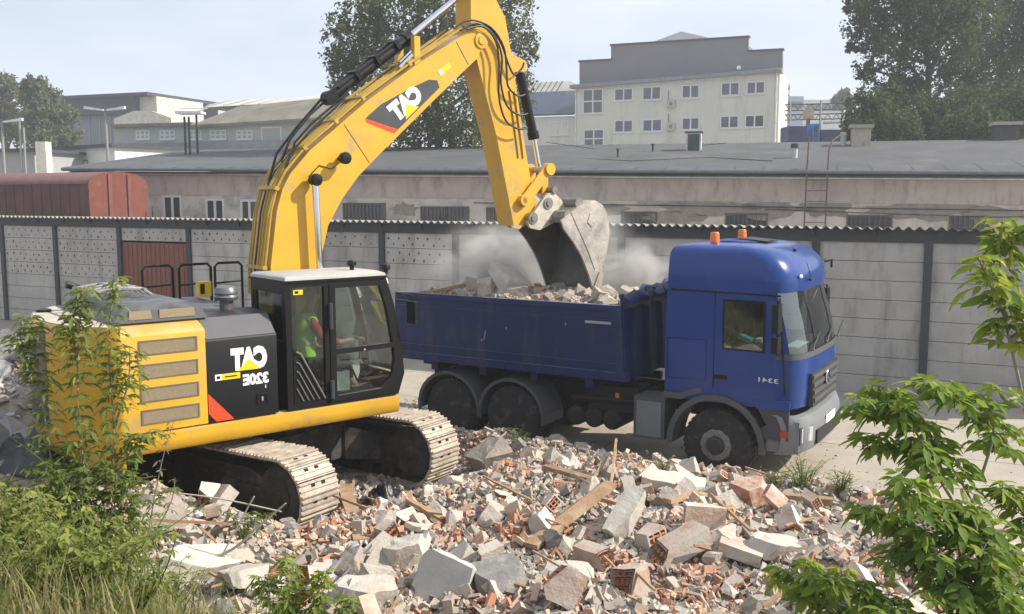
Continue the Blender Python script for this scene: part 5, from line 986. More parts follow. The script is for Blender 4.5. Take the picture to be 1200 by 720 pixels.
for (x0, x1, y0, d, nm, lb, cc) in ((917, 926, 98, 320, 'tower_block', 'pale far tower block just right of the office block', (.62, .58, .48)), (921, 942, 113, 170, 'grey_depot', 'grey blue far depot behind the gantry', (.25, .29, .36)), (942, 990, 117, 180, 'pale_depot', 'long pale far depot roof behind the gantry', (.45, .46, .45))):
    a_, b_ = at(x0, y0, d), at(x1, y0, d); t = empty(nm, (a_.x, d, 0), 0, lb, 'building'); w_ = b_.x - a_.x
    MB().m(mat(nm + '_wall', cc, .9)).box((0, 0, 0), (w_, 12, a_.z)).build('wall', t, smooth=0)
    q = MB().m(DGL)
    nr = 4 if d > 200 else 1
    for k in range(nr): q.box((.06 * w_, -.05, a_.z - (k + .7) * (2.9 if nr > 1 else 3)), (.94 * w_, -.01, a_.z - (k + .3) * (2.9 if nr > 1 else 3)))
    q.build('window_strip', t, smooth=0)
# ================================================================== rubble
CHK = mat('chunk_concrete', (.365, .32, .27), .95, var=.22, vs=3, bump=.55, bs=9, dirt=(.50, .36, .26), da=.30, ds=2.2, rnd=.28, dust=(.43, .385, .33), dusta=.5)
PLT = mat('chunk_plaster', (.51, .47, .41), .95, var=.18, vs=3, bump=.4, bs=10, dirt=(.45, .36, .28), da=.35, ds=2.5, rnd=.15)
BRK = mat('chunk_brick', (.42, .185, .105), .95, var=.22, vs=4, bump=.4, bs=14, dirt=(.56, .48, .40), da=.8, ds=2.5, rnd=.25, dust=(.50, .44, .37), dusta=.6)
HBK = mat('hollow_brick_clay', (.50, .33, .24), .95, var=.22, vs=5, bump=.4, bs=24, dirt=(.56, .52, .46), da=.95, ds=2.2, rnd=.25, dust=(.52, .46, .39), dusta=.5)
HBR = mat('hollow_brick_face', (.50, .25, .15), .95, var=.2, vs=6, bump=.3, bs=30, rnd=.15)
SCR = mat('chunk_dark', (.21, .205, .20), .95, var=.25, vs=3, bump=.5, bs=8, dirt=(.4, .36, .3), da=.4, rnd=.2)
TIM = mat('old_timber', (.33, .21, .12), .85, var=.3, vs=4, bump=.35, bs=30, dirt=(.42, .34, .25), da=.4, ds=2, rnd=.2)
def chunk_mesh(dim, n, seed, mt, jag=.25, rough=0):
    """a squared block with broken off corners and edges and slightly ragged faces"""
    rr = random.Random(seed); mb = MB(); mb.mats = [mt]; mb.box([-x / 2 for x in dim], [x / 2 for x in dim])
    for _ in range(3 + n % 4):
        nn = Vector((rr.choice((-1, 1)) * rr.uniform(.1, 1), rr.choice((-1, 1)) * rr.uniform(.1, 1), rr.choice((-1, 1)) * rr.uniform(.0, .8))).normalized()
        ext = sum(abs(nn[i]) * dim[i] / 2 for i in range(3)); co = nn * ext * rr.uniform(.52, .86) * (1 - jag * .35)
        g = mb.bm.verts[:] + mb.bm.edges[:] + mb.bm.faces[:]; r = bmesh.ops.bisect_plane(mb.bm, geom=g, plane_co=co, plane_no=nn, clear_outer=True)
        bmesh.ops.edgenet_fill(mb.bm, edges=[e for e in r['geom_cut'] if isinstance(e, bmesh.types.BMEdge)])
    bmesh.ops.triangulate(mb.bm, faces=mb.bm.faces[:]); bmesh.ops.subdivide_edges(mb.bm, edges=mb.bm.edges, cuts=3, use_grid_fill=True)
    k = .4 + rough * 12; m_ = min(dim)
    for v in mb.bm.verts: v.co += Vector((noise.noise(v.co * 6 + Vector((seed, 0, 0))), noise.noise(v.co * 6 + Vector((0, seed, 9))), noise.noise(v.co * 6 + Vector((4, 0, seed))))) * .035 * k + Vector((noise.noise(v.co * 17 + Vector((seed, 0, 0))), noise.noise(v.co * 17 + Vector((0, seed, 9))), noise.noise(v.co * 17 + Vector((4, 0, seed))))) * .018 * k
    o = mb.build('concrete_chunk', smooth=24); col.objects.unlink(o); return o
def brick_mesh(seed, L_, Wd, Ht, nx, nz):
    """clay block with rows of open cells running through its length"""
    mb = MB(); rr = random.Random(seed); wl_ = .022; mb.m(HBK)
    mb.box((-L_ / 2, -Wd / 2, -Ht / 2), (L_ / 2, -Wd / 2 + wl_, Ht / 2)); mb.box((-L_ / 2, Wd / 2 - wl_, -Ht / 2), (L_ / 2, Wd / 2, Ht / 2))
    mb.box((-L_ / 2, -Wd / 2 + wl_, -Ht / 2), (L_ / 2, Wd / 2 - wl_, -Ht / 2 + wl_)); mb.box((-L_ / 2, -Wd / 2 + wl_, Ht / 2 - wl_), (L_ / 2, Wd / 2 - wl_, Ht / 2)); mb.m(HBR)
    for k in range(1, nx): y = -Wd / 2 + Wd * k / nx; mb.box((-L_ / 2 + .004, y - .008, -Ht / 2 + wl_), (L_ / 2 - .004, y + .008, Ht / 2 - wl_))
    for k in range(1, nz):
        z = -Ht / 2 + Ht * k / nz
        for j in range(nx): mb.box((-L_ / 2 + .006, -Wd / 2 + Wd * j / nx + .009, z - .007), (L_ / 2 - .006, -Wd / 2 + Wd * (j + 1) / nx - .009, z + .007))
    mb.m(HBR).box((-.01, -Wd / 2 + wl_, -Ht / 2 + wl_), (.01, Wd / 2 - wl_, Ht / 2 - wl_))
    for _ in range(seed % 3):      # a corner knocked off
        nn = Vector((rr.choice((-1, 1)), rr.uniform(-1, 1), rr.uniform(-1, 1))).normalized()
        bmesh.ops.bisect_plane(mb.bm, geom=mb.bm.verts[:] + mb.bm.edges[:] + mb.bm.faces[:], plane_co=nn * L_ * .36, plane_no=nn, clear_outer=True)
    bmesh.ops.subdivide_edges(mb.bm, edges=mb.bm.edges, cuts=1, use_grid_fill=True)
    for v in mb.bm.verts: v.co += Vector((noise.noise(v.co * 9 + Vector((seed, 0, 0))), noise.noise(v.co * 9 + Vector((0, seed, 3))), noise.noise(v.co * 9 + Vector((5, 0, seed))))) * .011
    o = mb.build('hollow_brick', smooth=0); col.objects.unlink(o); return o
PC = [chunk_mesh((1, .72 + .1 * (i % 3), .45 + .1 * (i % 4)), 13 + i % 5, 100 + i, CHK, .3, .035) for i in range(9)]
PS = [chunk_mesh((1, .75, .16 + .04 * (i % 2)), 14, 200 + i, PLT, .2, .02) for i in range(5)]
PB = [chunk_mesh((1, .55, .42), 14, 300 + i, BRK, .15) for i in range(6)]
PD = [chunk_mesh((1, .8, .6), 16, 400 + i, SCR, .3, .04) for i in range(4)]
PW = [chunk_mesh((1, .8, .7), 14, 450 + i, PLT, .3, .04) for i in range(4)]
PH = [brick_mesh(1, .44, .26, .20, 4, 3), brick_mesh(2, .30, .28, .22, 4, 4), brick_mesh(3, .40, .24, .13, 5, 2), brick_mesh(4, .24, .24, .16, 3, 3)]
def hit(px, py):
    r = ray(px, py); O = Vector((0, 0, CAMZ)); d = 4.0
    while d < 30:
        P = O + r * d
        if P.z <= max(H(P.x, P.y), bank(P.x, P.y)): return P
        d += .02
    return P
def visible(P, m=30):
    v = P - Vector((0, 0, CAMZ)); d = v.dot(_f)
    if d < .5: return False
    px, py = 600 + F * v.x / d, 360 - F * v.dot(_u) / d
    return -m < px < 1200 + m and -m < py < 720 + m
def put(proto, name, label, cat, group, loc, sc_, rot):
    o = proto.copy(); o.name = name; col.objects.link(o); o.location = loc; o.scale = sc_ if isinstance(sc_, tuple) else (sc_,) * 3; o.rotation_euler = rot
    return tag(o, label, cat, group)
def free(P):        # keep the tracks' and truck's own places clear
    q = TRK_M.inverted() @ P
    if -6.2 < q.x < 1.5 and -1.55 < q.y < 1.5: return False
    dx, dy = P.x + 3.3, P.y - 12.8; a_ = dx * .824 + dy * -.566; b_ = dx * -.566 + dy * -.824
    return not (abs(a_) < 2.35 and abs(abs(b_) - 1.17) < .5)
rr = random.Random(5)
def scatter(n, protos, name, label, cat, group, smin, smax, sink=.25, flat=False, yb=1.0, cond=None):
    k = 0; tries = 0
    while k < n and tries < 40000:
        tries += 1
        y = 6.7 + 8.3 * rr.random() ** yb; x = rr.uniform(-.50 * y, .62 * y)
        e_ = edge_dist(x, y)
        if e_ < .05 or x > 5.3 + .3 * rr.random() or H(x, y) < .06 or bank(x, y) > .55: continue
        P = Vector((x, y, 0))
        if not free(P) or (cond and not cond(x, y)): continue
        s = smin + (smax - smin) * rr.random() ** 2.4
        P.z = max(H(x, y), bank(x, y)) + s * (.22 - sink * rr.random())
        if not visible(P): continue
        rt = (rr.uniform(-.5, .5), rr.uniform(-.5, .5), rr.uniform(0, 6.3)) if flat else (rr.uniform(0, 6.3), rr.uniform(-.9, .9), rr.uniform(0, 6.3))
        q = rr.choice(protos); put(q, name, label, cat, group, P, (s, s * rr.uniform(.8, 1.1), s * rr.uniform(.8, 1.15)), rt); k += 1
scatter(205, PC, 'concrete_chunk', 'rough grey concrete chunk strewn among many in the rubble heap', 'concrete chunk', 'grey concrete chunks in the rubble heap', .10, .34)
scatter(150, PB, 'brick_piece', 'broken orange brick piece scattered in the rubble heap', 'brick', 'orange brick pieces in the rubble heap', .08, .22)
scatter(95, PS, 'plaster_slab', 'thin pale plaster slab lying loose in the rubble heap', 'slab', 'pale plaster slabs in the rubble heap', .14, .40, flat=True)
scatter(80, PW, 'plaster_lump', 'whitish mortar lump lying loose in the rubble heap', 'mortar lump', 'whitish mortar lumps in the rubble heap', .10, .34)
scatter(34, PD, 'dark_rock', 'dark grey broken concrete block lying loose in the rubble heap', 'concrete block', 'dark concrete blocks in the rubble heap', .14, .34)
scatter(40, PH, 'hollow_brick', 'hollow clay block with open cells tumbled in the rubble heap', 'hollow brick', 'hollow clay blocks in the rubble heap', .6, .95, sink=.2)
TP = []
for L_, w_ in ((.5, .03), (.35, .05), (.7, .04)):
    mb = MB().m(TIM); mb.loft([[(L_ * (k / 4 - .5), y * w_ / 2 * (.35 if k == 4 else 1) + .01 * (k % 2), z * .012) for y, z in ((-1, -1), (1, -1), (1, 1), (-1, 1))] for k in range(5)]); o = mb.build('wood_splinter', smooth=0); col.objects.unlink(o); TP.append(o)
scatter(45, TP, 'wood_splinter', 'short splintered lath lying loose in the rubble heap', 'wood splinter', 'splintered laths in the rubble heap', .7, 1.2, sink=-.02, flat=True)
# --- pieces one can single out
def place(proto, px, py, s, rot, name, label, cat, up=.08, mt=None):
    P = hit(px, py); P = P + Vector((0, 0, up)); o = put(proto, name, label, cat, None, P, s, rot)
    if mt: o.data = o.data.copy(); o.data.materials[0] = mt
    return o
CLN = mat('slab_pale_grey', (.47, .46, .43), .9, var=.12, vs=2, bump=.2, bs=12, dirt=(.55, .50, .42), da=.3)
place(chunk_mesh((1, .8, .30), 18, 511, CLN, .22, .03), 520, 700, (.48, .55, .5), (R(70), R(15), R(-25)), 'standing_slab', 'big smooth pale grey slab standing upright at the bottom edge of the rubble', 'slab', .14)
place(chunk_mesh((1, .9, .8), 22, 512, SCR, .12, .02), 585, 700, (.42, .42, .42), (R(8), R(-6), R(20)), 'dark_block', 'large dark grey square block right of the upright pale slab', 'concrete block', .10)
place(chunk_mesh((1, .35, .3), 18, 513, PLT, .15, .02), 733, 625, (.58, .6, .65), (R(10), R(-38), R(50)), 'white_pillar', 'long white plastered block leaning up to the right in the middle of the rubble', 'plastered block', .20)
place(chunk_mesh((1, .6, .5), 16, 514, CHK, .35, .03), 575, 548, (.62, .62, .6), (R(20), R(-30), R(10)), 'wedge_block', 'big sharp grey brown wedge beside the far track of the excavator', 'concrete wedge', .16)
place(chunk_mesh((1, .6, .16), 18, 515, CHK, .2, .03), 790, 575, (.7, .6, .7), (R(8), R(8), R(-20)), 'tan_slab', 'broad tan concrete slab lying just before the front wheel of the truck', 'slab', .10, mat('tan_concrete', (.54, .49, .41), .95, var=.2, bump=.4, bs=10))
place(chunk_mesh((1, .75, .6), 20, 516, BRK, .1, .02), 880, 590, (.42, .42, .4), (R(4), R(-5), R(35)), 'brick_masonry', 'square lump of brick masonry with a mortar top near the front wheel', 'masonry lump', .14)
for px, py, k, s, rt, lb in ((795, 655, 0, (1.35, 1.0, .95), (R(0), R(-16), R(28)), 'long hollow clay block with five cells lying in the front right rubble'), (738, 700, 1, (.95, .95, .95), (R(78), R(0), R(40)), 'hollow block at the bottom edge showing its full honeycomb face'), (760, 645, 3, (1.1, 1.1, 1.1), (R(10), R(-10), R(-55)), 'small hollow block with a square face left of the long hollow block'), (868, 660, 2, (1.0, 1.0, 1.0), (R(5), R(14), R(-20)), 'flat pale hollow block right of the long hollow block'), (825, 622, 2, (1.0, 1.1, 1.2), (R(85), R(5), R(0)), 'broken perforated wall piece standing behind the long hollow block'), (180, 622, 0, (1.25, 1.3, 1.2), (R(0), R(-8), R(35)), 'tan hollow block lying below the near track at the left'), (660, 705, 1, (1.1, 1.1, 1.1), (R(60), R(20), R(-20)), 'grey hollow block at the bottom edge right of the dark block')):
    o = place(PH[k], px, py, s, rt, 'hollow_brick', lb, 'hollow brick', .13)
for px, py, s, rt, lb in ((235, 675, (.72, .6, .9), (R(12), R(10), R(30)), 'big cream plaster slab at the bottom left below the near track'), (290, 690, (.6, .55, .9), (R(-8), R(14), R(80)), 'second big cream slab overlapping the first at the bottom left'), (470, 660, (.4, .35, .9), (R(10), R(-14), R(-10)), 'cream slab left of the upright pale slab'), (425, 712, (.55, .5, 1), (R(3), R(6), R(15)), 'bright white slab lying flat at the bottom edge left of the upright slab'), (905, 655, (.5, .4, .9), (R(5), R(9), R(0)), 'pale slab beside the green leaves at the right of the rubble')):
    place(PS[px % 5], px, py, s, rt, 'plaster_slab', lb, 'slab', .12)
def timber(pa, pb, w_, h, label, za=.1, zb=.1):
    A, B = hit(*pa) + Vector((0, 0, za)), hit(*pb) + Vector((0, 0, zb)); L_ = (B - A).length
    mb = MB().m(TIM); n = 8; rd = random.Random(int(pa[0]))
    mb.loft([[(L_ * k / n, y * w_ / 2 + rd.uniform(-.006, .006), z * h / 2 + rd.uniform(-.004, .004)) for y, z in ((-1, -1), (1, -1), (1, 1), (-1, 1))] for k in range(n + 1)])
    o = mb.build('timber_plank', bevel=.004); o.location = A; o.rotation_euler = (B - A).to_track_quat('X', 'Z').to_euler(); return tag(o, label, 'plank')
timber((403, 580), (424, 640), .16, .05, 'short reddish brown plank standing on end beside the near track', .12, .05)
timber((622, 652), (716, 590), .15, .05, 'long brown plank slanting across the middle of the rubble', .1, .22); timber((716, 590), (722, 545), .03, .03, 'thin pale lath sticking up at the end of the long brown plank', .2, .35)
timber((690, 578), (712, 556), .04, .03, 'thin brown lath leaning behind the long plank', .08, .22); timber((478, 596), (520, 618), .07, .04, 'small dark batten under the grey chunks right of the near track', .1, .08)
timber((640, 556), (700, 572), .12, .05, 'tan board lying along the far edge of the rubble', .1, .08); timber((700, 600), (735, 606), .05, .04, 'short brown batten left of the white plastered block', .15, .12); timber((782, 600), (830, 588), .10, .04, 'brown board end poking out below the tan slab', .12, .1)
timber((905, 590), (975, 600), .12, .08, 'tan beam lying at the far right end of the rubble', .1, .12)
# half pipe, sheet, pipe
A, B = hit(392, 688) + Vector((0, 0, .08)), hit(428, 655) + Vector((0, 0, .14)); L_ = (B - A).length; mb = MB().m(mat('zinc_gutter', (.33, .34, .36), .45, metal=.5, var=.25))
mb.loft([[(x, r * math.cos(R(180 + 180 * k / 8)), .03 + r * math.sin(R(180 + 180 * k / 8))) for k in range(9)] + [(x, (r - .006) * math.cos(R(360 - 180 * k / 8)), .03 + (r - .006) * math.sin(R(360 - 180 * k / 8))) for k in range(9)] for x, r in ((0, .085), (L_ * .5, .08), (L_, .085))])
o = mb.build('gutter_piece'); o.location = A; o.rotation_euler = (B - A).to_track_quat('X', 'Z').to_euler(); tag(o, 'bent grey zinc half gutter lying in the rubble beside the bottom shrub', 'gutter')
def cloth(px, py, rx, ry, h, mt, name, label, cat, seed, n=26):
    P = hit(px, py); V = []; FC = []
    for j in range(n + 1):
        for i in range(n + 1):
            u, v = i / n * 2 - 1, j / n * 2 - 1; wob = 1 + .25 * noise.noise(Vector((u * 2, v * 2, seed))); x, y = u * rx * wob, v * ry * wob
            e_ = max(0, 1 - u * u) * max(0, 1 - v * v); z = h * e_ * (.6 + .8 * abs(noise.noise(Vector((u * 2.2, v * 2.2, seed + 4)))) + .5 * noise.noise(Vector((u * 5 + v * 3, v * 4, seed)))); V.append((P.x + x, P.y + y, max(H(P.x + x, P.y + y) + .02, P.z + z - .05)))
    for j in range(n):
        for i in range(n): FC.append((j * (n + 1) + i, j * (n + 1) + i + 1, (j + 1) * (n + 1) + i + 1, (j + 1) * (n + 1) + i))
    o = arrmesh(name, V, FC, mt); o.data.shade_smooth(); return tag(o, label, cat)
cloth(42, 540, .65, .55, .45, mat('dark_sheet', (.06, .063, .066), .55, var=.3, bump=.4, bs=6), 'plastic_sheet', 'crumpled dark grey plastic sheet on the heap left of the excavator', 'plastic sheet', 3)
cloth(450, 590, .35, .35, .35, mat('black_foil', (.02, .02, .022), .3, var=.3, bump=.5, bs=9), 'plastic_bag', 'crumpled black plastic foil beside the short upright plank', 'plastic bag', 8)
# heap behind the excavator: greyish pieces
k = 0
GRC = mat('heap_grey', (.33, .32, .315), .95, var=.22, bump=.5, bs=10, rnd=.3); GP = []
for q in PC[:6]: p_ = q.copy(); p_.data = q.data.copy(); p_.data.materials[0] = GRC; GP.append(p_)
while k < 62:
    x, y = rr.gauss(-7.6, 1.5), rr.gauss(13.4, 1.6); P = Vector((x, y, 0))
    if not free(P) or H(x, y) < .25 or not visible(P): k += .05; continue
    s = rr.uniform(.14, .5); P.z = H(x, y) + s * .1; put(rr.choice(GP), 'concrete_chunk', 'dusty grey concrete chunk on the heap left behind the excavator', 'concrete chunk', 'grey chunks on the heap behind the excavator', P, s, (rr.uniform(0, 6), rr.uniform(-1, 1), rr.uniform(0, 6))); k += 1
# loose small fragments: uncountable
def fragments(name, n, fn, smin, smax, mats_, wts):
    P = []; 
    while len(P) < n:
        q = fn()
        if q: P.append(q)
    P = np.array(P); S = smin + (smax - smin) * rng.random(n) ** 2.2
    cube = np.array([[-1, -1, -1], [1, -1, -1], [1, 1, -1], [-1, 1, -1], [-1, -1, 1], [1, -1, 1], [1, 1, 1], [-1, 1, 1]], float) * .5
    T = cube[None] * (1 + .3 * (rng.random((n, 8, 1)) - .5)) * (S[:, None] * (np.array([1, .65, .30]) * (.6 + .8 * rng.random((n, 3)))))[:, None, :]
    V = np.einsum('nij,nvj->nvi', rots(n), T) + P[:, None, :]
    q = np.array([[3, 2, 1, 0], [4, 5, 6, 7], [0, 1, 5, 4], [1, 2, 6, 5], [2, 3, 7, 6], [3, 0, 4, 7]])
    FC = (q[None] + 8 * np.arange(n)[:, None, None]).reshape(-1, 4)
    # broken brick lies in patches, not evenly
    ch = rng.choice(len(mats_), n, p=wts); cl_ = np.array([noise.noise(Vector((q_[0] * .9 + 7, q_[1] * .9, 3))) for q_ in P])
    if len(mats_) > 5: sw = (cl_ > .16) & (rng.random(n) < .38); ch = np.where(sw, 2, np.where((ch == 2) & (cl_ < .0) & (rng.random(n) < .75), 0, ch))
    mi = np.repeat(ch, 6)
    return tag(arrmesh(name, V.reshape(-1, 3), FC, mats_, mi=mi), kind='stuff')
def simple(name, c, rough=.95, v=.2): return mat(name, c, rough, var=v, vs=.9, dust=(.40, .355, .30), dusta=.6)
FM = [simple('frag_grey', (.355, .31, .262)), simple('frag_white', (.49, .455, .40)), simple('frag_orange', (.42, .20, .12)), simple('frag_tan', (.50, .38, .27)), simple('frag_dark', (.16, .15, .14)), simple('frag_rose', (.48, .31, .23))]
def fr1():
    y = 6.4 + 8.6 * rr.random() ** .9; x = rr.uniform(-.52 * y, .55 * y); h = H(x, y)
    if edge_dist(x, y) < -.25 or x > 5.5 or h < .015 or bank(x, y) > .5: return None
    if not free(Vector((x, y, 0))) and rr.random() < .7: return None
    return (x, y, max(h, bank(x, y)) + rr.uniform(-.01, .035))
fragments('rubble_fragments', 36000, fr1, .015, .11, FM, [.35, .19, .11, .17, .07, .11])
fragments('rubble_pieces', 3200, fr1, .06, .20, FM, [.40, .20, .12, .15, .06, .07])
def fr2():
    x, y = rr.gauss(-7.6, 1.9), rr.gauss(13.4, 1.9); h = H(x, y)
    return (x, y, h + .02) if h > .1 and free(Vector((x, y, 0))) else None
fragments('heap_fragments', 2500, fr2, .02, .12, [FM[0], FM[4], GRC, FM[1]], [.35, .2, .35, .1])
def fr3():
    q = TRK_M.inverted() @ Vector((rr.uniform(-4, 8), rr.uniform(10, 18), 0)); w_ = TRK_M @ q
    return (w_.x, w_.y, .01) if edge_dist(w_.x, w_.y) < 0 and rr.random() < math.exp(edge_dist(w_.x, w_.y) * .9) else None
fragments('scattered_grit', 1500, fr3, .008, .05, FM, [.35, .25, .12, .18, .05, .05])
# load in the truck
def ld(x, s): return 2.36 + .13 * math.exp(-((x + 3.6) / 1.3) ** 2) + .10 * noise.noise(Vector((x * 1.3, s * 1.3, 5))) + .06 * noise.noise(Vector((x * 4, s * 4, 2))) - .1 * (abs(s) / 1.15) ** 4
nx, ny = 70, 24; V = []; FC = []
for j in range(ny + 1):
    for i in range(nx + 1): x, s = -5.78 + 4.2 * i / nx, -1.14 + 2.28 * j / ny; V.append(tuple(trk_w(x, s, ld(x, s))))
for j in range(ny):
    for i in range(nx): FC.append((j * (nx + 1) + i, j * (nx + 1) + i + 1, (j + 1) * (nx + 1) + i + 1, (j + 1) * (nx + 1) + i))
tag(arrmesh('rubble_load', V, FC, RUBG), kind='stuff')
def fr4():
    x, s = rr.uniform(-5.7, -1.65), rr.uniform(-1.1, 1.1); return tuple(trk_w(x, s, ld(x, s) + .02))
fragments('load_fragments', 1600, fr4, .03, .16, FM, [.4, .2, .1, .16, .08, .06])
for i in range(30):
    x, s = (rr.uniform(-5.6, -1.7), rr.uniform(-1.0, 1.0)) if i < 18 else (rr.gauss(-2.6, .45), rr.uniform(.1, 1.0)); z = rr.uniform(.16, .4); put(rr.choice(PC), 'concrete_chunk', 'grey concrete chunk lying in the loaded truck bed', 'concrete chunk', 'concrete chunks in the truck bed', trk_w(x, s, ld(x, s) + .04), z, (rr.uniform(0, 6), rr.uniform(-1, 1), rr.uniform(0, 6)))
o = put(chunk_mesh((1, .6, .5), 18, 611, PLT, .3, .04), 'load_slab', 'large pale broken slab on top of the load left of the bucket', 'slab', None, trk_w(-3.95, .45, 2.62), (.95, .8, .7), (R(-14), R(20), R(-60)))
o = put(PW[1], 'load_lump', 'whitish knobby lump standing at the left of the truck load', 'mortar lump', None, trk_w(-4.9, .3, 2.58), (.25, .25, .42), (R(10), R(10), 0))
t_ = MB().m(RUB); t_.lathe((0, 0, -.1), (0, 0, 1), [(0, .16), (.0, .23), (.05, .26), (.15, .26), (.2, .23), (.2, .16)], 24); o = t_.build('old_tyre'); o.location = trk_w(-4.3, -.1, 2.56); o.rotation_euler = (R(75), R(10), R(10)); tag(o, 'dark worn tyre standing behind the pale slab in the truck bed', 'tyre')
b = MB().m(TIM).box((-.5, -.05, -.03), (.5, .05, .03)); o = b.build('timber_plank', bevel=.004); o.location = trk_w(-5.2, .6, 2.50); o.rotation_euler = (0, R(-12), R(10)); tag(o, 'pale plank lying at the left end of the truck load', 'plank')
# ================================================================== vegetation
BARK = mat('bark_brown', (.10, .08, .06), .95, var=.35, vs=4, bump=.6, bs=12); STEM = mat('stem_pale', (.26, .24, .17), .8, var=.25, vs=8); GST = mat('stem_green', (.12, .16, .04), .7, var=.2)
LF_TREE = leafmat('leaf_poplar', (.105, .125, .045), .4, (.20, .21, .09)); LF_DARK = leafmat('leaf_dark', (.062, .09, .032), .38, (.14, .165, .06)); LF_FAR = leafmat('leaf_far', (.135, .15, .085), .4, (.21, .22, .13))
LF_ASH = leafmat('leaf_ash', (.15, .235, .045), .5, (.33, .36, .07)); LF_WEED = leafmat('leaf_weed', (.15, .20, .05), .48, (.31, .33, .09)); LF_GRASS = leafmat('grass_blade', (.28, .24, .12), .45, (.46, .40, .22)); LF_GREEN = leafmat('grass_green', (.15, .19, .05), .45, (.30, .31, .10))
def cards(P, size, asp=.55, flat=.0):
    n = len(P); M = rots(n); q = np.array([[-.5, 0, 0], [0, -.5 * asp, .08], [.5, 0, 0], [0, .5 * asp, .08]]); s = size * (.65 + .7 * rng.random(n))
    V = np.einsum('nij,nvj->nvi', M, q[None] * s[:, None, None]) + P[:, None, :]
    return V.reshape(-1, 3), np.arange(4 * n).reshape(n, 4)
def tree(name, label, group, base, clumps, n, size, lm, trunk=None, fork=.5, tr=.22):
    """clumps: (point, radius); leaves gather on twigs inside each clump so the sky shows between them"""
    t = empty(name, base, 0, label, 'tree', group); B = Vector(base); tot = sum(r ** 2 for _, r in clumps); PP = []; TT = []
    mb = MB().m(BARK); top = Vector(trunk) if trunk else max((c for c, r in clumps), key=lambda c: c.z)
    pth = [Vector((0, 0, 0))] + [(top - B) * k + Vector((.25 * math.sin(k * 5), .2 * math.cos(k * 4), 0)) for k in (.25, .5, .75, 1)]; mb.tube(pth, [tr, tr * .85, tr * .65, tr * .45, tr * .2], 9)
    for c, r in clumps:
        st_ = pth[1].lerp(pth[-1], min(1, max(0, random.uniform(.2, .8)))); 
        k_ = max(.1, min(.95, (c.z - B.z - r * 1.4) / max(.1, pth[-1].z))); st_ = pth[0].lerp(pth[-1], k_); e_ = c - B
        mb.tube([st_, st_.lerp(e_, .5) + Vector((0, 0, .12 * r)), e_], [tr * .42, tr * .26, tr * .08], 6)
        m = int(n * r ** 2 / tot); nt_ = max(6, m // 22); D = rng.normal(size=(nt_, 3)); D /= np.linalg.norm(D, axis=1)[:, None]; rad = r * (.35 + .75 * rng.random(nt_) ** .6); tw = D * rad[:, None] * np.array([1, 1, .85])
        idx = rng.integers(0, nt_, m); q = tw[idx] + rng.normal(size=(m, 3)) * np.minimum(r * .11, .16) * np.array([1, 1, 1.5]); q[:, 2] -= .04 * r
        PP.append(q + np.array(e_)); TT.append(np.clip(.5 + .30 * (rng.random(nt_)[idx] - .5) + .5 * (rng.random(m) - .5), 0, 1))
        for i in rng.choice(nt_, min(nt_, 9), replace=False): mb.tube([e_, e_ + Vector(tw[i]) * .95], [tr * .09, tr * .03], 4)
    mb.build('trunk', t); P = np.concatenate(PP); V, FC = cards(P, size); o = arrmesh('crown', V, FC, lm, np.concatenate(TT), t); return t
def cl(lst, d, k=.9): return [(at(px, py, d + random.uniform(-1.5, 1.5)), r * d / F * k) for px, py, r in lst]
tree('birch_tree', 'tall loose leafed tree behind the workshop, directly behind the boom', None, tuple(at(505, 240, 47).xy) + (0,), cl([(418, 48, 40), (408, 95, 28), (425, 20, 34), (470, 20, 52), (530, -15, 60), (590, 5, 36), (612, 45, 24), (470, 85, 52), (445, 140, 42), (520, 60, 50), (540, 125, 48), (590, 90, 36), (500, 150, 40), (600, 130, 28), (405, 70, 20), (560, 160, 36), (618, 70, 14), (395, 30, 16)], 47), 30000, .20, LF_TREE, trunk=at(515, -10, 47), tr=.3)
tree('poplar_tree', 'big dark tree with a forked trunk above the right half of the workshop roof', 'trees behind the workshop on the right', tuple(at(1086, 200, 50).xy) + (0,), cl([(1012, 28, 26), (1035, -5, 38), (1045, 55, 34), (1075, 15, 42), (1110, 40, 40), (1110, -20, 50), (1140, 20, 36), (1018, 82, 18), (1065, 95, 26), (1125, 85, 34), (1000, 5, 14), (1003, 55, 12)], 50), 25000, .20, LF_DARK, trunk=at(1092, 20, 50), tr=.32)
tree('poplar_tree', 'second dark tree filling the top right corner of the picture', 'trees behind the workshop on the right', tuple(at(1172, 200, 52).xy) + (0,), cl([(1175, -10, 40), (1200, 30, 44), (1165, 55, 34), (1215, 80, 44), (1160, 95, 34), (1195, 110, 34), (1235, 20, 50)], 52), 18000, .21, LF_DARK, trunk=at(1178, 0, 52), tr=.2)
for lst, px, lb, n in (([(1015, 128, 24), (1005, 150, 18), (1035, 145, 26), (1040, 115, 20)], 1020, 'dark bushy shrub at the left foot of the big dark tree', 4500), ([(1070, 135, 30), (1095, 150, 26), (1055, 155, 22)], 1075, 'dark bushy shrub directly below the forked trunk', 4500), ([(1130, 130, 34), (1120, 155, 24), (1150, 150, 28)], 1135, 'dark bushy shrub right of the forked trunk', 4800), ([(1185, 140, 34), (1215, 125, 34), (1175, 158, 20)], 1190, 'dark bushy shrub behind the low dark chimney', 4500)):
    t = tree('shrub', lb, 'shrubs behind the workshop on the right', tuple(at(px, 200, 47).xy) + (0,), cl(lst, 47, 1.05), int(n * 1.6), .20, LF_DARK, tr=.12); t['category'] = 'shrub'
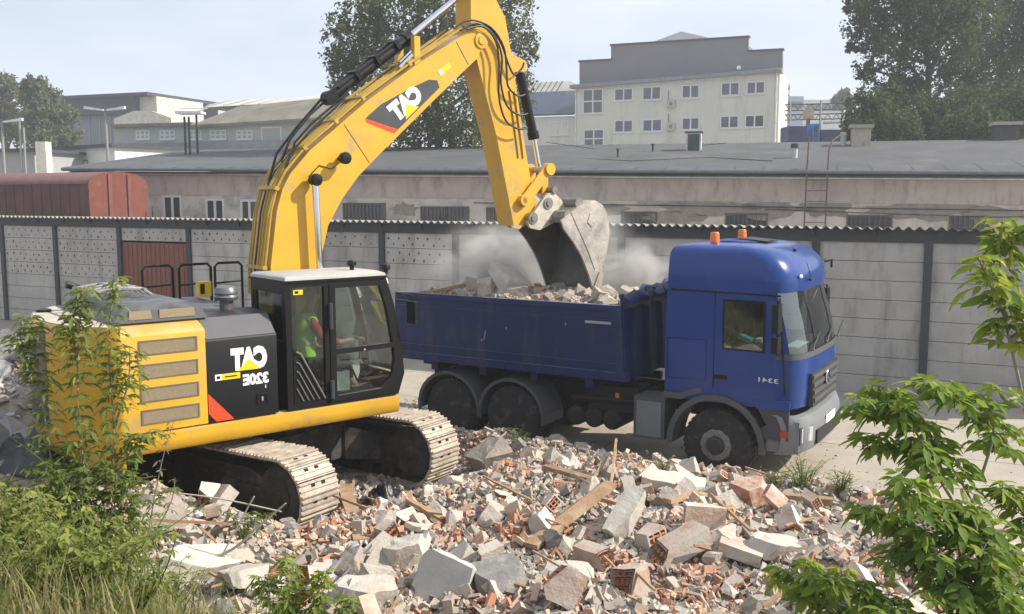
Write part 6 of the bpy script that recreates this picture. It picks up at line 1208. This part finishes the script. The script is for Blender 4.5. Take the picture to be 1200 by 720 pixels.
for lst, px, d, lb, n in (([(12, 120, 26), (-10, 140, 30), (20, 150, 26), (5, 100, 16)], 8, 90, 'grey green tree at the far left edge behind the annex', 4200), ([(48, 115, 24), (40, 100, 14), (52, 145, 28), (70, 135, 20), (78, 160, 16), (60, 170, 20)], 55, 86, 'rounded grey green tree between the pale chimney and the dark hall', 5600)):
    tree('tree', lb, 'far trees on the left', tuple(at(px, 200, d).xy) + (0,), cl(lst, d), int(n * 1.7), .36, LF_FAR, tr=.3)
tree('tree', 'small far tree showing over the depot right of the office block', None, tuple(at(988, 150, 120).xy) + (0,), cl([(988, 114, 9), (980, 120, 7), (997, 120, 8)], 120, 1.0), 900, .6, LF_FAR, tr=.2)
# ---- leafy plants close by
ROWS = ((0, .015), (.22, .15), (.55, .155), (.82, .07), (1, .004))
LT = np.array([(t, w_ * sgn, -.16 * t * t - (.05 if sgn else 0) * (-1)) for t, w_ in ROWS for sgn in (-1, 0, 1)])
LT[:, 2] = [-.22 * t * t + (.045 if s else 0) for t, w_ in ROWS for s in (-1, 0, 1)]
LQ = np.array([(3 * i + j, 3 * i + j + 1, 3 * i + j + 4, 3 * i + j + 3) for i in range(4) for j in (0, 1)])
class Leaves:
    def __init__(s): s.V = []; s.T = []; s.n = 0; s.stalk = []
    def add(s, p, d, size, tint, wide=1.0, roll=None):
        d = Vector(d).normalized(); up = Vector((0, 0, 1)); y = up.cross(d)
        y = y.normalized() if y.length > .05 else Vector((1, 0, 0)); z = d.cross(y)
        ro = random.gauss(0, .5) if roll is None else roll; y2 = y * math.cos(ro) + z * math.sin(ro); z2 = d.cross(y2)
        M = np.array([d, y2 * wide, z2]).T * size; s.V.append(LT @ M.T + np.array(p)); s.T += [tint] * 8; s.n += 1
    def compound(s, p, d, ln, lsz, pairs=2, tint=.5, wide=1.0):
        p = Vector(p); d = Vector(d).normalized(); pts = [p + d * (ln * t) + Vector((0, 0, -.45 * ln * t * t)) for t in (0, .33, .66, 1)]; s.stalk.append(pts); side = Vector((0, 0, 1)).cross(d); side = side.normalized() if side.length > .05 else Vector((1, 0, 0))
        for k in range(pairs):
            t = .45 + .4 * k / max(1, pairs - 1) if pairs > 1 else .6; b = p + d * (ln * t) + Vector((0, 0, -.45 * ln * t * t))
            for sg in (-1, 1): s.add(b, d * .6 + side * sg * .9 + Vector((0, 0, -.55 + random.gauss(0, .2))), lsz * random.uniform(.75, 1.1), min(1, max(0, tint + random.gauss(0, .14))), wide)
        s.add(pts[-1], d * .8 + Vector((0, 0, -.8 + random.gauss(0, .2))), lsz * random.uniform(.95, 1.25), min(1, max(0, tint + random.gauss(0, .14))), wide)
    def build(s, t, lm, sm):
        FC = (LQ[None] + 15 * np.arange(s.n)[:, None, None]).reshape(-1, 4); V = np.concatenate(s.V); mi = [0] * len(FC)
        if s.stalk:      # leaf stalks: two crossed strips each
            SV = []; SF = []; k0 = len(V)
            for q in s.stalk:
                for off in (Vector((.0035, 0, .001)), Vector((0, .0035, 0))):
                    b0 = k0 + len(SV)
                    for p in q: SV += [p - off, p + off]
                    SF += [(b0 + 2 * i, b0 + 2 * i + 1, b0 + 2 * i + 3, b0 + 2 * i + 2) for i in range(3)]
            V = np.concatenate([V, np.array(SV)]); FC = np.concatenate([FC, np.array(SF)]); mi += [1] * len(SF); s.T += [.5] * len(SF)
        o = arrmesh('foliage', V - np.array(t.location), FC, [lm, sm], s.T, t, mi); o.data.shade_smooth()
def spline(P, k=6):
    o = []
    for i in range(len(P) - 1):
        p0, p1, p2, p3 = P[max(i - 1, 0)], P[i], P[i + 1], P[min(i + 2, len(P) - 1)]
        for j in range(k): t = j / k; o.append(.5 * ((2 * p1) + (p2 - p0) * t + (2 * p0 - 5 * p1 + 4 * p2 - p3) * t * t + (3 * p1 - p0 - 3 * p2 + p3) * t ** 3))
    return o + [P[-1]]
def plant(name, label, cat, stems, ln, lsz, lm, sm=STEM, pairs=2, group=None, wide=1.0, r0=.014, dens=1.0, tint=.5, spread=1.0):
    """stems: list of (points, share of the stem that bears leaves, number of leaves)"""
    P0 = stems[0][0][0]; P0 = Vector((P0[0], P0[1], min(P0[2], max(H(P0[0], P0[1]), bank(P0[0], P0[1]))))); t = empty(name, tuple(P0), 0, label, cat, group); lv = Leaves()
    for pts, bare, nl in stems:
        pts = [Vector(p) for p in pts]; g0 = max(H(pts[0].x, pts[0].y), bank(pts[0].x, pts[0].y))
        if pts[0].z > g0 + .05 and pts[0].z < stems[0][0][0][2] + .14:          # every stem that is no side branch grows out of the ground
            ol = sum((b - a).length for a, b in zip(pts, pts[1:])); pts = [Vector((pts[0].x, pts[0].y, g0 - .05))] + pts; bare = 1 - (1 - bare) * ol / (ol + pts[1].z - g0 + .05)
        sp = spline([Vector(p) for p in pts]); n = len(sp); mb = MB().m(sm); mb.tube([p - P0 for p in sp], [r0 * (1 - .75 * i / n) for i in range(n)], 6); mb.build('stem', t)
        for k in range(int(nl * dens)):
            f = bare + (1 - bare) * ((k + random.random()) / (nl * dens)); p = sp[min(n - 1, int(f * (n - 1)))]; an = k * 2.4 + random.gauss(0, .5)
            d = Vector((math.cos(an), math.sin(an), .35 + .5 * f + random.gauss(0, .2))); L_ = ln * random.uniform(.4, 1.45) * (1.1 - .45 * f) * spread
            lv.compound(p, d, L_, lsz * (1.12 - .35 * f) * random.uniform(.8, 1.15), pairs, tint + .25 * (f - .5), wide)
    lv.build(t, lm, sm); return t
def path(d, *pp): return [at(px, py, d + (dd[0] if dd else 0)) for px, py, *dd in pp]
# right: ash leaved saplings
plant('ash_sapling', 'tall young ash leaved sapling rising along the right edge in front of the wall', 'sapling', [(path(5.6, (1250, 760), (1215, 560), (1197, 460), (1180, 385), (1172, 320), (1175, 255)), .50, 44), (path(5.6, (1178, 370), (1160, 330, -.2), (1145, 300, -.3)), .2, 14), (path(5.6, (1176, 300), (1195, 275), (1215, 262, -.2)), .1, 14), (path(5.6, (1184, 400), (1215, 370), (1235, 350)), .2, 12), (path(5.6, (1197, 460), (1180, 470, -.2), (1165, 450, -.25)), .5, 5)], .14, .125, LF_ASH, group=None, r0=.016, tint=.66, wide=1.15, dens=1.0)
plant('ash_shrub', 'dense ash leaved shrub filling the lower right corner over the rubble', 'shrub', [
    (path(5.4, (1180, 800), (1160, 640), (1110, 540), (1060, 480), (1030, 455)), .40, 42), (path(5.4, (1210, 800), (1220, 600), (1180, 520), (1120, 470, -.2), (1075, 450, -.3)), .42, 40),
    (path(5.2, (1120, 800), (1090, 690), (1050, 620), (1010, 600)), .35, 40), (path(5.0, (1180, 800), (1140, 700), (1090, 650), (1040, 660)), .3, 40), (path(5.0, (1230, 800), (1190, 690), (1150, 620), (1120, 590)), .3, 44), (path(5.2, (1240, 780), (1215, 640), (1190, 590), (1170, 575)), .3, 34),
    (path(4.9, (1080, 800), (1040, 720), (1000, 690), (960, 680)), .25, 36), (path(5.2, (1060, 800), (1000, 740), (950, 700), (925, 672)), .3, 36), (path(4.8, (1200, 800), (1170, 740), (1130, 700), (1090, 700)), .2, 36), (path(5.3, (1110, 540), (1060, 530), (1015, 515)), .2, 22), (path(5.3, (1060, 480), (1020, 490), (1000, 470)), .2, 16), (path(5.3, (1150, 560), (1165, 500), (1150, 460)), .3, 12),
    (path(4.9, (1150, 800), (1110, 680), (1075, 600), (1060, 560)), .2, 40), (path(4.8, (1130, 820), (1100, 760), (1060, 720), (1020, 715)), .1, 34), (path(5.0, (1190, 760), (1150, 660), (1120, 620), (1085, 590)), .2, 34), (path(4.8, (1240, 820), (1200, 740), (1170, 690), (1150, 640)), .2, 36), (path(5.2, (1150, 640), (1100, 560), (1070, 500), (1050, 470)), .3, 24), (path(4.8, (1180, 820), (1140, 770), (1100, 750), (1070, 760)), .1, 26)],
    .14, .108, LF_ASH, tint=.50, r0=.010, wide=1.25, dens=1.25, spread=1.15)
plant('ash_seedling', 'small yellow green ash seedling at the edge of the rubble left of the dense shrub', 'sapling', [(path(5.9, (960, 740), (952, 690), (945, 655)), .2, 22), (path(5.9, (955, 730), (925, 690), (915, 668)), .2, 16), (path(5.9, (960, 740), (985, 690), (985, 665)), .3, 14)], .10, .10, LF_ASH, tint=.75, r0=.006)
# left: tall weeds in front of the excavator
plant('ash_sapling', 'slender leafy sapling on a pale stem in front of the counterweight', 'sapling', [(path(6.6, (125, 690), (108, 600), (95, 520), (91, 440), (93, 385), (100, 345)), .12, 58), (path(6.6, (92, 430), (85, 380), (100, 335)), .3, 20)], .13, .082, LF_WEED, r0=.010, tint=.55, dens=1.8)
plant('ash_sapling', 'taller leafy sapling before the yellow engine door', 'sapling', [(path(6.7, (150, 690), (138, 580), (132, 480), (128, 420), (130, 365), (138, 325)), .08, 62), (path(6.7, (134, 500), (150, 450), (152, 410)), .3, 18), (path(6.7, (134, 560), (160, 520), (172, 510)), .3, 14)], .13, .082, LF_WEED, r0=.010, tint=.55, dens=1.9)
plant('ash_sapling', 'short leafy sapling at the far left beside the counterweight edge', 'sapling', [(path(6.6, (75, 640), (60, 540), (48, 460), (40, 400), (32, 370)), .15, 46), (path(6.6, (50, 470), (30, 420), (22, 385)), .3, 16)], .13, .082, LF_WEED, r0=.009, tint=.55, dens=1.9)
for i, (px, py, lb) in enumerate(((115, 560, 'leafy weed clump below the counterweight between the saplings'), (40, 600, 'green weed clump at the left edge above the dry grass'), (90, 630, 'green weed clump in the middle of the grassy bank'), (150, 570, 'leafy weed clump below the yellow engine door'), (20, 640, 'nettle like weed clump at the far left of the bank'), (140, 640, 'green weed clump beside the tan hollow block'), (65, 590, 'leafy weed clump right of the first left edge clump'), (45, 660, 'pale weed clump standing in the dry grass at the lower left'), (80, 540, 'leafy weed clump highest up behind the saplings'), (110, 690, 'weed clump low in the dry grass near the bottom edge'), (10, 575, 'uppermost weed clump at the left edge'))):
    b_ = at(px, py + 60, 6.5); st = [([b_ + Vector((random.uniform(-.12, .12), random.uniform(-.1, .1), -.1)), b_ + Vector((random.uniform(-.3, .3), random.uniform(-.2, .2), .28)), b_ + Vector((random.uniform(-.5, .5), random.uniform(-.3, .3), random.uniform(.25, .62)))], .12, 15) for k in range(9)]
    plant('weed_clump', lb, 'weed', st, .07, .058, LF_WEED, GST, 2, 'weed clumps on the grassy bank', 1.1, .006, tint=.45)
for i, (px, py, d_, lb) in enumerate(((20, 690, 5.9, 'broad leaved pale weed in the grass at the bottom left corner'), (75, 700, 6.1, 'broad leaved weed at the bottom edge right of the corner weed'), (120, 665, 6.4, 'low leafy weed in the grass below the sapling stems'), (55, 650, 6.3, 'loose leafy weed between the dry grass and the saplings'), (160, 705, 6.5, 'small leafy weed at the right foot of the grassy bank'), (8, 630, 6.4, 'tall loose weed leaning over the left edge'), (100, 715, 6, 'bushy weed at the bottom edge in the middle of the grass'), (200, 700, 6, 'weed at the foot of the bank beside the cream slab'), (40, 600, 6, 'pale weed on the crest of the bank at the left'), (100, 605, 6.5, 'loose mixed weed in front of the sapling stems'))):
    b_ = hit(px, min(py + 30, 722)); st = [([b_, b_ + Vector((random.uniform(-.15, .15), random.uniform(-.1, .1), .2)), b_ + Vector((random.uniform(-.35, .35), random.uniform(-.25, .25), random.uniform(.25, .5)))], .1, 14) for k in range(9)]
    plant('leafy_weed', lb, 'weed', st, .07, random.uniform(.034, .055), LF_WEED, GST, 1 + i % 2, 'broad leaved weeds in the dry grass', 1.25, .005, tint=.72)
plant('dry_weed', 'grey dried weed stalk with curled leaves before the yellow rail', 'weed', [(path(6.2, (165, 720), (175, 620), (190, 540), (205, 490)), .25, 26), (path(6.2, (172, 640), (200, 590), (205, 560)), .4, 8)], .06, .045, leafmat('leaf_dry', (.16, .14, .09), .2), STEM, 1, r0=.007)
plant('ash_seedling', 'leafy green seedling at the bottom edge in front of the rubble', 'sapling', [(path(7.0, (345, 740), (340, 700), (335, 650)), .1, 30), (path(7.0, (350, 740), (370, 700), (380, 668)), .1, 22), (path(7.0, (340, 740), (315, 700), (305, 675)), .1, 20), (path(7.0, (355, 745), (395, 720), (410, 700)), .2, 14)], .10, .09, LF_ASH, tint=.6, r0=.007, dens=1.8)
plant('weed_clump', 'small weed under the near track idler', 'weed', [([hit(285, 632) + Vector((random.uniform(-.1, .1), 0, 0)), hit(285, 632) + Vector((random.uniform(-.2, .2), 0, .18)), hit(285, 632) + Vector((random.uniform(-.35, .35), 0, random.uniform(.2, .35)))], .2, 12) for k in range(6)], .06, .06, LF_WEED, GST, 1, r0=.005)
for px, py, h_, n, lb in ((486, 494, .45, 26, 'tuft of dry green weeds between the far track and the rear wheel'), (608, 520, .25, 16, 'low green weed tuft before the second rear wheel'), (640, 536, .15, 10, 'tiny weed tuft on the rubble edge below the truck bed'), (775, 556, .25, 12, 'thin weed tuft left of the front wheel'), (940, 575, .42, 34, 'dry feathery weed tuft right of the truck bumper'), (985, 580, .35, 24, 'dry weed tuft at the right end of the rubble'), (905, 572, .25, 12, 'small pale weed tuft under the truck bumper')):
    P = hit(px, py) if edge_dist(*hit(px, py).xy) > -1 else at_z(px, py, 0)
    t = empty('weed_tuft', P, 0, lb, 'weed', 'weed tufts along the rubble edge'); lv = Leaves(); mb = MB().m(GST)
    for k in range(n):
        an = random.uniform(0, 6.3); e_ = P + Vector((math.cos(an) * h_ * random.uniform(.1, .9), math.sin(an) * h_ * .5, h_ * random.uniform(.4, 1.05))); q = [P + Vector((math.cos(an) * .04, 0, -.03)), P.lerp(e_, .5) + Vector((0, 0, h_ * .12)), e_]
        mb.tube([x - P for x in q], [.005, .004, .002], 4)
        for j in range(9): f = .25 + .75 * random.random(); lv.add(q[0].lerp(q[2], f) + Vector((0, 0, h_ * .2 * f * (1 - f))), (random.gauss(0, 1), random.gauss(0, 1), .3), random.uniform(.04, .08), random.uniform(.4, 1), .7)
    mb.build('stem', t); lv.build(t, LF_GREEN, GST)
# dry branch in front of the near track
q = MB().m(mat('dry_branch_pale', (.40, .36, .29), .8, var=.2)); A = [at(px, py, 8.4) for px, py in ((205, 672), (270, 645), (300, 620), (335, 590))]; q.tube(spline(A), [.018 * (1 - .03 * i) for i in range(len(spline(A)))], 6); B = [at(px, py, 8.4) for px, py in ((262, 648), (285, 605), (298, 582))]; q.tube(spline(B), .008, 5); C_ = [at(px, py, 8.4) for px, py in ((330, 600), (260, 585), (205, 578))]; q.tube(spline(C_), .008, 5)
o = q.build('dry_branch'); tag(o, 'pale dry forked branch lying before the dark side of the near track', 'branch')
# grass on the bank
n = 0; P = []; 
while n < 14000:
    y = random.uniform(2.5, 8.2); x = random.uniform(-.62 * y - .3, -.10 * y)
    b_ = bank(x, y)
    if y + .9 * x + .4 * nzf(x, y, .7, 2) > 4.75 and random.random() > .05: continue
    if not visible(Vector((x, y, b_ + .3)), 60): continue
    P.append((x, y, b_ - .03)); n += 1
while n < 22000:                          # the rest of the bank, up to where the photographer stands
    y = random.uniform(-2.5, 7.5); x = random.uniform(-9, 4); b_ = bank(x, y)
    if b_ < .3 or visible(Vector((x, y, b_ + .3)), 0): continue
    P.append((x, y, b_ - .03)); n += 1
P = np.array(P); hh = .07 + .26 * rng.random(n) ** 2.0; an = rng.random(n) * 6.283; le = hh * (.15 + .6 * rng.random(n)); wd_ = .0022 + .0032 * rng.random(n)
dx, dy = np.cos(an), np.sin(an); V = np.zeros((n, 6, 3))
for i, (t, wt) in enumerate(((0, 1), (.55, .75), (1, .1))):
    c_ = P + np.stack([dx * le * t * t, dy * le * t * t, hh * t * (1 - .15 * t)], 1); o_ = np.stack([-dy * wd_ * wt, dx * wd_ * wt, 0 * dx], 1); V[:, 2 * i] = c_ - o_; V[:, 2 * i + 1] = c_ + o_
FC = (np.array([[0, 1, 3, 2], [2, 3, 5, 4]])[None] + 6 * np.arange(n)[:, None, None]).reshape(-1, 4)
gm = rng.random(n) < .48; FCr = FC.reshape(n, 2, 4); 
tag(arrmesh('dry_grass', V.reshape(-1, 3), FCr[~gm].reshape(-1, 4), LF_GRASS, np.repeat(rng.random((~gm).sum()), 2)), kind='stuff')
tag(arrmesh('green_grass', V.reshape(-1, 3), FCr[gm].reshape(-1, 4), LF_GREEN, np.repeat(rng.random(gm.sum()), 2)), kind='stuff')
# ================================================================== dust raised by the load
def dust(c, r, dens, seed):
    o = MB().ball((0, 0, 0), 1.0, 24).build('dust_cloud'); o.location = c; o.scale = r
    m = bpy.data.materials.new('dust_volume'); m.use_nodes = True; N = m.node_tree.nodes; K = m.node_tree.links.new; N.remove(N['Principled BSDF'])
    v = N.new('ShaderNodeVolumePrincipled'); v.inputs['Color'].default_value = (.86, .84, .80, 1); v.inputs['Anisotropy'].default_value = .2
    tc_ = N.new('ShaderNodeTexCoord'); ln = N.new('ShaderNodeVectorMath'); ln.operation = 'LENGTH'; K(tc_.outputs['Object'], ln.inputs[0])
    a_ = N.new('ShaderNodeMapRange'); a_.interpolation_type = 'SMOOTHERSTEP'; a_.inputs[1].default_value = .98; a_.inputs[2].default_value = .0; K(ln.outputs['Value'], a_.inputs[0])
    z = N.new('ShaderNodeTexNoise'); z.inputs['Scale'].default_value = 2.0; z.inputs['Distortion'].default_value = .8; z.inputs['Detail'].default_value = 4; z.noise_dimensions = '4D'; z.inputs['W'].default_value = seed; K(tc_.outputs['Object'], z.inputs['Vector'])
    b_ = N.new('ShaderNodeMapRange'); b_.inputs[1].default_value = .43; b_.inputs[2].default_value = .63; K(z.outputs['Fac'], b_.inputs[0])
    mu = N.new('ShaderNodeMath'); mu.operation = 'MULTIPLY'; K(a_.outputs[0], mu.inputs[0]); K(b_.outputs[0], mu.inputs[1]); m2 = N.new('ShaderNodeMath'); m2.operation = 'MULTIPLY'; K(mu.outputs[0], m2.inputs[0]); m2.inputs[1].default_value = dens
    K(m2.outputs[0], v.inputs['Density']); K(v.outputs[0], N['Material Output'].inputs['Volume']); o.data.materials.append(m); tag(o, kind='stuff')
dust(at(588, 312, 17.4), (1.75, 1.3, 1.15), 7.0, 1.0); dust(at(735, 328, 16.6), (1.3, 1.0, .95), 6.0, 4.0); dust(at(668, 268, 18.2), (1.5, .9, .7), 3.5, 9.0)
# thin summer haze over the whole place
hz = MB().box((-400, -40, -1), (400, 600, 24)).build('haze', smooth=0); hm = bpy.data.materials.new('haze_air'); hm.use_nodes = True; HN = hm.node_tree.nodes; HN.remove(HN['Principled BSDF'])
hv = HN.new('ShaderNodeVolumePrincipled'); hv.inputs['Color'].default_value = (.90, .94, 1, 1); hv.inputs['Density'].default_value = .0014; hv.inputs['Anisotropy'].default_value = .3
hm.node_tree.links.new(hv.outputs[0], HN['Material Output'].inputs['Volume']); hz.data.materials.append(hm); tag(hz, kind='stuff')
for o in list(PC + PS + PB + PD + PW + PH + GP + TP): bpy.data.objects.remove(o)
